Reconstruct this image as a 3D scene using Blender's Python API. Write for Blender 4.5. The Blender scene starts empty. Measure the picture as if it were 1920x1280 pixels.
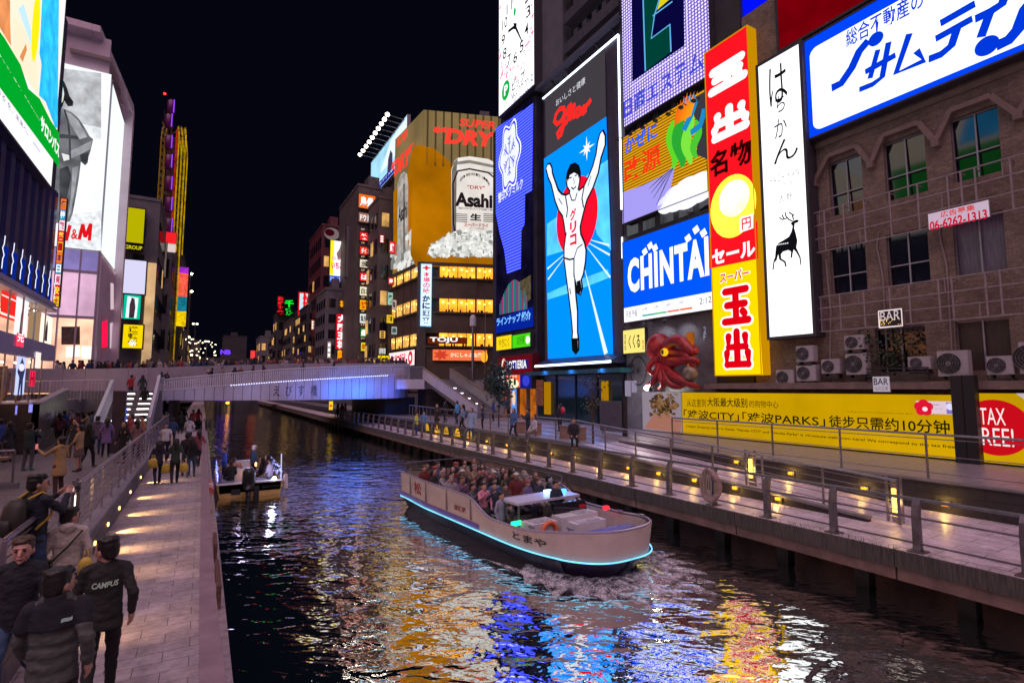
import bpy, bmesh, math, random
from mathutils import Vector, Matrix, noise
from mathutils.bvhtree import BVHTree
RAD = math.radians
rnd = random.Random(11)
V = Vector
S = bpy.context.scene
COL = S.collection
# ------------------------------------------------------------------ camera, sky, light, exposure
FPX = 987.0
PITCH = math.atan((727.0 - 640.0) / FPX)
YAW = math.atan((960.0 - 380.0) / FPX * math.cos(PITCH))
CAM = V((0.0, 0.0, 3.5))
CF = V((math.sin(YAW) * math.cos(PITCH), math.cos(YAW) * math.cos(PITCH), math.sin(PITCH)))
CR = V((math.cos(YAW), -math.sin(YAW), 0.0))
CU = CR.cross(CF)
cd = bpy.data.cameras.new('camera')
cam = bpy.data.objects.new('camera', cd)
COL.objects.link(cam)
m3 = Matrix((CR, CU, -CF)).transposed()
cam.matrix_world = Matrix.Translation(CAM) @ m3.to_4x4()
cd.sensor_width = 36.0
cd.lens = 36.0 * FPX / 1920.0
cd.clip_start = 0.1
cd.clip_end = 3000.0
S.camera = cam
S.view_settings.view_transform = 'Standard'
S.view_settings.look = 'None'
S.view_settings.exposure = 0.3
S.view_settings.gamma = 1.0
w = bpy.data.worlds.new('World')
S.world = w
w.use_nodes = True
bg = w.node_tree.nodes['Background']
bg.inputs[0].default_value = (0.16, 0.2, 0.55, 1)
bg.inputs[1].default_value = 0.007
sd = bpy.data.lights.new('sun', 'SUN')          # the faint even glow of the city sky after dark
sd.energy = 1.75
sd.angle = RAD(70)
sd.color = (1.0, 0.66, 0.8)
sun = bpy.data.objects.new('sun', sd)
COL.objects.link(sun)
sun.rotation_euler = V((0.24, 0.34, -0.9)).to_track_quat('-Z', 'Y').to_euler()


# ------------------------------------------------------------------ helpers
def pray(x, y):
 return CF * FPX + CR * (x - 960.0) + CU * (640.0 - y)


def at(p, X=None, Y=None, Z=None):
 """The point where the sight line of photo pixel p meets a real plane of the place."""
 d = pray(*p)
 t = X / d.x if X is not None else (Y / d.y if Y is not None else (Z - CAM.z) / d.z)
 return CAM + d * t


def tag(o, label, cat, group=None):
 o['label'] = label
 o['category'] = cat
 if group:
  o['group'] = group
 return o


def thing(name, label, cat, loc=(0, 0, 0), group=None, rz=0.0):
 o = bpy.data.objects.new(name, None)
 COL.objects.link(o)
 o.empty_display_size = 0.2
 o.location = loc
 o.rotation_euler = (0, 0, rz)
 return tag(o, label, cat, group)


def root_loc(o):
 while o.parent is not None:
  o = o.parent
 return V(o.location)


class MB:
 def __init__(s):
  s.v = []
  s.f = []
  s.mi = []
  s.cur = 0

 def add(s, vs, fs):
  n = len(s.v)
  s.v.extend(V(q) for q in vs)
  s.f.extend([tuple(i + n for i in f) for f in fs])
  s.mi.extend([s.cur] * len(fs))
  return s

 def obox(s, o, a, b, c):
  o, a, b, c = V(o), V(a), V(b), V(c)
  if a.cross(b).dot(c) < 0:
   a, b = b, a
  vs = [o, o + a, o + a + b, o + b, o + c, o + a + c, o + a + b + c, o + b + c]
  return s.add(vs, [(0, 3, 2, 1), (4, 5, 6, 7), (0, 1, 5, 4), (1, 2, 6, 5), (2, 3, 7, 6), (3, 0, 4, 7)])

 def bx(s, x0, x1, y0, y1, z0, z1):
  return s.obox((x0, y0, z0), (x1 - x0, 0, 0), (0, y1 - y0, 0), (0, 0, z1 - z0))

 def bar(s, p, q, wd, h=None, up=(0, 0, 1)):
  p, q = V(p), V(q)
  h = h or wd
  d = (q - p)
  a = d.cross(V(up))
  if a.length < 1e-6:
   a = V((1, 0, 0))
  a = a.normalized() * wd
  c = a.cross(d).normalized() * h
  return s.obox(p - a / 2 - c / 2, a, c, d)

 def tube(s, p, q, r, r2=None, n=8):
  return s.path([p, q], [r, r if r2 is None else r2], n)

 def path(s, pts, rs, n=8, caps=True):
  pts = [V(q) for q in pts]
  if not isinstance(rs, (list, tuple)):
   rs = [rs] * len(pts)
  k0 = len(s.v)
  ref = None
  for i, q in enumerate(pts):
   d = (pts[min(i + 1, len(pts) - 1)] - pts[max(i - 1, 0)]).normalized()
   if ref is None:
    ref = V((0, 0, 1)) if abs(d.z) < 0.9 else V((1, 0, 0))
   a = (ref - d * ref.dot(d)).normalized()
   ref = a
   b = d.cross(a)
   for j in range(n):
    t = 2 * math.pi * j / n
    s.v.append(q + (a * math.cos(t) + b * math.sin(t)) * rs[i])
  for i in range(len(pts) - 1):
   for j in range(n):
    s.f.append((k0 + i * n + j, k0 + i * n + (j + 1) % n, k0 + (i + 1) * n + (j + 1) % n, k0 + (i + 1) * n + j))
    s.mi.append(s.cur)
  if caps:
   s.f.append(tuple(k0 + j for j in range(n))[::-1])
   s.f.append(tuple(k0 + (len(pts) - 1) * n + j for j in range(n)))
   s.mi.extend([s.cur] * 2)
  return s

 def cap(s, p, q, r1, r2, n=10):
  """closed tapered capsule"""
  p, q = V(p), V(q)
  d = (q - p).normalized()
  e = [(-1, .25), (-.8, .6), (-.45, .9)]
  pts = [p + d * r1 * k for k, _ in e] + [p, q] + [q - d * r2 * k for k, _ in e[::-1]]
  rs = [r1 * c for _, c in e] + [r1, r2] + [r2 * c for _, c in e[::-1]]
  return s.path(pts, rs, n)

 def ell(s, c, rx, ry, rz, n=12, k=8, rot=None):
  c = V(c)
  rings = []
  pts = []
  for i in range(1, k):
   t = math.pi * i / k
   for j in range(n):
    u = 2 * math.pi * j / n
    pts.append(V((rx * math.sin(t) * math.cos(u), ry * math.sin(t) * math.sin(u), rz * math.cos(t))))
  pts += [V((0, 0, rz)), V((0, 0, -rz))]
  if rot is not None:
   pts = [rot @ q for q in pts]
  fs = []
  for i in range(k - 2):
   for j in range(n):
    fs.append((i * n + j, (i + 1) * n + j, (i + 1) * n + (j + 1) % n, i * n + (j + 1) % n))
  T, B = n * (k - 1), n * (k - 1) + 1
  for j in range(n):
   fs.append((T, j, (j + 1) % n))
   fs.append((B, (k - 2) * n + (j + 1) % n, (k - 2) * n + j))
  return s.add([c + q for q in pts], fs)

 def loft(s, secs, n=14):
  """closed stack of horizontal ellipses: (x, y, z, rx, ry)"""
  k0 = len(s.v)
  for (x, y, z, rx, ry) in secs:
   for j in range(n):
    t = 2 * math.pi * j / n
    s.v.append(V((x + rx * math.cos(t), y + ry * math.sin(t), z)))
  for i in range(len(secs) - 1):
   for j in range(n):
    s.f.append((k0 + i * n + j, k0 + i * n + (j + 1) % n, k0 + (i + 1) * n + (j + 1) % n, k0 + (i + 1) * n + j))
    s.mi.append(s.cur)
  s.f.append(tuple(k0 + j for j in range(n))[::-1])
  s.f.append(tuple(k0 + (len(secs) - 1) * n + j for j in range(n)))
  s.mi.extend([s.cur] * 2)
  return s

 def prism(s, pts, ext):
  pts = [V(q) for q in pts]
  n = len(pts)
  ext = V(ext)
  nn = V((0, 0, 0))
  for i in range(n):
   nn += pts[i].cross(pts[(i + 1) % n])
  if nn.dot(ext) < 0:
   pts = pts[::-1]
  vs = pts + [q + ext for q in pts]
  fs = [tuple(range(n))[::-1], tuple(range(n, 2 * n))]
  for i in range(n):
   fs.append((i, (i + 1) % n, n + (i + 1) % n, n + i))
  return s.add(vs, fs)

 def mesh(s, name, mats, off=V((0, 0, 0)), smooth=False):
  me = bpy.data.meshes.new(name)
  me.from_pydata([tuple(q - off) for q in s.v], [], s.f)
  if not isinstance(mats, (list, tuple)):
   mats = [mats]
  for m in mats:
   me.materials.append(m)
  if len(mats) > 1:
   me.polygons.foreach_set('material_index', s.mi)
  if smooth:
   me.polygons.foreach_set('use_smooth', [True] * len(me.polygons))
  me.update()
  return me

 def build(s, name, mats, parent=None, smooth=False, local=False):
  off = V((0, 0, 0))
  if parent is not None and not local:
   off = root_loc(parent)
  o = bpy.data.objects.new(name, s.mesh(name, mats, off, smooth))
  COL.objects.link(o)
  if parent is not None:
   o.parent = parent
  return o


def structure(name, mb, mat_, smooth=False):
 o = mb.build(name, mat_, None, smooth)
 o['kind'] = 'structure'
 return o


def copy_tree(o, parent=None):
 kids = list(o.children)
 c = o.copy()
 COL.objects.link(c)
 c.parent = parent
 for k in kids:
  copy_tree(k, c)
 return c


# ------------------------------------------------------------------ materials
MATS = {}


def mat(name, col, rough=0.6, metal=0.0, var=0.0, scale=4.0, bump=0.0, bscale=40.0, spec=0.5, col2=None, stretch=None):
 if name in MATS:
  return MATS[name]
 m = bpy.data.materials.new(name)
 MATS[name] = m
 m.use_nodes = True
 nt = m.node_tree
 b = nt.nodes['Principled BSDF']
 b.inputs['Base Color'].default_value = (*col, 1)
 b.inputs['Roughness'].default_value = rough
 b.inputs['Metallic'].default_value = metal
 b.inputs['Specular IOR Level'].default_value = spec
 tc = nt.nodes.new('ShaderNodeNewGeometry')
 src = tc.outputs['Position']
 if stretch:
  mp = nt.nodes.new('ShaderNodeMapping')
  mp.inputs['Scale'].default_value = stretch
  nt.links.new(src, mp.inputs[0])
  src = mp.outputs[0]
 if var:
  n = nt.nodes.new('ShaderNodeTexNoise')
  n.inputs['Scale'].default_value = scale
  n.inputs['Detail'].default_value = 6
  n.inputs['Roughness'].default_value = 0.65
  nt.links.new(src, n.inputs['Vector'])
  r = nt.nodes.new('ShaderNodeValToRGB')
  c2 = col2 or tuple(c * (1 - var) for c in col)
  r.color_ramp.elements[0].position = 0.32
  r.color_ramp.elements[1].position = 0.68
  r.color_ramp.elements[0].color = (*c2, 1)
  r.color_ramp.elements[1].color = (*[min(1, c * (1 + var * 0.5)) for c in col], 1)
  nt.links.new(n.outputs['Fac'], r.inputs[0])
  nt.links.new(r.outputs[0], b.inputs['Base Color'])
  mr = nt.nodes.new('ShaderNodeMapRange')
  mr.inputs['To Min'].default_value = max(0.02, rough - 0.12)
  mr.inputs['To Max'].default_value = min(1, rough + 0.12)
  nt.links.new(n.outputs['Fac'], mr.inputs[0])
  nt.links.new(mr.outputs[0], b.inputs['Roughness'])
 if bump:
  n = nt.nodes.new('ShaderNodeTexNoise')
  n.inputs['Scale'].default_value = bscale
  n.inputs['Detail'].default_value = 4
  nt.links.new(src, n.inputs['Vector'])
  bp = nt.nodes.new('ShaderNodeBump')
  bp.inputs['Strength'].default_value = bump
  bp.inputs['Distance'].default_value = 0.02
  nt.links.new(n.outputs['Fac'], bp.inputs['Height'])
  nt.links.new(bp.outputs[0], b.inputs['Normal'])
 return m


def srgb(r, g, b):
 return tuple(((c / 255.0) / 12.92 if c <= 10 else (((c / 255.0) + 0.055) / 1.055) ** 2.4) for c in (r, g, b))


def emit(r, g, b, k=1.0, light=True, var=0.0, vscale=1.0):
 """a lit sign face in the given display colour (0-255)"""
 if 0.9 < k < 2.7 and not var:
  k = 0.9 + (k - 0.9) * 0.18
 key = 'lit_%d_%d_%d_%.2f_%d_%.2f_%.1f' % (r, g, b, k, light, var, vscale)
 if key in MATS:
  return MATS[key]
 m = bpy.data.materials.new(key)
 MATS[key] = m
 m.use_nodes = True
 nt = m.node_tree
 nt.nodes.clear()
 e = nt.nodes.new('ShaderNodeEmission')
 o = nt.nodes.new('ShaderNodeOutputMaterial')
 e.inputs[0].default_value = (*srgb(r, g, b), 1)
 e.inputs[1].default_value = k
 if var:
  n = nt.nodes.new('ShaderNodeTexNoise')
  n.inputs['Scale'].default_value = vscale
  n.inputs['Detail'].default_value = 5
  g_ = nt.nodes.new('ShaderNodeNewGeometry')
  nt.links.new(g_.outputs['Position'], n.inputs['Vector'])
  mr = nt.nodes.new('ShaderNodeMapRange')
  mr.inputs['From Min'].default_value = 0.3
  mr.inputs['From Max'].default_value = 0.7
  mr.inputs['To Min'].default_value = k * (1 - var)
  mr.inputs['To Max'].default_value = k * (1 + var)
  nt.links.new(n.outputs['Fac'], mr.inputs[0])
  nt.links.new(mr.outputs[0], e.inputs[1])
 nt.links.new(e.outputs[0], o.inputs[0])
 m.cycles.emission_sampling = 'FRONT' if light else 'NONE'
 return m


def led_dots(name, c1, c2, k, per_m, rad=0.36, axis='X', stripes=False):
 """panel of round lamps or lamp rows in real metres on the facade"""
 m = bpy.data.materials.new(name)
 m.use_nodes = True
 nt = m.node_tree
 nt.nodes.clear()
 o = nt.nodes.new('ShaderNodeOutputMaterial')
 e = nt.nodes.new('ShaderNodeEmission')
 g = nt.nodes.new('ShaderNodeNewGeometry')
 sx = nt.nodes.new('ShaderNodeSeparateXYZ')
 nt.links.new(g.outputs['Position'], sx.inputs[0])

 def M(op, a, b=None):
  n = nt.nodes.new('ShaderNodeMath')
  n.operation = op
  for i, q in enumerate((a, b)):
   if q is None:
    continue
   if isinstance(q, (int, float)):
    n.inputs[i].default_value = q
   else:
    nt.links.new(q, n.inputs[i])
  return n.outputs[0]
 h = sx.outputs['Y'] if axis == 'X' else sx.outputs['X']
 fu = M('SUBTRACT', M('FRACT', M('MULTIPLY', h, per_m)), 0.5)
 fv = M('SUBTRACT', M('FRACT', M('MULTIPLY', sx.outputs['Z'], per_m)), 0.5)
 if stripes:
  d = M('ABSOLUTE', fv)
  fac = M('LESS_THAN', d, rad)
 else:
  d = M('SQRT', M('ADD', M('MULTIPLY', fu, fu), M('MULTIPLY', fv, fv)))
  fac = M('LESS_THAN', d, rad)
 mx = nt.nodes.new('ShaderNodeMix')
 mx.data_type = 'RGBA'
 nt.links.new(fac, mx.inputs[0])
 mx.inputs[6].default_value = (*srgb(*c2), 1)
 mx.inputs[7].default_value = (*srgb(*c1), 1)
 nt.links.new(mx.outputs[2], e.inputs[0])
 e.inputs[1].default_value = k
 nt.links.new(e.outputs[0], o.inputs[0])
 m.cycles.emission_sampling = 'FRONT'
 return m


def object_color_mat(name, rough, bump=0.0, bscale=60.0, sheen=0.0):
 m = bpy.data.materials.new(name)
 m.use_nodes = True
 nt = m.node_tree
 b = nt.nodes['Principled BSDF']
 oi = nt.nodes.new('ShaderNodeObjectInfo')
 n = nt.nodes.new('ShaderNodeTexNoise')
 n.inputs['Scale'].default_value = 14
 n.inputs['Detail'].default_value = 5
 tc = nt.nodes.new('ShaderNodeTexCoord')
 nt.links.new(tc.outputs['Object'], n.inputs['Vector'])
 mr = nt.nodes.new('ShaderNodeMapRange')
 mr.inputs['To Min'].default_value = 0.7
 mr.inputs['To Max'].default_value = 1.25
 nt.links.new(n.outputs['Fac'], mr.inputs[0])
 mx = nt.nodes.new('ShaderNodeVectorMath')
 mx.operation = 'SCALE'
 nt.links.new(oi.outputs['Color'], mx.inputs[0])
 nt.links.new(mr.outputs[0], mx.inputs['Scale'])
 nt.links.new(mx.outputs[0], b.inputs['Base Color'])
 b.inputs['Roughness'].default_value = rough
 if bump:
  bp = nt.nodes.new('ShaderNodeBump')
  bp.inputs['Strength'].default_value = bump
  bp.inputs['Distance'].default_value = 0.01
  n2 = nt.nodes.new('ShaderNodeTexNoise')
  n2.inputs['Scale'].default_value = bscale
  nt.links.new(tc.outputs['Object'], n2.inputs['Vector'])
  nt.links.new(n2.outputs['Fac'], bp.inputs['Height'])
  nt.links.new(bp.outputs[0], b.inputs['Normal'])
 return m


METAL = mat('rail_metal', (0.3, 0.27, 0.3), 0.35, 0.8, 0.25, 6)
DARKMETAL = mat('dark_metal', (0.05, 0.045, 0.055), 0.45, 0.5, 0.3, 5)
DARK = mat('dark_wall', (0.045, 0.04, 0.05), 0.7, 0, 0.4, 1.2)
WHITEP = mat('white_paint', (0.6, 0.58, 0.62), 0.45, 0, 0.12, 3)
CASE = mat('sign_case', (0.06, 0.055, 0.07), 0.5, 0.2, 0.2, 2)
BLACKP = mat('black_paint', (0.015, 0.014, 0.018), 0.5)
GREYC = mat('grey_concrete', (0.2, 0.185, 0.2), 0.75, 0, 0.3, 1.5, 0.3, 30)

# ------------------------------------------------------------------ signs
FC = bpy.data.curves.new('lettering_source', 'FONT')
FC.resolution_u = 3
FO = bpy.data.objects.new('lettering_source', FC)


def text_mesh(s, bold=0.0, shear=0.0, sp=1.0):
 FC.space_character = sp
 FC.body = s
 FC.offset = bold
 FC.shear = shear
 me = bpy.data.meshes.new_from_object(FO)
 vs = [v.co.copy() for v in me.vertices]
 fs = [tuple(p.vertices) for p in me.polygons]
 bpy.data.meshes.remove(me)
 if not vs:
  return [], []
 x0, x1 = min(v.x for v in vs), max(v.x for v in vs)
 y0, y1 = min(v.y for v in vs), max(v.y for v in vs)
 return [((v.x - x0) / max(1e-6, x1 - x0), (v.y - y0) / max(1e-6, y1 - y0)) for v in vs], fs


class Fr:
 """a rectangle in the place: lower-left corner O, unit axes U (to its right) and W (up)"""

 def __init__(s, O, U, w_, h_):
  s.O = V(O)
  s.U = V(U).normalized()
  s.V = V((0, 0, 1))
  s.N = s.U.cross(s.V)
  s.w = w_
  s.h = h_

 def p(s, u, v, d=0.0):
  return s.O + s.U * (u * s.w) + s.V * (v * s.h) + s.N * d

 def uv(s, px):
  d = pray(*px)
  t = (s.O - CAM).dot(s.N) / d.dot(s.N)
  q = CAM + d * t - s.O
  return q.dot(s.U) / s.w, q.dot(s.V) / s.h


def frX(X, pl, pr, pb, z1=None, pt=None):
 """frame on the right-bank facade plane x = X; pl / pr are pixels on its left / right edge, pb on its foot, pt on its head"""
 ya, yb = at(pl, X=X).y, at(pr, X=X).y
 z0 = at(pb, X=X).z
 z1 = z1 if z1 is not None else at(pt, X=X).z
 return Fr((X, ya, z0), (0, -1, 0), ya - yb, z1 - z0)


def frL(X, pl, pr, pb, pt=None, z1=None):
 ya, yb = at(pl, X=X).y, at(pr, X=X).y
 z0 = at(pb, X=X).z
 z1 = z1 if z1 is not None else at(pt, X=X).z
 return Fr((X, ya, z0), (0, 1, 0), yb - ya, z1 - z0)


def frY(Y, tl, br):
 a, b = at(tl, Y=Y), at(br, Y=Y)
 return Fr((a.x, Y, b.z), (1, 0, 0), b.x - a.x, a.z - b.z)


class Sign:
 def __init__(s, name, label, fr, depth=0.3, face=None, case=None, cat='sign', group=None, rim=0.06, root=None):
  s.fr = fr
  s.root = root or thing(name, label, cat, fr.p(0.5, 0, -depth), group)
  s.parts = {}
  if depth and root is None:
   b = MB()
   r = rim
   o = fr.p(0, 0, -depth) - fr.U * r - fr.V * r
   b.obox(o, fr.U * (fr.w + 2 * r), fr.V * (fr.h + 2 * r), fr.N * depth)
   if r > 0.02:   # raised edge round the face
    for (u0, v0, du, dv) in ((-r, -r, fr.w + 2 * r, r), (-r, fr.h, fr.w + 2 * r, r), (-r, 0, r, fr.h), (fr.w, 0, r, fr.h)):
     b.obox(fr.O + fr.U * u0 + fr.V * v0, fr.U * du, fr.V * dv, fr.N * 0.05)
   b.build('casing', case or CASE, s.root)
  if face:
   s.rect('face', face, 0, 0, 1, 1, 1)

 def mb(s, part, m):
  return s.parts.setdefault((part, m.name), (MB(), m))[0]

 def lay(s, l):
  return 0.012 * l * max(1.0, s.fr.w / 8.0) if s.fr.w > 2 else 0.006 * l

 def rect(s, part, m, u0, v0, u1, v1, l=2):
  s.mb(part, m).add([s.fr.p(u0, v0, s.lay(l)), s.fr.p(u1, v0, s.lay(l)), s.fr.p(u1, v1, s.lay(l)), s.fr.p(u0, v1, s.lay(l))], [(0, 1, 2, 3)])

 def poly(s, part, m, pts, l=2, px=True):
  """flat shape; concave outlines are triangulated"""
  q = [s.fr.uv(t) if px else t for t in pts]
  a = sum(q[i][0] * q[(i + 1) % len(q)][1] - q[(i + 1) % len(q)][0] * q[i][1] for i in range(len(q)))
  if a < 0:
   q = q[::-1]
  from mathutils.geometry import tessellate_polygon
  vs = [s.fr.p(u, v, s.lay(l)) for u, v in q]
  tr = tessellate_polygon([[V((u * s.fr.w, v * s.fr.h, 0)) for u, v in q]])
  fs = []
  for t in tr:
   A, B, C = (V((q[i][0], q[i][1], 0)) for i in t)
   fs.append(t if (B - A).cross(C - A).z > 0 else (t[0], t[2], t[1]))
  s.mb(part, m).add(vs, fs)

 def disc(s, part, m, c, ru, rv=None, l=2, px=True, n=28, wob=None, a0=0, a1=None):
  u, v = s.fr.uv(c) if px else c
  rv = ru if rv is None else rv
  n_ = n
  pts = []
  for i in range(n_):
   t = 2 * math.pi * i / n_
   k = 1 + (wob(t) if wob else 0)
   pts.append((u + ru * k * math.cos(t) / s.fr.w, v + rv * k * math.sin(t) / s.fr.h))
  s.poly(part, m, pts, l, False)

 def stroke(s, part, m, pts, wd, l=3, px=True, closed=False):
  q = [s.fr.uv(t) if px else t for t in pts]
  q = [V((u * s.fr.w, v * s.fr.h)) for u, v in q]
  if closed:
   q.append(q[0])
  b = s.mb(part, m)
  ws = wd if isinstance(wd, (list, tuple)) else [wd] * len(q)
  L, Rr = [], []
  for i in range(len(q)):
   d = (q[min(i + 1, len(q) - 1)] - q[max(i - 1, 0)])
   if d.length < 1e-9:
    d = V((1, 0))
   d.normalize()
   n_ = V((-d.y, d.x)) * ws[i] / 2
   L.append(q[i] + n_)
   Rr.append(q[i] - n_)
  vs = [s.fr.O + s.fr.U * t.x + s.fr.V * t.y + s.fr.N * s.lay(l) for t in Rr + L]
  n_ = len(q)
  b.add(vs, [(i, i + 1, n_ + i + 1, n_ + i) for i in range(n_ - 1)])

 def text(s, part, m, st, tl, br, l=3, bold=0.0, shear=0.0, px=True, vertical=False, depth=0.0, sp=1.0):
  (u0, v1), (u1, v0) = (s.fr.uv(tl), s.fr.uv(br)) if px else (tl, br)
  if vertical:
   n_ = len(st)
   for i, ch in enumerate(st):
    a = v1 + (v0 - v1) * (i + 0.06) / n_
    b = v1 + (v0 - v1) * (i + 0.94) / n_
    if ch == ' ':
     continue
    if ch == 'ー':
     s.rect(part, m, u0 + (u1 - u0) * .45, b + (a - b) * .1, u0 + (u1 - u0) * .58, b + (a - b) * .9, l)
     continue
    s.text(part, m, ch, (u0, a), (u1, b), l, bold, shear, False)
   return
  vs, fs = text_mesh(st, bold, shear, sp)
  d = s.lay(l)
  b = s.mb(part, m)
  b.add([s.fr.p(u0 + (u1 - u0) * x, v0 + (v1 - v0) * y, d + depth) for x, y in vs], fs)

 def glyph(s, part, m, strokes, tl, br, wd, l=4, px=True):
  """fat round-ended brush strokes given in a unit box"""
  (u0, v1), (u1, v0) = (s.fr.uv(tl), s.fr.uv(br)) if px else (tl, br)
  for i, st in enumerate(strokes):
   q = [(u0 + (u1 - u0) * x, v0 + (v1 - v0) * y) for x, y in st]
   if len(q) > 1:
    s.stroke(part, m, q, wd, l + .06 * i, False)
   for c in q:
    s.disc(part, m, c, wd / 2, wd / 2, l + .06 * i + .03, False, 14)

 def done(s):
  for (part, _), (b, m) in s.parts.items():
   if b.f:
    b.build(part, m, s.root)
  s.parts = {}
  return s.root


WH = emit(252, 253, 255, 2.6)
WH1 = emit(250, 250, 255, 1.5)
WHT = emit(255, 255, 255, 1.3, False)
BLK = mat('sign_black', (0.012, 0.012, 0.015), 0.6)
BLKL = emit(14, 14, 20, 1.0, False)

# ------------------------------------------------------------------ ground, water, decks
def brick_mat(name, c1, c2, mortar, bw, bh, rough=0.6, axes='XY', msize=0.012, bump=0.3, spec=0.5, var=0.5):
 m = bpy.data.materials.new(name)
 m.use_nodes = True
 nt = m.node_tree
 b = nt.nodes['Principled BSDF']
 g = nt.nodes.new('ShaderNodeNewGeometry')
 sx = nt.nodes.new('ShaderNodeSeparateXYZ')
 cx = nt.nodes.new('ShaderNodeCombineXYZ')
 nt.links.new(g.outputs['Position'], sx.inputs[0])
 nt.links.new(sx.outputs[axes[0]], cx.inputs[0])
 nt.links.new(sx.outputs[axes[1]], cx.inputs[1])
 t = nt.nodes.new('ShaderNodeTexBrick')
 t.inputs['Scale'].default_value = 1.0
 t.inputs['Brick Width'].default_value = bw
 t.inputs['Row Height'].default_value = bh
 t.inputs['Mortar Size'].default_value = msize
 t.inputs['Mortar Smooth'].default_value = 0.2
 t.inputs['Color1'].default_value = (*c1, 1)
 t.inputs['Color2'].default_value = (*c2, 1)
 t.inputs['Mortar'].default_value = (*mortar, 1)
 nt.links.new(cx.outputs[0], t.inputs['Vector'])
 n = nt.nodes.new('ShaderNodeTexNoise')
 n.inputs['Scale'].default_value = 1.3
 n.inputs['Detail'].default_value = 8
 n.inputs['Roughness'].default_value = 0.7
 nt.links.new(g.outputs['Position'], n.inputs['Vector'])
 mr = nt.nodes.new('ShaderNodeMapRange')
 mr.inputs['From Min'].default_value = 0.25
 mr.inputs['From Max'].default_value = 0.75
 mr.inputs['To Min'].default_value = 1 - var
 mr.inputs['To Max'].default_value = 1 + var * 0.6
 nt.links.new(n.outputs['Fac'], mr.inputs[0])
 vm = nt.nodes.new('ShaderNodeVectorMath')
 vm.operation = 'SCALE'
 nt.links.new(t.outputs['Color'], vm.inputs[0])
 n2 = nt.nodes.new('ShaderNodeTexNoise')
 n2.inputs['Scale'].default_value = 7.0
 n2.inputs['Detail'].default_value = 9
 n2.inputs['Roughness'].default_value = 0.75
 nt.links.new(g.outputs['Position'], n2.inputs['Vector'])
 m2 = nt.nodes.new('ShaderNodeMapRange')
 m2.inputs['From Min'].default_value = 0.3
 m2.inputs['From Max'].default_value = 0.62
 m2.inputs['To Min'].default_value = 0.62
 m2.inputs['To Max'].default_value = 1.08
 nt.links.new(n2.outputs['Fac'], m2.inputs[0])
 mm = nt.nodes.new('ShaderNodeMath')
 mm.operation = 'MULTIPLY'
 nt.links.new(mr.outputs[0], mm.inputs[0])
 nt.links.new(m2.outputs[0], mm.inputs[1])
 nt.links.new(mm.outputs[0], vm.inputs['Scale'])
 nt.links.new(vm.outputs[0], b.inputs['Base Color'])
 b.inputs['Specular IOR Level'].default_value = spec
 mr2 = nt.nodes.new('ShaderNodeMapRange')
 mr2.inputs['To Min'].default_value = rough - 0.2
 mr2.inputs['To Max'].default_value = rough + 0.2
 nt.links.new(n.outputs['Fac'], mr2.inputs[0])
 nt.links.new(mr2.outputs[0], b.inputs['Roughness'])
 bp = nt.nodes.new('ShaderNodeBump')
 bp.inputs['Strength'].default_value = bump
 bp.inputs['Distance'].default_value = 0.01
 nt.links.new(t.outputs['Fac'], bp.inputs['Height'])
 bp.invert = True
 nt.links.new(bp.outputs[0], b.inputs['Normal'])
 return m


PAVE = brick_mat('path_paving', (0.50, 0.42, 0.45), (0.42, 0.35, 0.38), (0.15, 0.12, 0.14), 0.6, 0.3, 0.6, 'XY', 0.006, 0.2, 0.3, 0.55)
PAVE2 = brick_mat('terrace_paving', (0.2, 0.165, 0.19), (0.16, 0.135, 0.155), (0.09, 0.075, 0.085), 0.9, 0.9, 0.55, 'XY', 0.01, 0.2, 0.35, 0.3)
DECKM = brick_mat('deck_paving', (0.66, 0.56, 0.63), (0.56, 0.47, 0.53), (0.11, 0.09, 0.11), 1.2, 0.45, 0.42, 'YX', 0.01, 0.3, 0.6, 0.55)
STONE = brick_mat('quay_stone', (0.2, 0.17, 0.19), (0.15, 0.13, 0.145), (0.06, 0.05, 0.055), 0.9, 0.32, 0.6, 'YZ', 0.012, 0.5, 0.3, 0.5)
GRANITE = brick_mat('dark_granite', (0.085, 0.06, 0.06), (0.07, 0.05, 0.052), (0.03, 0.022, 0.022), 1.0, 0.6, 0.35, 'XZ', 0.008, 0.2, 0.5, 0.3)

MB_ = MB()
MB_.add([(-900, -300, -2.2), (900, -300, -2.2), (900, 1500, -2.2), (-900, 1500, -2.2)], [(0, 1, 2, 3)])
structure('ground', MB_, DARK)


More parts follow.
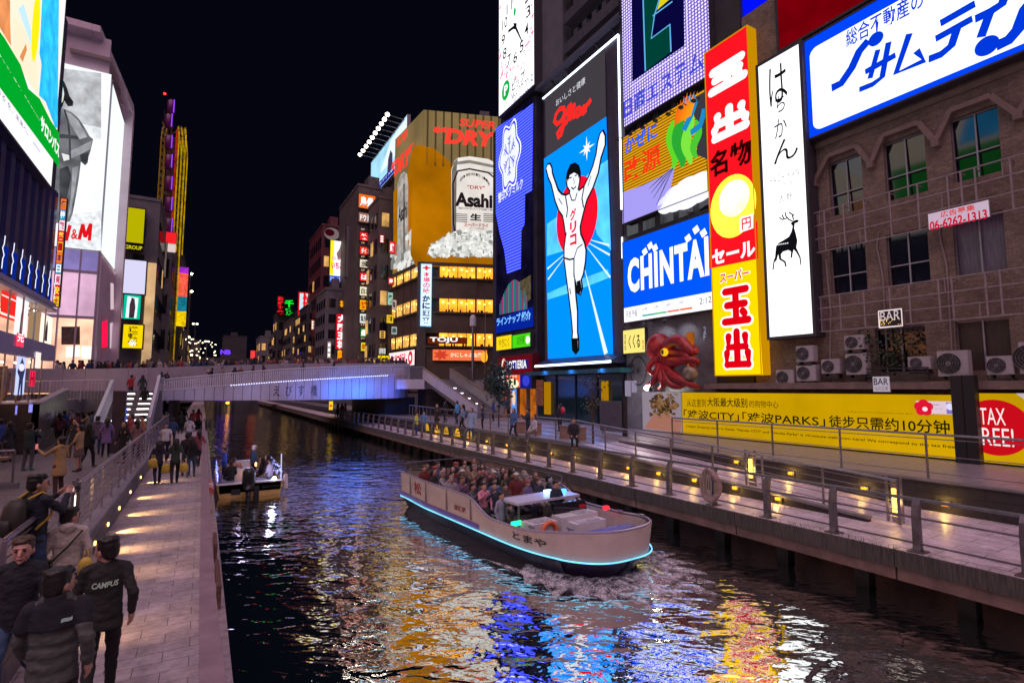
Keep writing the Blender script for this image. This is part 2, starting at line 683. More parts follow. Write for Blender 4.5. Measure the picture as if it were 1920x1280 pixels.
def water_mat():
 m = bpy.data.materials.new('canal_water')
 m.use_nodes = True
 nt = m.node_tree
 b = nt.nodes['Principled BSDF']
 b.inputs['Base Color'].default_value = (0.006, 0.012, 0.012, 1)
 b.inputs['Roughness'].default_value = 0.03
 b.inputs['IOR'].default_value = 5.0
 b.inputs['Specular IOR Level'].default_value = 0.85
 g = nt.nodes.new('ShaderNodeNewGeometry')
 prev = None
 # wind chop, boat wash, small ripples: height in metres each
 for (sc, dist, det, rot, stx) in ((0.45, 0.075, 2, 0.4, 1.7), (1.4, 0.05, 2, -0.15, 1.8), (3.6, 0.021, 2, 0.12, 1.8), (8.0, 0.0028, 2, 0.2, 1.6)):
  mp = nt.nodes.new('ShaderNodeMapping')
  mp0 = nt.nodes.new('ShaderNodeMapping')
  mp0.inputs['Rotation'].default_value = (0, 0, rot + YAW)
  nt.links.new(g.outputs['Position'], mp0.inputs[0])
  mp.inputs['Scale'].default_value = (1.0 / stx, 1.0, 1.0)
  nt.links.new(mp0.outputs[0], mp.inputs[0])
  n = nt.nodes.new('ShaderNodeTexNoise')
  n.inputs['Scale'].default_value = sc
  n.inputs['Detail'].default_value = det
  n.inputs['Roughness'].default_value = 0.5
  n.inputs['Distortion'].default_value = 0.4
  nt.links.new(mp.outputs[0], n.inputs['Vector'])
  bp = nt.nodes.new('ShaderNodeBump')
  bp.inputs['Strength'].default_value = 1.0
  bp.inputs['Distance'].default_value = dist
  nt.links.new(n.outputs['Fac'], bp.inputs['Height'])
  if prev:
   nt.links.new(prev.outputs[0], bp.inputs['Normal'])
  prev = bp
 nt.links.new(prev.outputs[0], b.inputs['Normal'])
 return m


MB_ = MB()
MB_.add([(0.3, -60, -1.2), (19, -60, -1.2), (19, 420, -1.2), (0.3, 420, -1.2)], [(0, 1, 2, 3)])
structure('water', MB_, water_mat())

# left bank: lower path with its ramp up to the bridge the photograph was taken from
b = MB()
prof = [(-4, 1.15), (0, 0.75), (7.5, 0.0), (220, 0.0)]
for i in range(3):
 (y0, z0), (y1, z1) = prof[i], prof[i + 1]
 b.add([(-1.9, y0, z0), (0.47, y0, z0), (0.47, y1, z1), (-1.9, y1, z1)], [(0, 1, 2, 3)])
structure('path', b, PAVE)
b = MB()
for i in range(3):
 (y0, z0), (y1, z1) = prof[i], prof[i + 1]
 b.prism([(0.25, y0, z0 + 0.004), (0.25, y1, z1 + 0.004), (0.25, y1, -2.0), (0.25, y0, -2.0)], (0.22, 0, 0))
structure('kerb', b, mat('quay_kerb', (0.3, 0.24, 0.27), 0.7, 0, 0.45, 5, 0.4, 30))
b = MB()
b.add([(-9, -4, 0.55), (-1.9, -4, 0.55), (-1.9, 46, 0.55), (-9, 46, 0.55)], [(0, 1, 2, 3)])
structure('terrace', b, PAVE2)

# right bank: boardwalk, ramp, upper terrace
b = MB()
b.add([(13.2, -6, 0), (15.3, -6, 0), (15.3, 170, 0), (13.2, 170, 0)], [(0, 1, 2, 3)])
b.add([(15.3, -6, 0), (18.2, -6, 0), (18.2, 7.5, 0), (15.3, 7.5, 0)], [(0, 1, 2, 3)])
b.add([(15.3, 7.5, 0), (18.2, 7.5, 0), (18.2, 20.5, 0.8), (15.3, 20.5, 0.8)], [(0, 1, 2, 3)])
structure('boardwalk', b, DECKM)
b = MB()
b.add([(18.2, -6, 0.8), (25.8, -6, 0.8), (25.8, 20.5, 0.8), (18.2, 20.5, 0.8)], [(0, 1, 2, 3)])
b.add([(15.3, 20.5, 0.8), (25.8, 20.5, 0.8), (25.8, 52, 0.8), (15.3, 52, 0.8)], [(0, 1, 2, 3)])
b.add([(15.3, 52, 0.8), (19.8, 52, 0.8), (19.8, 170, 0.8), (15.3, 170, 0.8)], [(0, 1, 2, 3)])
structure('upper_terrace', b, brick_mat('upper_paving', (0.26, 0.23, 0.27), (0.22, 0.2, 0.24), (0.1, 0.085, 0.1), 0.6, 0.6, 0.4, 'XY', 0.01, 0.2, 0.5, 0.3))

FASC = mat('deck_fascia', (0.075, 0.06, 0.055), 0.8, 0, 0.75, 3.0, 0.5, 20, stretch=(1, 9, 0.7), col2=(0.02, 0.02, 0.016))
t = thing('pier_edge', 'long concrete edge of the right boardwalk, streaked above its dark piles', 'pier', (13.2, 3, -1.2))
b = MB()
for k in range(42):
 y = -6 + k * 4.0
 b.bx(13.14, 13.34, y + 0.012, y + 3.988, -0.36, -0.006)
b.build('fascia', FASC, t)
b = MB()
for k in range(42):
 y = -6 + k * 4.0
 b.bx(13.2, 13.5, y + 0.02, y + 3.98, -0.64, -0.362)
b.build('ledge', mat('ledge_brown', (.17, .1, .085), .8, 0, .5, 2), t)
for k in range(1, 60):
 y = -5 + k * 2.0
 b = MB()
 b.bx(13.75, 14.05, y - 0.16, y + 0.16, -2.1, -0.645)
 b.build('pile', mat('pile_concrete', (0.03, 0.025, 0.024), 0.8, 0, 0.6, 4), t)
b = MB()
b.bx(13.36, 15.3, -6, 170, -0.2, -0.008)
b.build('slab', DARK, t)
b = MB()
b.bx(15.2, 15.29, -6, 170, -2.1, -0.21)
b.build('back_wall', mat('river_wall', (0.36, 0.22, 0.2), 0.8, 0, 0.5, 1.2), t)
b = MB()
g_ = random.Random(4)
for k in range(150):   # weeds growing over the edge
 y = g_.gauss(6.6, 1.2)
 x = 13.12 + g_.random() * 0.22
 h = g_.uniform(0.03, 0.1)
 dx, dy = g_.uniform(-.05, .05), g_.uniform(-.05, .05)
 b.add([(x - .012, y, -0.01), (x + .012, y, -0.01), (x + dx, y + dy, h)], [(0, 1, 2)])
o = b.build('grass', mat('weed', (0.05, 0.09, 0.02), 0.7, 0, 0.4, 8))
o['kind'] = 'stuff'

# retaining walls of the ramp and the upper terrace
t = thing('ramp_wall', 'low dark stone wall beside the boardwalk with amber lamps set along it', 'wall', (15.35, 8, 0))
b = MB()
b.prism([(15.22, 7.5, 0), (15.22, 20.5, 0), (15.22, 20.5, 0.86), (15.22, 7.5, 0.07)], (0.14, 0, 0))
b.bx(15.22, 15.36, 20.5, 52, 0, 0.86)
b.build('stonework', brick_mat('wall_stone_dark', (0.05, 0.04, 0.045), (0.04, 0.033, 0.036), (0.018, 0.014, 0.016), 0.8, 0.25, 0.6, 'YZ', 0.012, 0.5, 0.4, 0.4), t)
b = MB()
b.prism([(15.18, 7.5, 0.07), (15.18, 20.5, 0.86), (15.18, 20.5, 0.93), (15.18, 7.5, 0.14)], (0.22, 0, 0))
b.bx(15.18, 15.4, 20.5, 52, 0.862, 0.93)
b.build('coping', GREYC, t)
t = thing('terrace_wall', 'dark stone retaining wall below the yellow hoarding terrace', 'wall', (18.3, 4, 0))
b = MB()
b.bx(18.14, 18.3, -6, 20.4, 0, 0.82)
b.build('stonework', MATS.get('x') or bpy.data.materials['wall_stone_dark'], t)
b = MB()
b.bx(18.1, 18.36, -6, 20.4, 0.822, 0.88)
b.build('coping', GREYC, t)

# left wall between path and terrace
t = thing('garden_wall', 'low stone wall between the left path and terrace, spotlit along its foot', 'wall', (-1.92, 9, 0))
b = MB()
b.bx(-2.0, -1.84, 8.4, 44, 0, 0.6)
b.build('stonework', bpy.data.materials['quay_stone'], t)
b = MB()
b.bx(-2.06, -1.8, 8.36, 44, 0.602, 0.67)
b.build('coping', mat('coping_grey', (0.27, 0.25, 0.29), 0.6, 0, 0.25, 4), t)


# ------------------------------------------------------------------ railings
def railing(name, label, pts, hgt, nbars, spacing, mat_=None, post=0.05, top=0.035, plate=False, caprail=None, infill=None):
 """posts + top rail + bars along a polyline of base points"""
 mat_ = mat_ or METAL
 pts = [V(q) for q in pts]
 t = thing(name, label, 'railing', pts[0])
 L = [(pts[i + 1] - pts[i]).length for i in range(len(pts) - 1)]
 tot = sum(L)
 n = max(1, int(round(tot / spacing)))

 def on(s_):
  i = 0
  while i < len(L) - 1 and s_ > L[i]:
   s_ -= L[i]
   i += 1
  return pts[i].lerp(pts[i + 1], min(1, s_ / L[i])), (pts[i + 1] - pts[i]).normalized()
 for k in range(min(n + 1, 100)):
  q, d = on(tot * k / n)
  b = MB()
  side = V((d.y, -d.x, 0)).normalized()
  if plate:    # flat plate post that bends inland near its head
   prof_ = [(0, 0.0, 0.19), (0.0, 0.12, 0.13), (0.0, 0.75, 0.12), (0.045, 0.97, 0.12), (0.13, 1.1, 0.09)]
   h = V((d.x, d.y, 0)).normalized() * 0.07
   for i in range(len(prof_) - 1):
    (o0, z0, w0), (o1, z1, w1) = prof_[i], prof_[i + 1]
    A = q + side * (o0 * plate) + V((0, 0, z0))
    B = q + side * (o1 * plate) + V((0, 0, z1))
    b.add([A - side * w0 / 2 - h, A + side * w0 / 2 - h, A + side * w0 / 2 + h, A - side * w0 / 2 + h,
                       B - side * w1 / 2 - h, B + side * w1 / 2 - h, B + side * w1 / 2 + h, B - side * w1 / 2 + h],
                      [(0, 1, 5, 4), (1, 2, 6, 5), (2, 3, 7, 6), (3, 0, 4, 7), (4, 5, 6, 7)])
   b.obox(q - side * 0.16 - h * 2.2 + V((0, 0, 0.003)), side * 0.32, h * 4.4, V((0, 0, 0.02)))
  else:
   b.bar(q + V((0, 0, 0.004)), q + V((0, 0, hgt)), post, post, up=d)
   b.obox(q - side * post - d * post + V((0, 0, 0.003)), side * post * 2, d * post * 2, V((0, 0, 0.015)))
  b.build('post', mat_, t)
 b = MB()
 side0 = V((pts[1] - pts[0]).y, ) if False else None
 for i in range(len(pts) - 1):
  d = (pts[i + 1] - pts[i]).normalized()
  side = V((d.y, -d.x, 0)).normalized()
  off = side * (0.13 * plate) if plate else V((0, 0, 0))
  A, B = pts[i] + off + V((0, 0, hgt)), pts[i + 1] + off + V((0, 0, hgt))
  if caprail:
   b.bar(A, B, caprail[0], caprail[1])
  else:
   b.tube(A, B, top)
 b.build('top_rail', mat_, t)
 if nbars:
  b = MB()
  for i in range(len(pts) - 1):
   for j in range(nbars):
    z = hgt * (0.16 + (0.74 if not plate else 0.5) * j / max(1, nbars - 1)) if nbars > 1 else hgt * 0.3
    b.tube(pts[i] + V((0, 0, z)), pts[i + 1] + V((0, 0, z)), 0.013 if not plate else 0.022, n=6)
  b.build('bars', mat_, t)
 if infill:
  b = MB()
  m_ = int(tot / infill)
  for k in range(m_):
   q, d = on(tot * (k + 0.5) / m_)
   b.bar(q + V((0, 0, 0.1)), q + V((0, 0, hgt - 0.02)), 0.018, 0.018, up=d)
  b.build('balusters', mat_, t)
 return t


RAILD = mat('quay_rail', (0.17, 0.15, 0.17), 0.4, 0.6, 0.35, 5)
railing('railing', 'long grey railing with curved plate posts along the right boardwalk edge', [(13.42, 3.9, 0), (13.42, 60, 0)], 1.08, 2, 1.75, RAILD, plate=1, top=0.04)
railing('railing', 'thin five bar railing climbing beside the ramp behind the boardwalk', [(15.5, 6.9, 0.03), (15.5, 20.5, 0.86), (15.5, 24, 0.86)], 1.1, 5, 1.9)
railing('railing', 'thin bar railing on the terrace edge in front of the yellow hoarding', [(18.3, 2.5, 0.86), (18.3, 17, 0.86)], 1.3, 3, 2.4)
railing('railing', 'bar railing on the blue lit terrace in front of the tall runner billboard', [(15.45, 24.6, 0.9), (15.45, 38, 0.9)], 1.05, 4, 2.2)
railing('railing', 'railing above the small arched lamps at the stair foot', [(15.6, 38.5, 0.9), (16.2, 46, 0.9)], 1.05, 0, 1.1)
railing('railing', 'long purple grey railing with flat cap beside the water on the left path',
  [(0.16, 0.5, 0.7), (0.16, 7.5, 0.0), (0.16, 46, 0.0)], 1.02, 2, 1.9, mat('left_rail', (0.36, 0.25, 0.3), 0.4, 0.3, 0.2, 4), caprail=(0.17, 0.05))
railing('railing', 'silver multi bar railing on the low wall between left path and terrace', [(-1.95, 8.6, 0.67), (-1.95, 44, 0.67)], 1.02, 7, 1.45, mat('steel_rail', (0.5, 0.44, 0.52), 0.3, 0.85, 0.15, 6))

# ------------------------------------------------------------------ lamps set low in the walls
AMB = emit(255, 150, 22, 2.8, False)
AMBP = emit(255, 205, 110, 5.0, False)


def lamp_light(name, loc, energy, col, parent, size=0.05, spot=None):
 l = bpy.data.lights.new(name, 'SPOT' if spot else 'POINT')
 l.energy = energy
 l.color = col
 l.shadow_soft_size = size
 o = bpy.data.objects.new(name, l)
 COL.objects.link(o)
 if spot:
  l.spot_size = RAD(spot[1])
  l.spot_blend = 0.8
  o.rotation_euler = V(spot[0]).to_track_quat('-Z', 'Y').to_euler()
 o.location = V(loc) - root_loc(parent)
 o.parent = parent
 return o


def wall_lamp(x, y, z, side, label, group, e=3.0, first=[None]):
 t = thing('wall_lamp', label, 'lamp', (x, y, z), group)
 b = MB()
 b.bx(x - 0.02, x + 0.02, y - 0.13, y + 0.13, z - 0.09, z + 0.09)
 b.build('housing', DARKMETAL, t)
 b = MB()
 b.bx(min(x + side * .02, x + side * .045), max(x + side * .02, x + side * .045), y - 0.075, y + 0.075, z - 0.04, z + 0.04)
 b.build('lens', AMB, t)
 lamp_light('glow', (x + side * 0.13, y, z + 0.02), e, (1.0, 0.62, 0.13), t, 0.04)
 return t


for i, y in enumerate((10.0, 11.5, 13.15, 14.85, 16.5, 18.3, 20.2, 22.1, 24.2, 26.5, 29.0, 31.5, 34.0, 37.0)):
 wall_lamp(15.2, y, 0.24 if y > 11 else 0.16, -1, 'amber lamp low on the dark wall behind the boardwalk railing', 'amber lamps along the boardwalk wall', 6)
for i, (y, lb) in enumerate(((6.9, 'amber lamp on the terrace wall nearest the right edge of the photo'), (9.0, 'amber lamp half hidden by the lit bollard nearest the hoarding end'),
                             (11.4, 'amber lamp on the terrace wall below the pink flower badge of the hoarding'), (13.6, 'amber lamp on the terrace wall just right of the far lit bollard'))):
 wall_lamp(18.12, y, 0.25 + max(0, (y - 7.5) / 13 * .8), -1, lb, 'amber lamps on the terrace wall', 7)
for y in (9.6, 12.5, 14.4, 16.2, 18.2, 20.8, 24.0, 27.5, 31.5, 36.0):
 t = thing('wall_lamp', 'small warm spotlight at the foot of the left garden wall throwing light across the path', 'lamp', (-1.82, y, 0.12), 'spotlights along the left wall')
 b = MB()
 b.bx(-1.838, -1.81, y - 0.035, y + 0.035, 0.18, 0.26)
 b.build('lens', AMBP, t)
 lamp_light('glow', (-1.76, y, 0.24), 85, (1.0, 0.58, 0.2), t, 0.02, ((0.8, 0.05, -0.42), 80))

# glowing bollards
for (x, y, z, lb) in ((15.75, 11.3, 0.3, 'lit bollard with a glowing tube halfway up the ramp'), (15.75, 7.1, 0.02, 'lit bollard with an amber tube at the foot of the ramp'),
                      (-1.94, 12.6, 0.68, 'lit bollard with a white tube behind the man in the grey hoodie')):
 t = thing('lit_bollard', lb, 'bollard', (x, y, z))
 b = MB()
 for d in (-0.17, 0.17):
  b.bx(x - 0.02, x + 0.02, y + d - 0.03, y + d + 0.03, z, z + 1.15)
 b.bx(x + 0.03, x + 0.09, y - 0.09, y + 0.09, z, z + 1.1)
 b.build('frame', METAL, t)
 b = MB()
 b.bx(x - 0.03, x + 0.025, y - 0.045, y + 0.045, z + 0.25, z + 0.85)
 b.build('tube', emit(255, 190, 70, 5, False) if x > 0 else emit(255, 235, 200, 4, False), t)
 lamp_light('glow', (x - 0.15, y, z + 0.5), 5, (1, 0.65, 0.25), t, 0.1)

# ------------------------------------------------------------------ the bridge across the canal
PANEL = mat('bridge_panel', (0.42, 0.38, 0.5), 0.55, 0.1, 0.12, 0.6)
BRW = mat('bridge_white', (0.55, 0.5, 0.58), 0.4, 0.1, 0.12, 1)
BY = 50.0
t = thing('footbridge', 'wide lavender panelled bridge with slatted railing crossing the canal', 'bridge', (7, BY, 0))


def bz(x, a):
 """lower edge, fascia top, rail top along the front of the bridge"""
 k = (x + 2.65) / 20.6
 lo = 2.53 - 0.1 * math.sin(math.pi * min(1, max(0, k)))
 hi = 3.25 + (4.82 - 3.25) * k + 0.12 * math.sin(math.pi * min(1, max(0, k)))
 rail = 4.13 + (5.66 - 4.13) * k + 0.34 * math.sin(math.pi * min(1, max(0, k)))
 return (lo, hi, rail)[a]


def by(x):
 """the front bends back round its right end"""
 return BY if x < 14.5 else BY + 4.2 * (1 - math.sqrt(max(0, 1 - ((x - 14.5) / 4.2) ** 2)))


xs = [-2.65 + 20.9 * i / 30 for i in range(31)]
xs = [x for x in xs if x < 18.6]
b = MB()
for i in range(len(xs) - 1):
 x0, x1 = xs[i] + 0.018, xs[i + 1] - 0.018
 y0, y1 = by(x0), by(x1)
 b.add([(x0, y0, bz(x0, 0)), (x1, y1, bz(x1, 0)), (x1, y1, bz(x1, 1)), (x0, y0, bz(x0, 1)),
           (x0, y0 + .12, bz(x0, 0)), (x1, y1 + .12, bz(x1, 0)), (x1, y1 + .12, bz(x1, 1)), (x0, y0 + .12, bz(x0, 1))],
          [(0, 1, 2, 3), (1, 5, 6, 2), (4, 0, 3, 7), (3, 2, 6, 7), (4, 5, 1, 0)])
b.build('fascia', PANEL, t)
b = MB()
for i in range(len(xs) - 1):
 x0, x1 = xs[i], xs[i + 1]
 b.add([(x0, by(x0) + .14, bz(x0, 0) + .03), (x1, by(x1) + .14, bz(x1, 0) + .03), (x1, by(x1) + .14, bz(x1, 1) - .02), (x0, by(x0) + .14, bz(x0, 1) - .02)], [(0, 1, 2, 3)])
b.add([(-2.65, BY + .1, 2.56), (-2.65, 66, 2.56), (19, 66, 2.56), (19, 54.2, 2.56), (14.5, BY + .14, 2.5)], [(0, 1, 2, 3, 4)])
b.build('backing', BLACKP, t)
b = MB()   # slope deck behind the slats
for i in range(len(xs) - 1):
 x0, x1 = xs[i], xs[i + 1]
 b.add([(x0, by(x0) + .14, bz(x0, 1) - .05), (x1, by(x1) + .14, bz(x1, 1) - .05), (x1, 53.6 if x1 < 14 else by(x1) + 3.6, bz(x1, 1) - .05), (x0, 53.6 if x0 < 14 else by(x0) + 3.6, bz(x0, 1) - .05)], [(0, 1, 2, 3)])
b.build('slope_deck', GREYC, t)
b = MB()
ns = 132
for k in range(ns):
 x = -2.6 + 20.8 * k / ns
 if x > 18.4:
  break
 y = by(x) + 0.05
 z0, z1 = bz(x, 1), bz(x, 2)
 b.prism([(x - .045, y, z0 + .02), (x + .045, y, z0 + .02), (x + .06, y - .02, z0 + (z1 - z0) * .62), (x + .05, y + .1, z1), (x - .05, y + .1, z1), (x - .06, y - .02, z0 + (z1 - z0) * .62)], (0, 0.06, 0))
b.build('slats', BRW, t)
b = MB()
pts = [(x, by(x) + .1, bz(x, 2) + .02) for x in xs]
b.path(pts, 0.05, 6)
b.path([(x, by(x) + .02, bz(x, 1) + .05) for x in xs], 0.04, 6)
b.build('handrail', BRW, t)
LEDB = emit(190, 200, 255, 4.0, False)
b = MB()
for k in range(70):
 x = 2.0 + 13.5 * k / 70
 b.bx(x, x + .09, by(x) - 0.03, by(x) + .005, bz(x, 1) + .012, bz(x, 1) + .05)
b.build('led_strip', LEDB, t)
for (x, e, c) in ((-.5, 14, (.7, .6, 1)), (3.5, 25, (.5, .5, 1)), (7.5, 70, (.12, .25, 1)), (10.6, 300, (.005, .2, 1)), (13.0, 330, (.005, .22, 1)), (16.0, 160, (.03, .15, 1))):
 lamp_light('fascia_fill', (x, by(x) - 1.7, bz(x, 0) + .7), e * .8, c, t, 0.5, ((0, 1, .12), 130))  # added unseen spots in front of the bridge, tinting its fascia blue
s = Sign('fascia_lettering', '', Fr((5.4, BY - .004, 2.5), (1, 0, 0), 4.6, 1.5), 0, root=t)
for ch, x in zip('えびす橋', (518, 541, 564, 588)):
 s.text('lettering', BLK, ch, (x - 5, 722 + (564 - x) * .03), (x + 6, 742), 1)
s.done()

# upper parapet of the bridge, behind the slope
b = MB()
PTOP = [(-14, 4.9), (-9.6, 4.98), (-4.0, 5.2), (7.6, 5.85), (19, 6.1)]
for i in range(4):
 (x0, z0), (x1, z1) = PTOP[i], PTOP[i + 1]
 n_ = max(1, int((x1 - x0) / 1.3))
 for k in range(n_):
  xa, xb = x0 + (x1 - x0) * k / n_ + .01, x0 + (x1 - x0) * (k + 1) / n_ - .01
  za, zb = z0 + (z1 - z0) * k / n_, z0 + (z1 - z0) * (k + 1) / n_
  b.prism([(xa, 54, 3.1), (xb, 54, 3.1), (xb, 54, zb), (xa, 54, za)], (0, .25, 0))
b.build('parapet', mat('parapet_panel', (0.4, 0.34, 0.42), 0.3, 0.2, 0.15, 0.6), t)
b = MB()
b.bx(-14, 20, 54.26, 66, 3.9, 4.0)
b.build('deck', GREYC, t)
b = MB()
b.bx(-14, 22, 66, 66.2, 2.5, 5.0)
b.build('far_parapet', PANEL, t)
b = MB()
b.bx(-2.3, -2.0, 50.6, 66, -1.0, 2.55)
b.build('abutment', DARK, t)
b = MB()
b.bx(15.9, 19.0, 52.4, 66, 0.3, 2.55)
b.build('abutment', DARK, t)

# right landing and stair
t = thing('staircase', 'wide stair with lit steps between sloping balustrades at the right end of the bridge', 'staircase', (20, 46, 0.8))
b = MB()
n_ = 22
for k in range(n_):
 z1 = 4.35 - (4.35 - 0.8) * k / n_
 y0 = 49.5 - 7.0 * (k + 1) / n_
 y1 = 49.5 - 7.0 * k / n_
 b.prism([(18.9 + (49.5 - y1) * .32, y1, 0.8), (21.6 + (49.5 - y1) * .32, y1, 0.8), (21.6 + (49.5 - y0) * .32, y0, 0.8), (18.9 + (49.5 - y0) * .32, y0, 0.8)], (0, 0, z1 - 0.8)) if k > 18 else b.prism([(18.9 + (49.5 - y1) * .32, y1, z1 - .4), (21.6 + (49.5 - y1) * .32, y1, z1 - .4), (21.6 + (49.5 - y0) * .32, y0, z1 - .4), (18.9 + (49.5 - y0) * .32, y0, z1 - .4)], (0, 0, .4))
b.build('steps', GREYC, t)
b = MB()
for k in (5, 8, 11, 14):
 z1 = 4.35 - (4.35 - 0.8) * k / n_
 y0 = 49.5 - 7.0 * (k + 1) / n_
 b.bx(19.6 + (49.5 - y0) * .32, 20.9 + (49.5 - y0) * .32, y0 - .03, y0 - .004, z1 - .1, z1 - .03)
b.build('step_lights', emit(240, 240, 255, 3.5, False), t)
for x0 in (18.72, 21.62):
 b = MB()
 A, B = V((x0, 49.5, 4.4)), V((x0 + 7.2 * .32, 42.3, 0.92))
 b.obox(A, (.16, 0, 0), B - A, (0, 0, 1.02))
 b.build('balustrade', BRW if x0 < 20 else mat('balustrade_grey', (0.3, 0.27, 0.28), 0.4, .2, .2, 1), t)
 b = MB()
 b.bar(A + V((.08, 0, 1.06)), B + V((.08, 0, 1.06)), .2, .06)
 b.build('handrail', METAL, t)
b = MB()
b.prism([(16.6, 49.59, 3.4), (17.0, 49.15, 3.4), (17.6, 48.95, 3.4), (18.7, 48.9, 3.4), (18.7, 49.59, 3.4)], (0, 0, .93))
b.bx(16.2, 25.6, 49.6, 54, 3.4, 4.33)
b.build('landing', BRW, t)
b = MB()
for k in range(22):
 x = 16.9 + k * .09
 b.bx(x, x + .03, 49.52, 49.57, 4.34, 5.55)
for k in range(30):
 x = 22.0 + k * .1
 b.bx(x, x + .03, 49.52, 49.57, 4.34, 5.55)
b.bx(16.9, 18.9, 49.5, 49.58, 5.55, 5.62)
b.bx(22.0, 25.2, 49.5, 49.58, 5.55, 5.62)
b.build('balusters', METAL, t)
b = MB()
b.bx(19.2, 25.6, 49.62, 52, 0.6, 3.38)
b.build('wall', DARK, t)

# left stair up to the bridge
t = thing('staircase', 'stair with lit step edges beside the dark pillar at the left end of the bridge', 'staircase', (-4.2, 42, 0.55))
b = MB()
n_ = 16
for k in range(n_):
 z = 0.55 + 2.75 * (k + 1) / n_
 b.bx(-5.2, -3.05, 42 + k * .38, 48.4, z - 2.75 / n_, z)
b.bx(-9, -2.66, 48.4, 54, 0.55, 3.3)
b.build('steps', GREYC, t)
b = MB()
for k in range(2, 15, 2):
 z = 0.55 + 2.75 * (k + 1) / n_
 y = 42 + k * .38
 b.bx(-5.1, -4.25, y - .03, y - .004, z - .1, z - .02)
 b.bx(-3.9, -3.2, y - .03, y - .004, z - .1, z - .02)
b.build('step_lights', emit(255, 250, 245, 3.0, False), t)
b = MB()
b.obox((-3.0, 41.6, 0.5), (.18, 0, 0), (0, 7.0, 2.9), (0, 0, 1.1))
b.bx(-3.0, -2.6, 48.5, 50.0, 2.5, 3.3)
b.build('balustrade', BRW, t)
b = MB()
for k in range(16):
 x = -3.0 + k * .03
for k in range(9):
 b.bx(-3.0 + k * .05, -2.975 + k * .05, 48.45, 48.48, 3.3, 4.25)
for k in range(8):
 b.bx(-3.06, -3.03, 48.5 + k * .19, 48.54 + k * .19, 3.3, 4.25)
b.bx(-3.06, -2.55, 48.42, 48.5, 4.25, 4.31)
b.bx(-3.08, -3.0, 48.5, 50, 4.25, 4.31)
b.build('balusters', BRW, t)
q = at((205, 850), Z=.55)
t = thing('stair_pillar', 'dark square pillar with a blue lit side at the foot of the left stair', 'pillar', q)
x0, y0 = q.x, q.y
b = MB()
b.bx(x0, x0 + .48, y0, y0 + .5, .55, 3.35)
b.build('shaft', mat('pillar_dark', (0.07, 0.05, 0.065), .4, 0, .2, 2), t)
b = MB()
b.bx(x0 + .485, x0 + .5, y0 + .08, y0 + .42, 1.0, 2.6)
b.build('panel', emit(60, 75, 190, .8, False), t)
# pale barred railing of the ramp that climbs to the street on the left
A, B = at((125, 755), Y=40), at((205, 750), Y=40)
railing('railing', 'pale barred railing of the sloping walk left of the pillar', [(A.x - 2.2, 40, A.z), (B.x, 40, B.z)], 1.22, 0, 1.6, BRW, infill=.16)
t = thing('balustrade', 'sloping pale balustrade falling to the left stair pillar', 'railing', (B.x, 40, 0))
b = MB()
b.obox((B.x, 40, B.z), (.16, 0, 0), (.35, -7.5, -2.0), (0, 0, 1.25))
b.build('panel', BRW, t)
# dark granite wall under the shops and its stair wing
t = thing('granite_wall', 'dark brown granite wall below the lit shop windows on the left', 'wall', (-7, 32, .55))
b = MB()
q0, q1 = at((-120, 775), Y=31.5), at((75, 755), Y=31.5)
b.bx(q0.x, q1.x, 31.5, 31.75, .55, q1.z - .06)
a0, a1, a2 = at((75, 755), Y=31.5), at((128, 728), Y=41), None
b.prism([(a0.x, 31.5, .55), (a1.x, 41, .55), (a1.x, 41, a1.z - .06), (a0.x, 31.5, a0.z - .06)], (-.25, 0, 0))
b.build('stonework', GRANITE, t)
b = MB()
b.bx(q0.x, q1.x, 31.45, 31.8, q1.z - .057, q1.z)
b.bar((a0.x - .1, 31.5, a0.z - .02), (a1.x - .1, 41, a1.z - .02), .35, .08)
b.build('coping', mat('coping_grey', (0.3, 0.3, 0.3)), t)
b = MB()
for (xl, xr, yt, yb) in ((28, 33, 760, 777), (53, 62, 754, 773)):
 p0, p1 = at((xl, yb), Y=31.49), at((xr, yt), Y=31.49)
 b.add([(p0.x, 31.49, p0.z), (p1.x, 31.49, p0.z), (p1.x, 31.49, p1.z), (p0.x, 31.49, p1.z)], [(0, 1, 2, 3)])
b.build('notice', emit(140, 140, 235, 1.0, False), t)
b = MB()   # street level behind it
b.bx(q0.x, a1.x - .3, 31.9, 53.9, .58, 2.75)
structure('street', b, PAVE2)

# ------------------------------------------------------------------ right bank: buildings and their signs (facade plane x = 25)
XF = 25.0
BRICK = brick_mat('brown_brick', (0.36, 0.25, 0.2), (0.26, 0.175, 0.14), (0.2, 0.165, 0.14), 0.24, 0.085, 0.75, 'YZ', 0.012, 0.6, 0.3, 0.45)
GLASSD = mat('dark_glass', (0.012, 0.013, 0.02), 0.06, 0, 0, spec=0.8)
FRAMEM = mat('window_frame', (0.38, 0.34, 0.4), 0.4, 0.4, 0.1, 3)
TRIM = mat('stone_trim', (0.24, 0.16, 0.14), 0.7, 0, 0.3, 2)


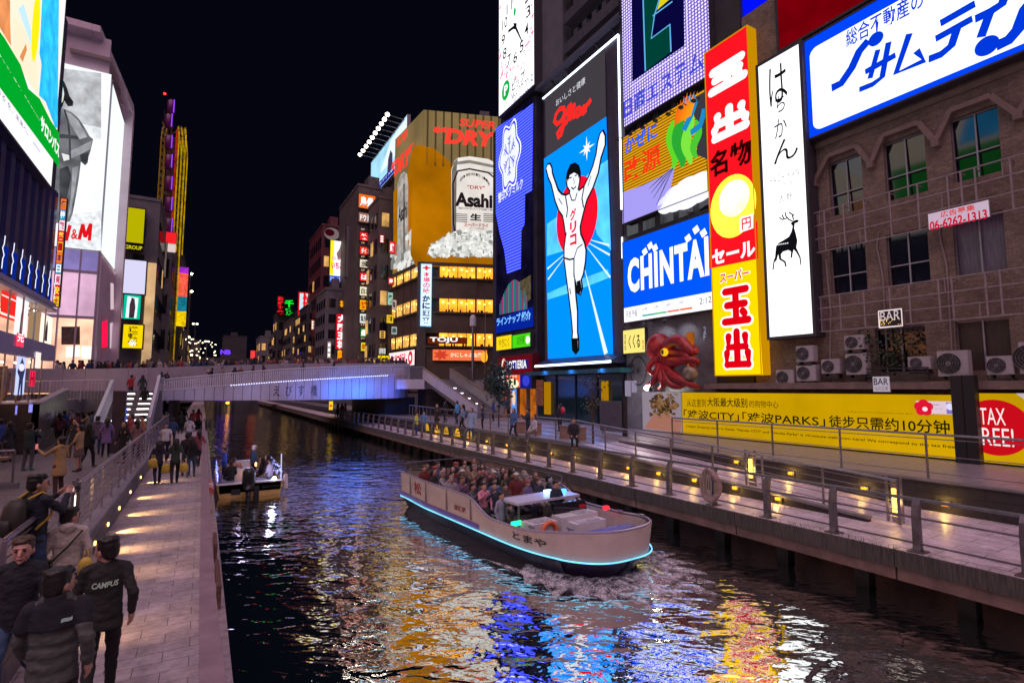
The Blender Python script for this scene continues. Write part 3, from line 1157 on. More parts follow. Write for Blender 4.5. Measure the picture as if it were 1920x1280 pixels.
def win_parts(t, p0, p1, X, glass, cols=2, row=0.62, deep=0.18, content=None):
 """window on plane x = X between world points p0 (lower, far) and p1 (upper, near)"""
 y1, y0 = p0.y, p1.y
 z0, z1 = p0.z, p1.z
 f = MB()
 w_ = 0.05
 for y in [y0 + (y1 - y0) * i / cols for i in range(cols + 1)]:
  f.bx(X - .035, X + .03, y - w_ / 2, y + w_ / 2, z0, z1)
 f.bx(X - .034, X + .03, y0 + w_ / 2, y1 - w_ / 2, z1 - w_, z1 - .001)
 f.bx(X - .1, X + .03, y0 - .08, y1 + .08, z0 - .06, z0 - .001)
 if row:
  zr = z0 + (z1 - z0) * (1 - row)
  f.bx(X - .033, X + .03, y0 + w_ / 2, y1 - w_ / 2, zr - .025, zr + .025)
 fo = f.build('window', FRAMEM, t)
 g = MB()
 k_ = .055 * (z1 - z0)
 g.add([(X + .035 + k_, y1, z0), (X + .035 + k_, y0, z0), (X + .035, y0, z1), (X + .035, y1, z1)], [(0, 1, 2, 3)])
 g.build('pane', glass, fo)
 return fo


def wall_with_holes(b, X, y0, y1, z0, z1, holes, th=0.4):
 """wall slab on x = X (towards +x) with rectangular openings (ya, yb, za, zb)"""
 ys = sorted({y0, y1, *[h[0] for h in holes], *[h[1] for h in holes]})
 zs = sorted({z0, z1, *[h[2] for h in holes], *[h[3] for h in holes]})
 for i in range(len(ys) - 1):
  run = None
  for j in range(len(zs) - 1):
   cy, cz = (ys[i] + ys[i + 1]) / 2, (zs[j] + zs[j + 1]) / 2
   inside = any(h[0] < cy < h[1] and h[2] < cz < h[3] for h in holes)
   if not inside:
    run = zs[j] if run is None else run
   if run is not None and (inside or j == len(zs) - 2):
    ze = zs[j] if inside else zs[j + 1]
    b.bx(X, X + th, ys[i], ys[i + 1], run, ze)
    run = None


# --- brown brick building
t = thing('brick_building', 'old brown brick building with hooded windows below the blue bordered billboard', 'building', (XF, 8, .8))
wins = []
for (tl, br, kind) in (((1553, 310), (1620, 385), 0), ((1655, 268), (1740, 355), 0), ((1780, 225), (1880, 325), 0), ((1555, 475), (1627, 545), 1), ((1660, 435), (1745, 525), 1), ((1785, 415), (1890, 510), 2),
                       ((1640, 615), (1740, 690), 3), ((1790, 605), (1900, 700), 4)):
 a, c = at(tl, X=XF), at(br, X=XF)
 wins.append([c.y, a.y, c.z, a.z, kind])
for w_ in list(wins[:2]) + [wins[3], wins[4]]:
 pass
rows = [(11.45, 14.02), (7.74, 10.0), (4.15, 6.05)]
for r, (z0, z1) in enumerate(rows):     # same rhythm carried on out of frame
 wins.append([4.2, 5.85, z0, z1, 1])
 wins.append([1.2, 2.9, z0, z1, 1])
for w_ in wins:
 z0, z1 = min(rows, key=lambda q: abs(q[0] - w_[2]))
 w_[2], w_[3] = z0, z1
b = MB()
wall_with_holes(b, XF, -2, 17.4, 0.8, 24, [w_[:4] for w_ in wins])
b.bx(XF + .4, XF + 12, -2, 17.4, 0.8, 24)
b.build('wall', BRICK, t)
PANES = {0: GLASSD, 1: GLASSD, 2: mat('curtained_glass', (0.2, 0.17, 0.24), 0.35, 0, 0.5, 5, stretch=(1, 6, 0.3)), 3: GLASSD, 4: mat('brown_blind', (0.09, 0.055, 0.05), 0.5, 0, 0.4, 4, stretch=(1, 6, .3))}
for i, w_ in enumerate(wins):
 win_parts(t, V((XF, w_[1], w_[2])), V((XF, w_[0], w_[3])), XF + .2, PANES[w_[4]], 2, 0.6 if w_[4] < 2 else 0)
b = MB()
tw = sorted([w_ for w_ in wins if abs(w_[2] - rows[0][0]) < .1], key=lambda q: -q[0])
for i, w_ in enumerate(tw):
 ga = (w_[1] + (tw[i - 1][0] if i else w_[1] + 1.2)) / 2
 gb = (w_[0] + (tw[i + 1][1] if i + 1 < len(tw) else w_[0] - 1.2)) / 2
 z1 = w_[3]
 pts = [(ga, z1 - .75), (w_[1] - .1, z1 + .3), (w_[0] + .1, z1 + .3), (gb, z1 - .75)]
 for j in range(3):
  (ya, za), (yb, zb) = pts[j], pts[j + 1]
  b.bar((XF - .12 - .003 * j, ya, za), (XF - .12 - .003 * j, yb, zb), .2, .24, up=(1, 0, 0))
 b.bx(XF - .3, XF - .002, ga - .13, ga + .13, z1 - .95, z1 - .68)
b.build('hood_mould', TRIM, t)
b = MB()
b.bx(XF - .1, XF - .004, -2, 17.4, 14.9, 15.15)
b.build('cornice', TRIM, t)
b = MB()
b.bx(XF - .9, XF - .004, -2, 20, 3.45, 3.75)
b.build('cornice', TRIM, t)
b = MB()
for y in (8.95, 11.2, 6.3):
 b.path([(XF - .06, y, 10.2), (XF - .06, y + .12, 9.6), (XF - .06, y - .05, 8.2), (XF - .06, y, 3.8)], .035, 6)
b.path([(XF - .05, 13.6, 3.9), (XF - .05, 13.4, 7), (XF - .05, 13.5, 9.5)], .05, 6)
b.build('cable', mat('old_pipe', (0.3, 0.24, 0.24), .6), t)

# steel lattices between the floors
LATT = mat('lattice_steel', (0.36, 0.27, 0.3), 0.5, 0.3, 0.25, 4)
for (z0, z1, lb, seed) in ((9.8, 11.7, 'rusting steel lattice frame on the brick wall below the hooded windows', 3), (6.08, 7.7, 'rusting steel lattice frame on the brick wall above the air conditioners', 8)):
 t = thing('sign_lattice', lb, 'lattice', (XF - .5, 10, z0), 'steel lattices on the brick wall')
 b = MB()
 X = XF - .45
 g_ = random.Random(seed)
 for k in range(4):
  z = z0 + (z1 - z0) * k / 3
  b.bar((X, 3, z), (X, 13.9, z), .05, .05)
 y = 3.0
 while y < 13.95:
  b.bar((X - .001, y, z0), (X - .001, y, z1), .06 if g_.random() < .5 else .035, .06)
  if g_.random() < .6:
   j = g_.randrange(3)
   b.bar((X + .001, y + .22, z0 + (z1 - z0) * j / 3), (X + .001, y + .22, z0 + (z1 - z0) * (j + 1) / 3), .03, .03)
  b.bar((X, y, z1 - .05), (XF, y, z1 - .05), .04)
  y += g_.choice((.42, .7, .85, 1.0))
 b.build('bars', LATT, t)
 b = MB()
 b.bx(X + .2, XF, 3.2, 3.26, z0, z1)
 b.bx(X + .2, XF, 13.7, 13.76, z0, z1)
 b.build('bracket', LATT, t)

# telephone and bar signs on the brick wall
fr = frX(XF - .56, (1740, 400), (1855, 400), (1740, 431), pt=(1740, 402))
s = Sign('notice_board', 'white notice board with a red telephone number on the brick wall lattice', fr, .06, emit(190, 165, 185, .9), WHITEP, rim=.01)
s.text('lettering', emit(200, 60, 60, .9, False), '広告募集', (1763, 398), (1829, 394), bold=.02)
s.text('lettering', emit(190, 20, 50, .9, False), '06-6262-1313', (1743, 416), (1852, 410), bold=.03)
s.done()
fr = frX(XF - .6, (1648, 600), (1692, 600), (1648, 615), pt=(1648, 583))
s = Sign('bar_sign', 'white outlined BAR sign strung with fairy lights on the lower lattice', fr, .05, mat('bar_board', (0.03, 0.025, .03), .6), LATT, rim=.01)
s.stroke('outline', emit(235, 215, 215, 1.1, False), [(.01, .02), (.99, .02), (.99, .98), (.01, .98)], .06, 2, False, True)
s.text('lettering', emit(200, 180, 185, .9, False), 'BAR', (.08, .93), (.92, .38), px=False)
g_ = random.Random(2)
for k in range(34):
 u, v = min(.9, abs(g_.gauss(.05, .4))), g_.uniform(.08, .5)
 s.rect('fairy_lights', emit(255, g_.choice((190, 220)), 110, 2.2, False), u, v, u + .03, v + .035, 4)
s.done()
fr = frX(XF - .95, (1637, 720), (1668, 720), (1637, 734), pt=(1637, 706))
s = Sign('bar_sign', 'small white hanging BAR sign above the yellow hoarding', fr, .06, emit(175, 160, 175, .8), WHITEP, rim=.01)
s.text('lettering', BLK, 'BAR', (.06, .9), (.94, .45), px=False, bold=.01)
s.text('lettering', emit(90, 80, 90, .8, False), '仏の広場', (.12, .36), (.9, .08), px=False)
s.done()

# air conditioners
ACW = mat('ac_white', (0.44, 0.39, 0.42), 0.5, 0, 0.15, 3)


def aircon(w_, h, d, label):
 t = thing('air_conditioner', label, 'air conditioner', (0, 0, 0), 'air conditioner units on the brick wall')
 b = MB()
 b.bx(0, d, -w_ / 2, w_ / 2, 0, h)
 b.bx(-.012, -.001, -w_ / 2 + .02, -w_ / 2 + w_ * .26, .03, h - .03)
 b.build('cabinet', ACW, t, local=True)
 c, r = w_ * .13, h * .4
 b = MB()
 b.path([(-.02, c, h / 2), (-.002, c, h / 2)], r, 20)
 g = b.build('fan_opening', BLACKP, t, local=True)
 b = MB()
 for k in range(5):
  rr = r * (k + 1) / 5
  pts = [(-.03, c + rr * math.cos(a * math.pi / 10), h / 2 + rr * math.sin(a * math.pi / 10)) for a in range(21)]
  b.path(pts, .008, 4, False)
 for a in range(6):
  b.bar((-.028, c, h / 2), (-.028, c + r * math.cos(a * math.pi / 3), h / 2 + r * math.sin(a * math.pi / 3)), .012)
 b.path([(-.035, c, h / 2), (-.031, c, h / 2)], .1 * h, 10)
 b.build('grille', mat('grille', (0.16, 0.14, 0.16), .5), g, local=True)
 b = MB()
 for sx in (-1, 1):
  b.bx(.02, d - .02, sx * w_ * .35 - .03, sx * w_ * .35 + .03, -.12, -.002)
 b.build('foot', DARKMETAL, t, local=True)
 return t


acs = [((1493, 648, 1525, 678), 'air conditioner on the left beside the white sign, upper of a stacked pair'), ((1493, 684, 1530, 714), 'air conditioner below another, just right of the yellow red sign'),
       ((1455, 693, 1488, 722), 'air conditioner nearest the foot of the yellow red sign'), ((1540, 673, 1575, 700), 'small air conditioner left of the large white one'),
       ((1583, 628, 1620, 655), 'air conditioner up on a stand above the large white one'), ((1586, 662, 1625, 702), 'large white air conditioner left of the hanging BAR sign'),
       ((1702, 668, 1745, 692), 'grey low air conditioner right of the hanging BAR sign'), ((1758, 657, 1815, 705), 'largest air conditioner, directly above the dark pillars'),
       ((1850, 667, 1900, 702), 'air conditioner right of the dark pillars'), ((1912, 640, 1962, 700), 'air conditioner cut by the right edge of the photo')]
for (x0, y0, x1, y1), lb in acs:
 X = XF - .85
 a, c = at((x0, y1), X=X), at((x1, y0), X=X)
 wd = a.y - c.y
 cx = (x0 + x1) / 2
 z0, z1 = at((cx, y1), X=X).z, at((cx, y0), X=X).z
 o = aircon(wd * .95, z1 - z0, .36, lb)
 o.location = (X, (a.y + c.y) / 2, z0)
 if abs(y1 - 702) > 6:
  pass
t = thing('plant_ledge', 'dark ledge with railings carrying the air conditioners above the hoarding', 'ledge', (XF - .9, 9, 3.76))
b = MB()
for z in (3.8, 3.95, 4.1, 4.25):
 b.bx(XF - .95, XF - .9, 9.4, 11.6, z, z + .06)
b.build('slat', DARKMETAL, t)
b = MB()
for (x0, y0, x1, y1), lb in acs:
 a = at(((x0 + x1) / 2, y1), X=XF - .85)
 if a.z > 3.95:
  b.bx(XF - .85, XF - .5, a.y - .35, a.y + .35, a.z - .18, a.z - .125)
  b.bx(XF - .5, XF - .003, a.y - .03, a.y + .03, a.z - .18, a.z - .13)
b.build('shelf', DARKMETAL, t)


def leafy(name, label, base, h, r, n, seed, leafc=(0.05, 0.09, 0.03), trunk=.03, clump=.28, lean=(0, 0), size=.07, low=.35):
 g_ = random.Random(seed)
 t = thing(name, label, 'tree' if h > 2 else 'plant', base)
 base = V(base)
 b = MB()
 topp = base + V((lean[0], lean[1], h * .72))
 b.path([base, base.lerp(topp, .5) + V((.03, .02, 0)), topp], [trunk, trunk * .8, trunk * .45], 7)
 cl = []
 for k in range(10):
  a = g_.uniform(0, 6.28)
  z = h * g_.uniform(low, .95)
  e = base + V((lean[0] * z / h + r * g_.uniform(.3, 1) * math.cos(a), lean[1] * z / h + r * g_.uniform(.3, 1) * math.sin(a), z))
  s_ = base.lerp(topp, min(1, max(.2, z / h - .1)))
  b.path([s_, e], [trunk * .45, trunk * .15], 5)
  cl.append(e)
 b.build('trunk', mat('bark', (0.09, 0.06, 0.05), .8, 0, .4, 8), t)
 b = MB()
 for k in range(n):
  c = g_.choice(cl) + V([g_.gauss(0, clump) for _ in range(3)])
  d = V([g_.uniform(-1, 1) for _ in range(3)]).normalized()
  e = d.cross(V([g_.uniform(-1, 1) for _ in range(3)])).normalized() * size * g_.uniform(.3, .6)
  d = d * size * g_.uniform(.7, 1.4)
  b.add([c, c + d * .5 + e, c + d, c + d * .5 - e], [(0, 1, 2, 3)])
 b.build('crown', mat('leaf_%d' % seed, leafc, .6, 0, .5, 3), t)
 return t


leafy('potted_plant', 'dark climbing plant on the ledge below the fairy light BAR sign', (XF - .6, 11.3, 3.8), 1.9, .9, 500, 5, (0.025, 0.045, 0.015), .02, .2, (0, -.4), .12)

# --- yellow hoarding
XH = 24.3
YEL = emit(222, 172, 2, .66, True, .14, .35)


def hoard(fr, nm, lb):
 s = Sign(nm, lb, fr, .12, YEL, DARKMETAL, 'hoarding', rim=.02)
 return s


fr = Fr((XH, at((1280, 780), X=XH).y, .86), (0, -1, 0), at((1280, 780), X=XH).y - at((1797, 780), X=XH).y, 2.38)
s = hoard(fr, 'hoarding', 'long yellow hoarding with black Chinese lettering beside the right walkway')
TXB = emit(40, 34, 8, .7, False)
s.text('lettering', TXB, '从这里到', (1289, 747), (1325, 763))
s.text('lettering', TXB, '大阪最大级别', (1327, 745), (1403, 764), bold=.012)
s.text('lettering', TXB, '的购物中心', (1406, 750), (1461, 765))
s.text('lettering', TXB, '｢难波CITY｣｢难波PARKS｣', (1283, 767), (1549, 800), bold=.012)
s.text('lettering', TXB, '徒步只需约10分钟！', (1555, 778), (1796, 815), bold=.015)
s.text('lettering', emit(50, 40, 10, .7, False), 'Largest shopping center in Osaka. "Namba CITY" and "Namba Parks" is 10-minute walk from here! We correspond to the tax free.', (1288, 796), (1795, 842), bold=.015)
s.text('lettering', emit(120, 95, 10, .7, False), '从难波站步行 约10分钟即可到达 购物 餐饮', (1590, 770), (1712, 777))
u0, v1 = fr.uv((1718, 751))
u1, v0 = fr.uv((1793, 777))
s.rect('badge', emit(215, 190, 205, .9, False), u0, v0, u1, v1, 2)
c = fr.uv((1733, 764))
for k in range(5):
 a = k * 2 * math.pi / 5 + .3
 s.disc('badge_mark', emit(215, 20, 50, .9, False), (c[0] + .16 * math.cos(a) / fr.w, c[1] + .16 * math.sin(a) / fr.h), .17, l=3, px=False, n=12)
s.disc('badge_mark', emit(240, 220, 225, .9, False), (c[0] + .05 / fr.w, c[1] - .05 / fr.h), .09, l=4, px=False, n=10)
s.text('badge_lettering', emit(120, 90, 110, .8, False), 'Japan.', (1747, 756), (1763, 761))
s.text('badge_lettering', emit(170, 140, 160, .8, False), 'Tax-free Shop', (1747, 764), (1769, 768))
u0, v1 = fr.uv((1775, 754)); u1, v0 = fr.uv((1792, 776))
s.rect('badge_seal', emit(120, 110, 180, .9, False), u0, v0, u1, v1, 3)
s.disc('badge_seal', emit(215, 210, 240, .9, False), (1783, 762), .13, l=4)
s.done()
fr = Fr((XH, at((1205, 780), X=XH).y, .86), (0, -1, 0), at((1205, 780), X=XH).y - at((1279, 780), X=XH).y, 2.38)
s = Sign('hoarding', 'food poster of roast pieces on white, left of the yellow hoarding', fr, .12, emit(150, 135, 150, .75), DARKMETAL, 'hoarding', rim=.02)
g_ = random.Random(5)
for k in range(150):
 u, v = g_.gauss(.55, .17), g_.gauss(.68, .15)
 if v < .25 or not .05 < u < .97 or v > .98:
  continue
 c = g_.choice(((90, 62, 42), (120, 84, 52), (60, 40, 30), (140, 105, 70), (78, 58, 30)))
 s.disc('food_picture', emit(*c, .8, False), (u, v), g_.uniform(.08, .2), g_.uniform(.06, .14), l=2 + k % 5, px=False, n=8, wob=lambda t: .25 * math.sin(3 * t + k))
s.poly('dish_picture', emit(165, 110, 95, .8, False), [(.05, .05), (.95, .0), (1, .3), (.7, .45), (.3, .42)], 2, False)
s.done()
fr = Fr((XH, at((1832, 780), X=XH).y, .86), (0, -1, 0), 4.2, 2.45)
s = hoard(fr, 'hoarding', 'yellow hoarding with a red tax free disc at the right edge of the photo')
s.disc('red_disc', emit(196, 12, 26, .85, False), (1866, 801), .98, l=2, n=40)
s.text('lettering', emit(245, 225, 225, .9, False), 'TAX', (1836, 764), (1887, 797), bold=.0, l=3)
s.text('lettering', emit(245, 225, 225, .9, False), 'FREE!', (1826, 800), (1903, 838), bold=.0, l=3)
s.poly('white_corner', emit(190, 180, 190, .8, False), [(1905, 737), (1990, 737), (1990, 800)], 2)
s.done()
t = thing('column', 'pair of black columns between the two yellow hoardings', 'column', (23.9, 8.3, .8))
b = MB()
for px in (1800, 1822):
 y = at((px, 780), X=23.9).y
 b.bx(23.75, 24.1, y - .19, y + .17, .8, 3.95)
b.build('shaft', BLACKP, t)

# --- red billboard, blue backdrop and the big blue bordered billboard over the brick building
a = at((1462, 95), X=XF - .1)
fr = Fr((XF - .1, a.y, a.z), (0, -1, 0), 16, 9)
s = Sign('billboard', 'plain dark red billboard at the top right above the blue bordered sign', fr, .5, emit(122, 0, 12, .7, True, .2, .8), rim=.12)
s.done()
fr = frX(XF - .5, (1503, 200), (1990, 200), (1515, 261), pt=(1503, 83))
s = Sign('billboard', 'huge white billboard with rounded blue border and blue lettering at the top right', fr, .5, emit(0, 62, 232, 1.5), rim=.08)
u0, v1 = fr.uv((1518, 95)); u1, v0 = .98, fr.uv((1536, 243))[1]
r = .045
pts = []
hw = fr.w / fr.h
for (cu, cv, a0) in ((u1 - r, v0 + r * hw, -90), (u1 - r, v1 - r * hw, 0), (u0 + r, v1 - r * hw, 90), (u0 + r, v0 + r * hw, 180)):
 for k in range(7):
  a = RAD(a0 + 15 * k)
  pts.append((cu + r * math.cos(a), cv + r * hw * math.sin(a)))
s.poly('white_panel', emit(238, 246, 255, 2.0), pts, 2, False)
BLU = emit(0, 52, 205, 1.3, False)
s.text('lettering', BLU, '総合不動産の', (1586, 59), (1733, 15), 3, bold=.012)
K = .36
for pts_, wd in (([(1560, 166), (1578, 157), (1598, 128), (1612, 97), (1629, 77)], K), ([(1623, 136), (1680, 104)], K * .7), ([(1647, 94), (1632, 148)], K * .6), ([(1667, 80), (1655, 145), (1637, 159), (1612, 169)], K * .65),
                 ([(1706, 64), (1681, 138), (1733, 115), (1719, 96)], K * .7), ([(1764, 45), (1829, 8)], K * .8), ([(1755, 74), (1824, 36)], K * .75), ([(1796, 52), (1785, 86), (1765, 103), (1742, 112)], K * .8),
                 ([(1829, 37), (1856, 24), (1880, 8), (1886, -12)], K * .85), ([(1857, 24), (1840, 71)], K * .8), ([(1869, 87), (1892, 76), (1910, 55), (1924, 18), (1945, -8)], K * 1.1)):
 s.stroke('lettering', BLU, pts_, wd, 3)
s.disc('lettering', BLU, (1643, 74), .3, l=3)
s.disc('lettering', BLU, (1851, 87), .36, l=3)
s.done()

# --- tall white sign with the deer (its square code is left blank)
fr = frX(XF - .75, (1433, 380), (1513, 380), (1443, 632), pt=(1423, 126))
s = Sign('vertical_sign', 'tall white sign with thin brush lettering and a black deer emblem', fr, .75, WH, rim=.14)
for ch, tl, br in (('は', (1441, 132), (1478, 186)), ('ち', (1454, 184), (1473, 206)), ('か', (1452, 228), (1477, 252)), ('ん', (1450, 270), (1498, 292))):
 s.text('lettering', BLKL, ch, tl, br, 3, bold=.0)
s.text('lettering', emit(150, 150, 160, 1, False), 'H A C H I K A N', (1444, 334), (1499, 328))
s.text('lettering', emit(160, 160, 170, 1, False), 'Y O S H I N O', (1450, 348), (1494, 342))
s.text('lettering', emit(110, 100, 120, 1, False), '吉 野', (1461, 368), (1486, 373))
deer = [(1499, 413), (1497, 417), (1491, 419), (1490, 428), (1493, 438), (1496, 452), (1494, 464), (1497, 471), (1502, 482), (1503.5, 497), (1501.5, 497), (1499.5, 483), (1493, 472), (1489, 468), (1487, 476),
  (1486, 484), (1483, 483), (1484, 472), (1479, 469), (1469, 472), (1465, 477), (1466, 485), (1474, 490), (1476, 500), (1473, 500), (1471, 492), (1462, 487), (1460, 477), (1457, 488), (1453, 492), (1451.5, 506), (1449, 506),
  (1451, 490), (1454, 482), (1455, 470), (1456, 462), (1460, 456), (1469, 451), (1480, 444), (1485, 434), (1487, 424), (1483, 419), (1489, 414), (1494, 412)]
s.poly('deer_emblem', BLKL, deer, 3)
for p_ in ([(1487, 415), (1480, 412), (1474, 405), (1473, 398)], [(1477, 409), (1468, 412), (1462, 408)], [(1489, 413), (1486, 402), (1480, 398)], [(1471, 411), (1467, 403)], [(1487, 406), (1490, 401)]):
 s.stroke('deer_emblem', BLKL, p_, .06, 3)
for k in range(6):
 s.disc('deer_spots', WHT, (1460 + k * 3.6, 459 - k * .6), .035, l=4, n=6)
s.done()

# --- red and yellow supermarket sign
XT = 24.3
fr = frX(XT, (1332, 400), (1415, 400), (1342, 703), pt=(1323, 101))
s = Sign('vertical_sign', 'tall red and yellow sign with huge white and red characters and a moon', fr, .8, emit(232, 18, 30, 1.6), emit(215, 150, 0, .7), rim=.05)
YL = emit(255, 205, 0, 1.6)
s.poly('yellow_field', YL, [(1335, 502), (1418, 485), (1431, 702), (1342, 703)], 2)
s.disc('moon', emit(252, 225, 60, 1.5, True, .25, .6), (1374, 387), 1.42, 1.72, l=3, n=40)
s.disc('moon_glow', emit(255, 246, 190, 1.5, False, .3, .8), (1377, 372), .95, 1.0, l=4, n=30)
s.poly('red_band', emit(232, 18, 30, 1.6), [(1330, 445), (1350, 446), (1385, 441), (1421, 414), (1423, 485), (1330, 504)], 3)
s.poly('price_box', WHT, [(1388, 408), (1414, 401), (1414, 428), (1388, 437)], 5)
RED = emit(214, 0, 18, 1.2, False)
s.text('price_lettering', RED, '円', (1392, 411), (1410, 427), 6, bold=.02)
GY = [[(.1, .9), (.9, .9)], [(.16, .52), (.84, .52)], [(.5, .9), (.5, .08)], [(.05, .08), (.95, .08)], [(.76, .32), (.82, .26)]]
GD = [[(.5, .98), (.5, .06)], [(.16, .86), (.16, .55), (.84, .55), (.84, .86)], [(.07, .38), (.07, .05), (.93, .05), (.93, .38)]]
s.glyph('lettering', WHT, GY, (1331, 138), (1399, 142), .5, 4)
s.glyph('lettering', WHT, GD, (1336, 219), (1404, 234), .5, 4)
s.text('lettering', emit(40, 0, 4, 1, False), '名物', (1331, 290), (1411, 304), 4, bold=.03)
s.text('lettering', WHT, 'セール', (1336, 470), (1418, 479), 5, bold=.04)
s.text('lettering', WHT, 'スーパー', (1350, 511), (1408, 522), 4, bold=.06)
s.text('lettering', RED, 'スーパー', (1351, 513), (1406, 520), 5, bold=.02)
for ch, a, c in (('玉', (1352, 537), (1411, 609)), ('出', (1356, 618), (1412, 690))):
 g = GY if ch == '玉' else GD
 s.glyph('lettering', WHT, g, (a[0] + 4, a[1] + 5), (c[0] - 4, c[1] - 5), .62, 4)
 s.glyph('lettering', RED, g, (a[0] + 4, a[1] + 5), (c[0] - 4, c[1] - 5), .4, 5)
s.done()

# --- blue letting agent sign
fr = frX(XF - .4, (1169, 500), (1334, 500), (1170, 605), pt=(1168, 455))
s = Sign('billboard', 'blue billboard with huge white capital letters and a white weather strip', fr, .35, emit(0, 74, 232, 1.2, True, .02), rim=.05)
u, v = fr.uv((1170, 578))
s.rect('weather_strip', WH1, 0, 0, 1, v, 2)
s.text('lettering', WHT, 'CHINTAI', (1177, 487), (1331, 517), 3, bold=.045, sp=1.12)
for c in ((1220, 461), (1229, 465), (1210, 472), (1306, 431), (1320, 437), (1291, 447)):
 u, v = fr.uv(c)
 q = .27
 s.poly('lettering', WHT, [(u - q / fr.w, v + .1 / fr.h), (u - .1 / fr.w, v - q / fr.h), (u + q / fr.w, v - .1 / fr.h), (u + .1 / fr.w, v + q / fr.h)], 4, False)
s.text('strip_lettering', emit(60, 60, 90, 1, False), '天気予報', (1174, 584), (1196, 593), 3)
s.text('strip_lettering', emit(60, 60, 90, 1, False), '2:12', (1312, 559), (1335, 567), 3)
for x, c in ((1205, (60, 170, 170)), (1228, (90, 190, 130)), (1252, (230, 120, 100)), (1276, (240, 110, 60))):
 s.stroke('strip_chart', emit(*c, 1, False), [(x, 592 - (x - 1205) * .16), (x + 23, 588.5 - (x - 1205) * .16)], .12, 3)
for x, w_ in ((1206, '6時'), (1226, '12時'), (1249, '18時'), (1273, '24時')):
 s.text('strip_lettering', emit(90, 90, 110, 1, False), w_, (x, 577 - (x - 1206) * .18), (x + 9, 581 - (x - 1206) * .18), 3)
s.done()

# --- medicine billboard: lettering, wind ribbon and clouds
fr = frX(XF - .35, (1169, 330), (1327, 330), (1168, 420), pt=(1169, 259))
s = Sign('billboard', 'gold lamp billboard with blue and red lettering above a lavender cloth shape', fr, .35, led_dots('gold_lamps', (225, 160, 20), (110, 70, 4), .9, 5.2, .3, 'X', True), rim=.05)
s.poly('grey_field', emit(66, 62, 72, .7, False), [(1290, 190), (1327, 171), (1330, 300), (1306, 290), (1312, 240)], 2)
for i, (x0, y0, ln, wd) in enumerate(((1262, 318, 92, .75), (1276, 318, 104, .95), (1292, 316, 96, .8), (1306, 310, 70, .6))):   # plain green wind ribbons and an orange leaf spray
 s.stroke('wind_swirl', emit(*((90, 205, 40), (40, 160, 50), (120, 220, 60), (70, 190, 50))[i], 1.1, False), [(x0 + 5 * math.sin(k * .55 + i), y0 - ln * k / 12 - (x0 - 1262) * .3) for k in range(13)], [wd * (.2 + .8 * math.sin(math.pi * (k + .5) / 13)) for k in range(13)], 3 + i * .2)
for k in range(7):
 u, v = s.fr.uv((1270 + k * 3.4, 224 - k * 1.9))
 s.poly('leaf_spray', emit(235, 100 + 8 * k, 20, 1.1, False), [(u - .25 / s.fr.w, v - .3 / s.fr.h), (u + .25 / s.fr.w, v - .3 / s.fr.h), (u + (.1 + .12 * k) / s.fr.w, v + (1.3 - .1 * abs(k - 3)) / s.fr.h)], 4 + k * .1, False)
s.text('lettering', emit(40, 90, 230, 1.2, False), 'かぜに', (1172, 263), (1233, 257), 3, bold=.03)
s.text('lettering', emit(235, 50, 20, 1.3, False), '改源', (1170, 303), (1240, 312), 3, bold=.02)
s.poly('cloth_shape', emit(160, 150, 232, 1.1), [(1168, 361), (1206, 348), (1240, 331), (1266, 311), (1258, 356), (1238, 392), (1168, 420)], 3)
for e in ((1222, 362), (1226, 372), (1232, 384), (1218, 354)):
 s.stroke('cloth_lines', BLK, [(1264, 315), ((1264 + e[0]) / 2, (315 + e[1]) / 2 - 2), e], [.02, .08, .03], 4)
for c, rr in (((1268, 372), 1.1), ((1290, 362), 1.3), ((1312, 352), 1.2), ((1326, 348), 1.0), ((1251, 383), .8)):
 s.disc('cloud_shape', emit(235, 235, 245, 1.3, False), c, rr, rr * .75, l=3)
s.poly('cloud_shape', emit(235, 235, 245, 1.3, False), [(1238, 392), (1262, 366), (1330, 345), (1330, 358)], 3)
s.stroke('wind_ribbon', emit(30, 130, 190, 1.1, False), [(1283, 245), (1296, 218), (1304, 195), (1300, 184), (1288, 188), (1281, 204)], .42, 4)
s.stroke('wind_ribbon', emit(30, 130, 190, 1.1, False), [(1296, 250), (1314, 236), (1320, 215), (1322, 204)], .4, 4)
s.done()
t = thing('lamp_gantry', 'row of small lamp arms along the foot of the white dotted billboard', 'gantry', (XF - .8, 23, 21.6))
b = MB()
for k in range(7):
 p = at((1172 + k * 24, 262 - k * 12.4), X=XF - .2)
 b.path([p, p + V((-.5, 0, .05)), p + V((-.7, 0, -.25))], .03, 5)
 b.bx(p.x - .85, p.x - .6, p.y - .1, p.y + .1, p.z - .33, p.z - .2)
b.build('arm', DARKMETAL, t)

# --- dotted lamp billboard
fr = frX(XF - .4, (1169, 150), (1334, 150), (1170, 240), z1=36)
s = Sign('billboard', 'billboard of white lamp dots round a navy panel with a green block emblem', fr, .35, led_dots('lavender_lamps', (225, 215, 255), (104, 84, 170), 1.15, 4.4, .33), rim=.05)
s.poly('navy_panel', emit(8, 6, 60, .8, False), [(1186, 154), (1284, 86), (1282, -60), (1184, -60)], 2)
CY = emit(90, 170, 220, 1.2, False)
GR = emit(0, 62, 52, .9, False)
s.poly('emblem_fill', GR, [(1207, 7), (1211, 134), (1259, 98), (1257, 47), (1222, 73), (1228, 30), (1245, -40), (1206, -40)], 3)
s.stroke('emblem_outline', CY, [(1206, -40), (1207, 7), (1211, 134)], .12, 4)
s.stroke('emblem_outline', CY, [(1259, 98), (1257, 47), (1222, 73), (1228, 30), (1237, 0), (1250, -40)], .12, 4)
s.poly('emblem_wedge', emit(215, 200, 30, 1, False), [(1233, 20), (1256, 0), (1262, -30), (1244, -20)], 4)
s.stroke('emblem_outline', CY, [(1225, 31), (1262, 4)], .1, 5)
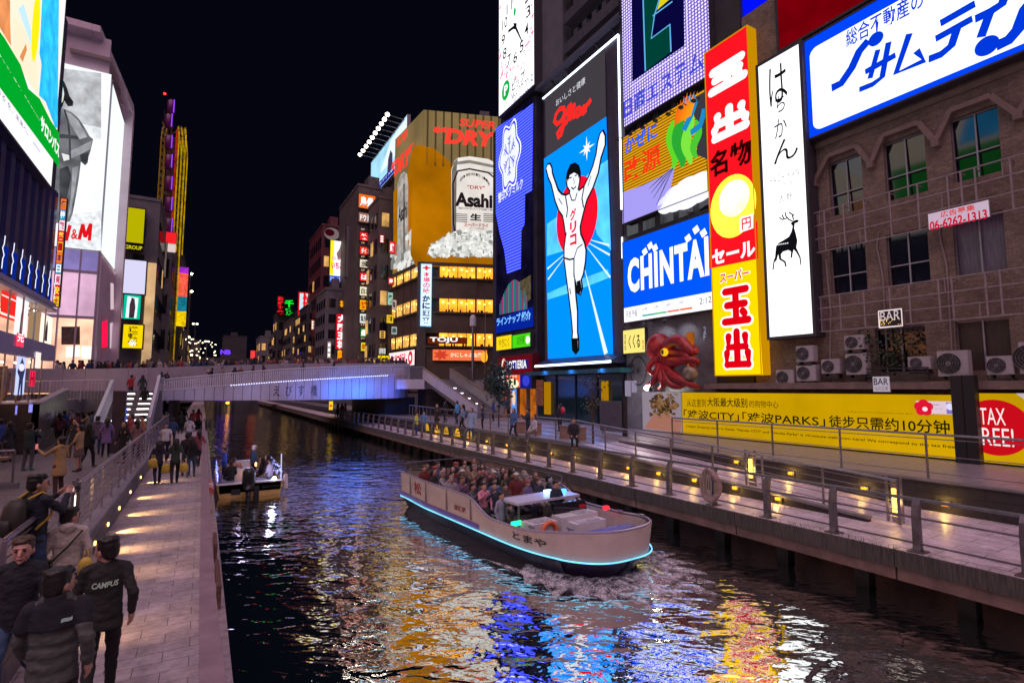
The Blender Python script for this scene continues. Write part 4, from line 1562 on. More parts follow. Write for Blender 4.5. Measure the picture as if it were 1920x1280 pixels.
s.stroke('inner_border', emit(225, 215, 255, 1.2, False), [(1184, 163), (1290, 90), (1287, -60)], .1, 4)
s.text('lettering', emit(52, 66, 205, 1.1, False), '日商エステム', (1170, 190), (1320, 129), 4, bold=.012)
s.done()
fr = Fr((XF + .3, 19.6, 19), (0, -1, 0), 6.5, 22)
s = Sign('blue_wall', 'bright blue lit wall panel with a ladder between the dotted and red billboards', fr, .3, emit(0, 14, 232, .95, True, .15, .2), rim=.0, cat='wall panel')
b = MB()
for dy in (0, .45):
 b.bar((XF + .15, 18.85 - dy, 19), (XF + .15, 18.85 - dy, 40), .05)
for k in range(50):
 b.bar((XF + .15, 18.85, 19.3 + k * .4), (XF + .15, 18.4, 19.3 + k * .4), .03)
b.build('ladder', DARKMETAL, s.root)
s.done()

# --- dark building bodies behind the signs
t = thing('building', 'dark building carrying the blue, gold and dotted billboards', 'building', (XF, 23, .8))
b = MB()
b.bx(XF + .01, XF + 10, 17.5, 27.2, .8, 37)
b.build('wall', DARK, t)
for k, z in enumerate((14.3, 21.5)):
 b = MB()
 for j in range(6):
  b.bx(XF - .02, XF + .005, 18 + j * 1.55, 18 + j * 1.55 + 1.1, z - .35, z + .45)
 b.build('window', GLASSD, t)
t = thing('building', 'dark tower block with balconies rising behind the runner billboard', 'building', (XF + 1.2, 32, .8))
b = MB()
b.bx(XF + .9, XF + 12, 27.3, 46.6, .8, 52)
b.build('wall', mat('tower_wall', (0.06, 0.05, 0.075), .7, 0, .4, .5), t)
for z in (31.5, 34.2, 36.9, 39.6, 42.3):
 b = MB()
 b.bx(XF + .1, XF + .9, 27.4, 34.2, z, z + .9)
 for j in range(5):
  b.bx(XF + .3, XF + .8, 27.8 + j * 1.2, 28.3 + j * 1.2, z + .9, z + 1.6)
 b.build('balcony', mat('balcony', (0.09, 0.085, 0.11), .6, 0, .3, 2), t)
 b = MB()
 for j in range(4):
  b.bx(XF + .86, XF + .895, 27.7 + j * 1.7, 28.9 + j * 1.7, z + 1.0, z + 2.3)
 b.build('window', GLASSD if z != 36.9 else emit(150, 120, 30, .25, False), t)
b = MB()
b.bx(XF + .3, XF + .9, 34.6, 38, 30.2, 52)
b.build('side_wall', mat('side_wall', (0.16, 0.15, 0.18), .7, 0, .2, 1), t)

# --- the runner billboard
fr = frX(XF - .2, (1024, 450), (1140, 450), (1028, 673), pt=(1020, 187))
# the whole dark box
t = thing('billboard', 'tall billboard of a white runner figure with raised arms on a blue sky', 'sign', (XF, 32, 4.9))
b = MB()
ya, yb = at((1020, 185), X=XF).y, at((1166, 300), X=XF).y
zt, zb = 29.0, 5.3
b.bx(XF - .05, XF + .85, yb, ya, zb, zt)
b.build('casing', mat('billboard_case', (0.07, 0.055, 0.085), .5, 0, .15, 1), t)
s = Sign('x', '', fr, 0, root=t)
s.rect('top_panel', emit(66, 62, 68, .8, True), 0, 0, 1, 1, 0)
SKY = emit(0, 122, 232, 1.3, True, .02)


def spx(x, y):
 return (x, y)


s.poly('screen', SKY, [(1020, 298), (1137, 219), (1150, 664), (1028, 673)], 1)
CL = emit(120, 195, 240, 1.5, False)
for pts in ([(1026, 420), (1055, 400), (1058, 470), (1026, 480)], [(1100, 330), (1112, 318), (1140, 300), (1146, 470), (1120, 440), (1105, 380)], [(1027, 550), (1075, 528), (1140, 505), (1144, 520), (1080, 545), (1027, 562)]):
 s.poly('cloud_shape', emit(70, 165, 236, 1.5, False, .25, .6), pts, 2)
for a, c in (((1057, 478), (1027, 504)), ((1058, 484), (1028, 524)), ((1108, 450), (1143, 460)), ((1105, 456), (1144, 478)), ((1102, 464), (1145, 520)), ((1097, 505), (1137, 663))):
 s.stroke('light_rays', emit(215, 235, 252, 1.6, False), [a, c], [.05, .16 if c[1] < 600 else .42], 3)
s.disc('sun_disc', emit(236, 12, 42, 1.5, False), (1081, 406), 2.65, 3.15, l=4, n=44)
for k in range(8):
 a = k * math.pi / 4
 u, v = fr.uv((1101, 279))
 R_ = 1.0 if k % 2 == 0 else .6
 s.poly('sun_star', WHT, [(u + R_ * math.cos(a) / fr.w, v + R_ * math.sin(a) / fr.h), (u + .22 * math.cos(a + .5) / fr.w, v + .22 * math.sin(a + .5) / fr.h), (u, v), (u + .22 * math.cos(a - .5) / fr.w, v + .22 * math.sin(a - .5) / fr.h)], 4, False)
run = [(1026, 316), (1028, 310), (1032, 309), (1035, 316), (1036, 326), (1040, 338), (1047, 358), (1054, 366), (1062, 368), (1070, 364), (1071, 358), (1066, 350), (1064, 338), (1066, 324), (1071, 312), (1078, 309),
       (1085, 314), (1088, 326), (1087, 342), (1084, 356), (1087, 359), (1097, 351), (1106, 332), (1114, 312), (1120, 290), (1123, 268), (1127, 252), (1131, 247), (1135, 256), (1135, 272), (1131, 284), (1127, 296), (1122, 324),
       (1112, 352), (1101, 374), (1096, 392), (1092, 408), (1088, 425), (1089, 440), (1096, 456), (1099, 470), (1098, 490), (1094, 514), (1090, 524), (1092, 540), (1089, 551), (1084, 547), (1082, 530), (1079, 518), (1078, 500),
       (1078, 526), (1080, 556), (1083, 584), (1083, 622), (1085, 640), (1085, 655), (1081, 661), (1076, 655), (1075, 636), (1076, 622), (1073, 588), (1069, 556), (1065, 526), (1060, 486), (1060, 466), (1063, 442), (1060, 420),
       (1057, 404), (1050, 394), (1043, 376), (1036, 346), (1030, 332)]
s.stroke('runner_outline', BLKL, run, .36, 5, True, True)
s.poly('runner_figure', emit(232, 236, 248, 1.5, False), run, 6)
s.poly('runner_hair', BLKL, [(1064, 334), (1066, 322), (1071, 311), (1078, 307), (1085, 312), (1089, 325), (1087, 336), (1085, 328), (1078, 324), (1070, 329), (1066, 342)], 7)
for p_, wd in (([(1068, 335), (1074, 333)], .1), ([(1079, 331), (1084, 328)], .1), ([(1077, 334), (1079, 344), (1076, 345)], .06), ([(1073, 352), (1077, 355), (1082, 350)], .12), ([(1062, 368), (1066, 392), (1064, 408)], .14),
              ([(1097, 351), (1093, 372), (1096, 390)], .14), ([(1070, 364), (1074, 376), (1080, 376), (1084, 362)], .12), ([(1060, 484), (1070, 487), (1078, 485)], .14), ([(1078, 485), (1078, 520)], .14), ([(1078, 485), (1084, 466), (1094, 458)], .1),
              ([(1063, 442), (1064, 436)], .1), ([(1070, 540), (1072, 552)], .1), ([(1049, 372), (1056, 384)], .08), ([(1110, 330), (1104, 350)], .08)):
 s.stroke('runner_lines', BLKL, p_, wd, 8)
s.poly('runner_shoe', BLKL, [(1075, 634), (1085, 634), (1085.5, 655), (1081, 662), (1075.5, 655)], 8)
s.poly('runner_shoe', BLKL, [(1083, 528), (1090, 525), (1092.5, 541), (1089, 551), (1083.5, 547)], 8)
s.text('runner_lettering', emit(225, 20, 50, 1.4, False), 'グリコ', (1070, 394), (1083, 459), 8, bold=.05, vertical=True)
s.text('slogan_lettering', emit(215, 220, 230, 1.5, False), 'おいしさと健康', (1043, 188), (1098, 157), 3, bold=.0)
GLI = [[(505, 650), (480, 655), (458, 688), (448, 728), (465, 746), (490, 726), (507, 690), (512, 652)], [(510, 665), (506, 720), (500, 770), (488, 812), (474, 824), (466, 802), (488, 768), (522, 735), (542, 690), (551, 650), (546, 630), (534, 640), (528, 672), (533, 712), (546, 712), (560, 668)],
       [(562, 662), (556, 696), (566, 702), (578, 690)], [(604, 660), (596, 648), (583, 656), (576, 682), (588, 698), (606, 680)], [(624, 648), (611, 658), (610, 676), (622, 682), (634, 668), (634, 648), (624, 644), (640, 638), (656, 618), (668, 598)]]
for i, st in enumerate(GLI):
 q = [(900 + x / 3.2, y / 3.2) for x, y in st]
 s.stroke('neon_lettering', emit(252, 38, 34, 1.7, False), q, .4, 3 + i * .1)
 for c in q[::2]:
  s.disc('neon_lettering', emit(252, 38, 34, 1.7, False), c, .2, l=3.05 + i * .1, n=10)
s.disc('neon_lettering', emit(252, 38, 34, 1.7, False), (1077, 199), .24, l=3.6, n=12)
s.done()
NEO = emit(215, 228, 255, 3.2)
b = MB()
b.bar((XF - .12, ya, zt), (XF - .12, yb, zt), .1)
b.bar((XF - .12, yb, zt), (XF - .12, yb, 16), .1)
b.bar((XF - .12, yb, 14), (XF - .12, yb, 12.5), .08)
b.build('neon_edge', NEO, t)
b = MB()
p = at((1030, 690), X=XF - .2).z
b.prism([(XF - .06, ya - .4, 5.95), (XF - .06, ya - .4, 5.2), (XF - 1.3, ya - .4, 5.2), (XF - 1.3, ya - .4, 5.35)], (0, yb - ya + .4, 0))
b.build('awning', mat('awning_navy', (0.03, 0.035, 0.09), .4, 0, .1, 1), t)
b = MB()
b.bx(XF - 1.36, XF - 1.305, yb, ya - .4, 5.2, 5.36)
b.build('light_strip', emit(225, 235, 255, 3.0), t)
for y in (28.5, 32, 35.5):
 lamp_light('terrace_fill', (XF - 1.1, y, 5.05), 520, (.08, .3, 1), t, .3, ((-.35, 0, -1), 150))  # added blue spots below the awning, standing in for screen light on the terrace
for k in range(5):
 y = yb + (ya - yb) * (k + .5) / 5
 b = MB()
 b.bar((XF - .05, y, zt + 1.4), (XF + .9, y, zt + .5), .12)
 b.build('bracket', DARKMETAL, t)
b = MB()
b.bx(XF - .3, XF + .2, yb - .3, ya + 1, zt + 1.2, zt + 1.5)
b.build('gantry', mat('gantry', (.2, .19, .26), .4, .4), t)

# shop front under the runner
t = thing('storefront', 'dark glass shop front with teal canopy below the runner billboard', 'shop front', (XF, 31, .8))
b = MB()
b.bx(XF - 1.1, XF - .06, 26.6, 38.6, 4.55, 4.85)
b.build('canopy', mat('teal_canopy', (0.02, 0.1, 0.13), .4), t)
b = MB()
b.bx(XF + .1, XF + .2, 27.2, 38.4, .81, 4.5)
b.build('glass', mat('teal_glass', (0.006, 0.03, 0.036), .08, spec=.8), t)
b = MB()
for y in (27.6, 30.4, 33.0, 35.6):
 b.bx(XF, XF + .09, y - .04, y + .04, .81, 4.5)
b.build('mullion', DARKMETAL, t)
for yp, part in (((1020, 1032), 'yellow_banner'), ((1127, 1140), 'yellow_banner')):
 a, c = at((yp[0], 730), X=XF - .1).y, at((yp[1], 730), X=XF - .1).y
 b = MB()
 b.bx(XF - .1, XF - .05, c, a, 1.3, 4.0)
 b.build(part, emit(190, 135, 10, .6, False), t)
b = MB()
a, c = at((1004, 730), X=XF - .1).y, at((1018, 730), X=XF - .1).y
b.bx(XF - .1, XF - .05, c, a, 2.0, 4.2)
b.build('poster', emit(120, 70, 60, .5, False, .6, 6), t)

# --- clock sign
fr = frX(XF - .5, (936, 100), (1002, 100), (938, 217), z1=47)
s = Sign('clock_sign', 'tall white lit clock sign edged with pink blossom', fr, 1.2, WH, rim=.1, cat='clock')
c = fr.uv((967, 50))
g_ = random.Random(9)
PK = emit(240, 110, 150, 1.3, False)
PK2 = emit(250, 170, 195, 1.6, False)
for k in range(150):
 if k % 3 == 0:
  u, v = g_.uniform(.02, .98), g_.uniform(.2, .34)
 elif k % 3 == 1:
  u, v = g_.choice((.05, .95)) + g_.gauss(0, .035), g_.uniform(.25, 1)
 else:
  u, v = .5 + .5 * math.cos(k) * 1.0, .56 + .42 * math.sin(k)
 if not (.01 < u < .99 and .02 < v < .99):
  continue
 if ((u - c[0]) / .36) ** 2 + ((v - c[1]) / .22) ** 2 < 1.1:
  continue
 r_ = g_.uniform(.06, .2)
 a0 = g_.random() * 6
 s.disc('blossom', PK if k % 2 else PK2, (u, v), r_, l=2 + k % 3, px=False, n=10, wob=lambda t: .35 * math.cos(5 * t + a0))
for h in range(12):
 a = RAD(90 - 30 * (h or 12))
 u, v = c[0] + 2.35 * math.cos(a) / fr.w, c[1] + 3.15 * math.sin(a) / fr.h
 s.text('numerals', BLKL, str(h or 12), (u - .36 / fr.w * (1 if h not in (10, 11, 0) else 1.4), v + .55 / fr.h), (u + .36 / fr.w * (1 if h not in (10, 11, 0) else 1.4), v - .55 / fr.h), 5, px=False, bold=.01)
s.stroke('clock_hand', BLKL, [(964, 44), (967, 50), (981, 81)], [.12, .3, .1], 6)
s.stroke('clock_hand', BLKL, [(970, 47), (967, 50), (954, 60)], [.16, .32, .3], 6)
s.disc('clock_hand', BLKL, (967, 50), .3, l=6)
s.disc('leaf_mark', emit(20, 165, 70, 1.2, False), (949, 170), .78, .98, l=4)
s.text('leaf_lettering', WHT, 'P', (946, 163), (953, 175), 5, bold=.04)
s.stroke('leaf_mark', emit(20, 165, 70, 1.2, False), [(949, 180), (947, 203)], .14, 4)
s.disc('leaf_mark', emit(20, 165, 70, 1.2, False), (966, 23), .22, .42, l=5)
s.text('lettering', BLKL, 'ピップ', (961, 153), (985, 151), 5, bold=.02)
s.text('lettering', emit(90, 90, 110, 1, False), 'Mar. 27. 2019', (960, 175), (1000, 163), 5)
s.done()

# --- blue lamp wall with the snow flake emblem, screen below
t0 = thing('building', 'building front of dark screens behind the blue lamp wall', 'building', (XF, 42, .8))
b = MB()
b.bx(XF + .01, XF + .88, 38.4, 46.6, 4.6, 30.0)
b.bx(XF + 1.2, XF + 12, 46.6, 47.2, .8, 40)
b.build('wall', mat('screen_wall', (0.05, 0.045, 0.08), .5, 0, .5, .6), t0)
fr = frX(XF - .15, (931, 400), (1000, 400), (932, 626), pt=(930, 241))
s = Sign('billboard', 'blue lamp wall billboard with a white snow crystal emblem', fr, .14, emit(18, 14, 42, .7, True, .6, .5), rim=.02)
s.poly('lamp_field', led_dots('blue_lamps', (70, 84, 255), (18, 22, 205), 1.9, 3.4, .3, 'X', True),
       [(930, 241), (1000, 194), (998, 358), (985, 364), (984, 420), (978, 432), (977, 504), (951, 513), (946, 470), (937, 437), (930, 400)], 2)
wob = lambda t: .13 * math.cos(6 * t)
s.disc('emblem_edge', WHT, (956, 292), 1.95, 3.35, l=3, n=48, wob=wob)
s.disc('emblem_edge', emit(40, 50, 235, 1.2, False), (956, 292), 1.8, 3.15, l=4, n=48, wob=wob)
s.disc('emblem', emit(225, 230, 255, 1.5, False), (956, 292), 1.62, 2.9, l=5, n=48, wob=wob)
cu, cv = fr.uv((956, 292))
for k in range(6):
 a = RAD(90 + 60 * k)
 f = lambda r_, da=0: (cu + 1.2 * r_ * math.cos(a + da) / fr.w, cv + 2.1 * r_ * math.sin(a + da) / fr.h)
 s.stroke('crystal', emit(50, 40, 190, 1, False), [f(.12), f(.95)], .12, 6, False)
 for r_ in (.5, .75):
  s.stroke('crystal', emit(50, 40, 190, 1, False), [f(r_ + .2, .3), f(r_), f(r_ + .2, -.3)], .1, 6, False)
s.text('lettering', WHT, '雪印メグミルク', (935, 363), (981, 353), 4, bold=.01)
for k in range(22):   # graphic of falling bars on the dark screen
 x = 938 + k * 2.4
 s.stroke('screen_picture', emit(*((40, 130, 150), (120, 90, 130), (180, 70, 120), (60, 160, 150))[k % 4], .8, False), [(x, 590 - k * .5), (x, 575 - 45 * math.sin(math.pi * (k + 1) / 24) - k * .5)], .16, 3)
s.poly('screen_picture', emit(95, 85, 60, .6, False, .5, 2), [(972, 530), (996, 515), (996, 560), (985, 570)], 3)
s.poly('blue_band', emit(4, 34, 150, .9), [(931, 598), (1000, 575), (1001, 612), (931, 625)], 3)
s.text('band_lettering', emit(120, 190, 255, 1.4, False), 'ラインナップ 紹介', (932, 596), (996, 599), 4, bold=.04)
s.done()

# --- small shop signs at the foot
fr = frX(XF - .4, (931, 645), (960, 645), (932, 657), pt=(931, 632))
s = Sign('shop_sign', 'yellow lit sign beside the green one over the burger restaurant', fr, .3, emit(235, 205, 20, 1.3), rim=.03)
s.text('lettering', emit(90, 50, 10, 1, False), 'やきにく', (936, 636), (955, 649))
s.done()
fr = frX(XF - .4, (961, 640), (995, 640), (961, 653), pt=(961, 629))
s = Sign('shop_sign', 'green lit sign beside the yellow one over the burger restaurant', fr, .3, emit(70, 205, 20, 1.3), rim=.03)
s.text('lettering', emit(10, 80, 20, 1, False), 'お好焼', (970, 630), (984, 645))
s.disc('mark', WHT, (990, 637), .35)
s.done()
fr = frX(XF - .6, (934, 685), (997, 685), (934, 700), pt=(934, 672))
s = Sign('shop_sign', 'dark red burger restaurant sign with white capital letters', fr, .7, emit(105, 6, 16, .9), mat('red_case', (.16, .01, .02), .4), rim=.2)
s.rect('plate', emit(30, 30, 110, .9, False), .12, .2, .92, .8, 2)
s.text('lettering', WHT, 'LOTTERIA', (951, 677), (988, 690), 3, bold=.02)
s.disc('mark', emit(250, 220, 190, 1.3, False), (945, 686), .42, .7, l=3)
s.disc('mark', emit(220, 20, 30, 1.3, False), (946.5, 685), .3, .45, l=4)
s.done()
fr = frX(XF - .5, (934, 710), (997, 710), (934, 727), pt=(934, 702))
s = Sign('shop_sign', 'lit food menu panel in orange and white below the burger sign', fr, .5, emit(20, 26, 120, .9), rim=.08)
s.rect('menu', emit(205, 225, 240, 1.4, False), .01, .05, .2, .95, 2)
s.rect('menu', emit(235, 90, 30, 1.4, False), .22, .05, .68, .95, 2)
s.disc('menu_picture', emit(255, 240, 200, 1.4, False), (.45, .3), 1.2, .45, px=False, l=3)
for x in (.36, .5):
 s.rect('menu_picture', emit(30, 60, 30, 1, False), x, .2, x + .07, .6, 4)
for x in (.06, .12):
 s.disc('menu_picture', emit(200, 40, 60, 1, False), (x, .5), .3, .4, px=False, l=3)
s.text('menu_lettering', WHT, 'おすすめ', (.3, .92), (.6, .72), 4, px=False)
s.disc('menu_picture', emit(50, 60, 200, 1, False), (.85, .5), .6, .5, px=False, l=3)
s.done()
t = thing('storefront', 'warm lit burger restaurant entrance under the orange menu panel', 'shop front', (XF + .2, 42, .8))
b = MB()
b.bx(XF + .5, XF + .6, 38.8, 45.8, .81, 4.6)
b.build('glazing', emit(200, 105, 25, .55, True, .6, 1.2), t)
b = MB()
for y in (38.7, 40.4, 42.2, 44.0, 45.8):
 b.bx(XF + .2, XF + .49, y - .12, y + .12, .81, 4.6)
b.build('column', mat('blue_grey', (.14, .13, .22), .5), t)
s = Sign('x', '', Fr((XF + .19, 43.2, .9), (0, -1, 0), 1.0, 3.0), 0, root=t)
s.rect('poster', emit(90, 140, 220, 1.0, False), 0, 0, 1, 1, 1)
s.disc('poster_picture', emit(240, 200, 160, 1, False), (.5, .55), .3, .7, px=False, l=2)
s.done()

# --- takoyaki shop: little lit sign, octopus, lamps
fr = frX(XF - .3, (1169, 640), (1210, 640), (1169, 663), pt=(1169, 620))
s = Sign('shop_sign', 'pale yellow sign with black brush characters left of the octopus', fr, .2, emit(238, 220, 120, 1.3), rim=.04)
s.text('lettering', BLK, 'くくる', (1179, 628), (1201, 652), 3, bold=.02)
s.text('lettering', BLK, '道頓堀', (1171, 626), (1175, 657), 3, vertical=True)
s.text('lettering', emit(200, 40, 30, 1, False), '本店', (1204, 636), (1209, 655), 3, vertical=True)
s.done()
t = thing('storefront', 'grey shop front with a bicycle emblem behind the red octopus', 'shop front', (XF - .05, 24, .8))
b = MB()
b.bx(XF - .06, XF + .005, 19.8, 27.1, .81, 8.0)
b.build('wall', mat('shop_grey', (.16, .15, .18), .5, 0, .4, 1.5), t)
s = Sign('x', '', frX(XF - .07, (1169, 700), (1330, 700), (1169, 770), pt=(1169, 600)), 0, root=t)
for k in range(16):
 a = k * math.pi / 8
 u, v = s.fr.uv((1197, 695))
 a2 = a + math.pi / 8
 s.stroke('bicycle_emblem', BLK, [(u + .75 * math.cos(a) / s.fr.w, v + .95 * math.sin(a) / s.fr.h), (u + .75 * math.cos(a2) / s.fr.w, v + .95 * math.sin(a2) / s.fr.h)], .1, 2, False)
 s.stroke('bicycle_emblem', BLK, [(u, v), (u + .7 * math.cos(a) / s.fr.w, v + .9 * math.sin(a) / s.fr.h)], .03, 2, False)
s.text('lettering', BLK, 'EHKO', (1172, 683), (1190, 700), 2, bold=.03)
s.text('lettering', emit(150, 150, 170, .8, False), '2F', (1319, 612), (1325, 638), 2, vertical=True)
s.rect('glow_panel', emit(170, 90, 20, .7, False, .4, 2), .78, .42, .86, .78, 1)
s.rect('notice', emit(150, 140, 165, .7, False), .02, .16, .1, .33, 2)
s.rect('notice', emit(150, 140, 165, .7, False), .11, .2, .18, .33, 2)
s.done()
b = MB()
for px in ((1190, 612), (1226, 603), (1266, 598)):
 p = at(px, X=XF - .1)
 b = MB()
 b.path([p, p + V((-.7, 0, .1)), p + V((-.9, 0, -.1))], .03, 5)
 b.ell(p + V((-.95, 0, -.2)), .12, .16, .1)
 b.build('lamp_arm', DARKMETAL, t)
for px in ((1226, 611), (1266, 606)):
 p = at(px, X=XF - 1.0)
 lamp_light('lamp_glow', p, 40, (.85, .9, 1), t, .1, ((.8, 0, -.8), 110))

OCT = mat('octopus_red', (0.42, 0.02, 0.025), 0.35, 0, 0.5, 3, .3, 12, col2=(0.16, 0.008, 0.014))
t = thing('octopus_statue', 'big red octopus statue reaching over the shop below the blue billboard', 'statue', at((1262, 728), X=24.1))


def ow(x, y, X=24.1):
 return at((x, y), X=X)


b = MB()
b.ell(ow(1236, 652, 24.3), .75, .85, .9, 16, 10)
b.ell(ow(1248, 668, 24.1), .55, .65, .55, 14, 8)
for pts, rs in (([(1250, 650), (1262, 640), (1276, 640), (1288, 650), (1300, 660), (1306, 655), (1300, 648)], [.5, .5, .48, .4, .3, .2, .1]),
    ([(1240, 670), (1222, 680), (1216, 692), (1224, 700), (1228, 692)], [.45, .3, .22, .16, .08]),
    ([(1250, 680), (1268, 678), (1290, 674), (1306, 676), (1308, 684)], [.5, .42, .34, .22, .12]),
    ([(1250, 684), (1258, 700), (1278, 712), (1298, 722), (1312, 726)], [.5, .44, .34, .26, .14]),
    ([(1245, 684), (1248, 704), (1258, 720), (1276, 724), (1288, 718)], [.48, .4, .32, .22, .12]),
    ([(1240, 682), (1234, 700), (1226, 714), (1220, 722), (1214, 718)], [.42, .34, .26, .18, .1]),
    ([(1242, 684), (1240, 706), (1244, 722), (1236, 728)], [.42, .34, .26, .14]),
    ([(1258, 660), (1276, 662), (1290, 668), (1300, 690), (1296, 700)], [.4, .34, .26, .2, .1])):
 P = [ow(x, y, 23.95 - .55 * math.sin(math.pi * i / (len(pts) - 1))) for i, (x, y) in enumerate(pts)]
 Q = []
 Rr = []
 for i in range(len(P) - 1):
  for k in range(4):
   q = k / 4
   p0, p1, p2, p3 = P[max(i - 1, 0)], P[i], P[i + 1], P[min(i + 2, len(P) - 1)]
   Q.append(.5 * ((2 * p1) + (p2 - p0) * q + (2 * p0 - 5 * p1 + 4 * p2 - p3) * q * q + (3 * p1 - p0 - 3 * p2 + p3) * q ** 3))
   Rr.append(rs[i] + (rs[i + 1] - rs[i]) * q)
 b.path(Q + [P[-1]], [r_ * .72 for r_ in Rr] + [rs[-1] * .72], 10)
b.build('body', OCT, t, True)
b = MB()
p = ow(1246, 660, 23.42)
b.ell(p, .2, .24, .24)
e = b.build('eye', emit(240, 190, 30, .9, False), t, True)
b = MB()
b.ell(p + V((-.15, 0, 0)), .1, .1, .15)
b.build('pupil', BLK, e)
b = MB()
b.ell(ow(1294, 700, 23.5), .42, .42, .44, 16, 10)
b.build('dumpling_ball', mat('ball', (.35, .28, .2), .5, 0, .7, 2, col2=(.05, .04, .04)), t, True)
t = thing('floodlight', 'dazzling white floodlight on the ledge at the octopus statue\'s left foot', 'lamp', ow(1212, 727, 23.8))
b = MB()
p = ow(1212, 727, 23.8)
b.ell(p, .14, .14, .14)
b.build('bulb', emit(255, 252, 240, 30, False), t)
b = MB()
b.bx(p.x + .05, p.x + .3, p.y - .16, p.y + .16, p.z - .22, p.z + .18)
b.build('housing', DARKMETAL, t)
lamp_light('glow', p + V((-.3, 0, 0)), 120, (1, .96, .9), t, .1)
t = thing('signboard', 'dark grey information board standing on the terrace below the octopus', 'sign', at((1148, 830), Z=.8))
p = at((1148, 800), X=20.5)
for x0, x1, y0, y1, part, m_ in ((1125, 1168, 752, 800, 'board', mat('board_grey', (.09, .08, .11), .4, 0, .2, 2)), (1167, 1173, 745, 806, 'post', DARKMETAL)):
 a, c = at((x0, y1), X=20.5), at((x1, y0), X=20.5)
 b = MB()
 b.bx(20.5, 20.6, c.y, a.y, .8 if part == 'post' else a.z - .2, c.z)
 if part == 'board':
  b.bx(20.52, 20.58, a.y - .25, a.y - .17, .8, a.z - .2)
 b.build(part, m_, t)

# ------------------------------------------------------------------ left bank
XL = -8.0
t = thing('shop_building', 'navy ribbed building with lit shop windows below the green and white advert', 'building', (XL, 33, 2.75))
NAVY = mat('navy_panel', (0.035, 0.035, 0.14), .35, .3, .2, 1)
yE = at((104, 450), X=XL).y
b = MB()
b.bx(XL - 8, XL - .2, 12, yE - .05, 8.5, 26)
b.bx(XL - .3, XL - .2, 12, 31.4, .56, 2.7)
b.build('wall', mat('navy_wall', (0.012, 0.012, 0.05), .5), t)
b = MB()
k = 0
y = 11.15
while y < yE - .9:
 b.prism([(XL - .2, y, 8.5), (XL + .02, y + .12, 8.5), (XL + .02, y + .72, 8.5), (XL - .2, y + .84, 8.5)], (0, 0, 6.6))
 y += 1.35
b.build('ribs', NAVY, t)
b = MB()
y = 11.15
while y < yE - .9:
 b = MB()
 b.add([(XL + .03, y + .12, 8.5), (XL + .03, y + .72, 8.5), (XL + .03, y + .72, 9.9), (XL + .03, y + .12, 9.9)], [(0, 1, 2, 3)])
 b.build('blue_foot', emit(8, 40, 150, .7, False), t)
 y += 1.35
b = MB()
y = 11.15
while y < yE - .9:
 pts = [(XL + .1, y + 1.1 + d_, 8.75 + 1.5 * q) for q, d_ in ((0, 0), (.3, .02), (.42, .16), (.6, -.1), (.75, .06), (1, .1))]
 b = MB()
 b.path(pts, .016, 5)
 b.build('neon_squiggle', emit(235, 235, 255, 2.2, False), t)
 y += 1.35
b = MB()
b.bx(XL - .3, XL + .25, 12, yE + .1, 8.28, 8.48)
b.bx(XL - .3, XL + .12, 12, yE + 1.4, 5.12, 6.05)
b.build('slab', mat('lilac_slab', (.34, .3, .5), .4, 0, .12, .8), t)
b = MB()
b.bx(XL - 3, XL + .1, 12, yE + 1.4, 8.1, 8.27)
b.build('soffit', WHITEP, t)
# glazed floors with lit rooms behind
WARM = emit(255, 205, 175, 1.5, True, .5, .9)
WARMD = emit(255, 170, 120, 1.1, True, .6, 1.3)
b = MB()
b.bx(XL - 3.2, XL - 3, 12, yE + 1.3, 6.06, 8.1)
b.build('room_wall', WARM, t)
b = MB()
b.bx(XL - 3.2, XL - 3, 12, yE + 1.3, 2.76, 5.1)
b.build('room_wall', WARMD, t)
b = MB()
b.bx(XL - 3, XL, 12, yE + 1.3, 2.7, 2.76)
b.build('floor', WHITEP, t)
b = MB()
g_ = random.Random(3)
for k in range(26):
 b.ell((XL - g_.uniform(.4, 2.6), 27 + g_.random() * 14.5, 7.9), .07, .07, .05, 6, 4)
 b.ell((XL - g_.uniform(.4, 2.6), 27 + g_.random() * 14.5, 4.95), .07, .07, .05, 6, 4)
b.build('ceiling_lamps', emit(255, 240, 200, 9, False), t)
b = MB()
y = 13.3
while y < yE + 1.2:
 for z0, z1 in ((6.06, 8.27), (2.76, 5.11)):
  b.bx(XL - .06, XL, y, y + .05, z0, z1)
 y += 2.2
b.build('mullion', METAL, t)
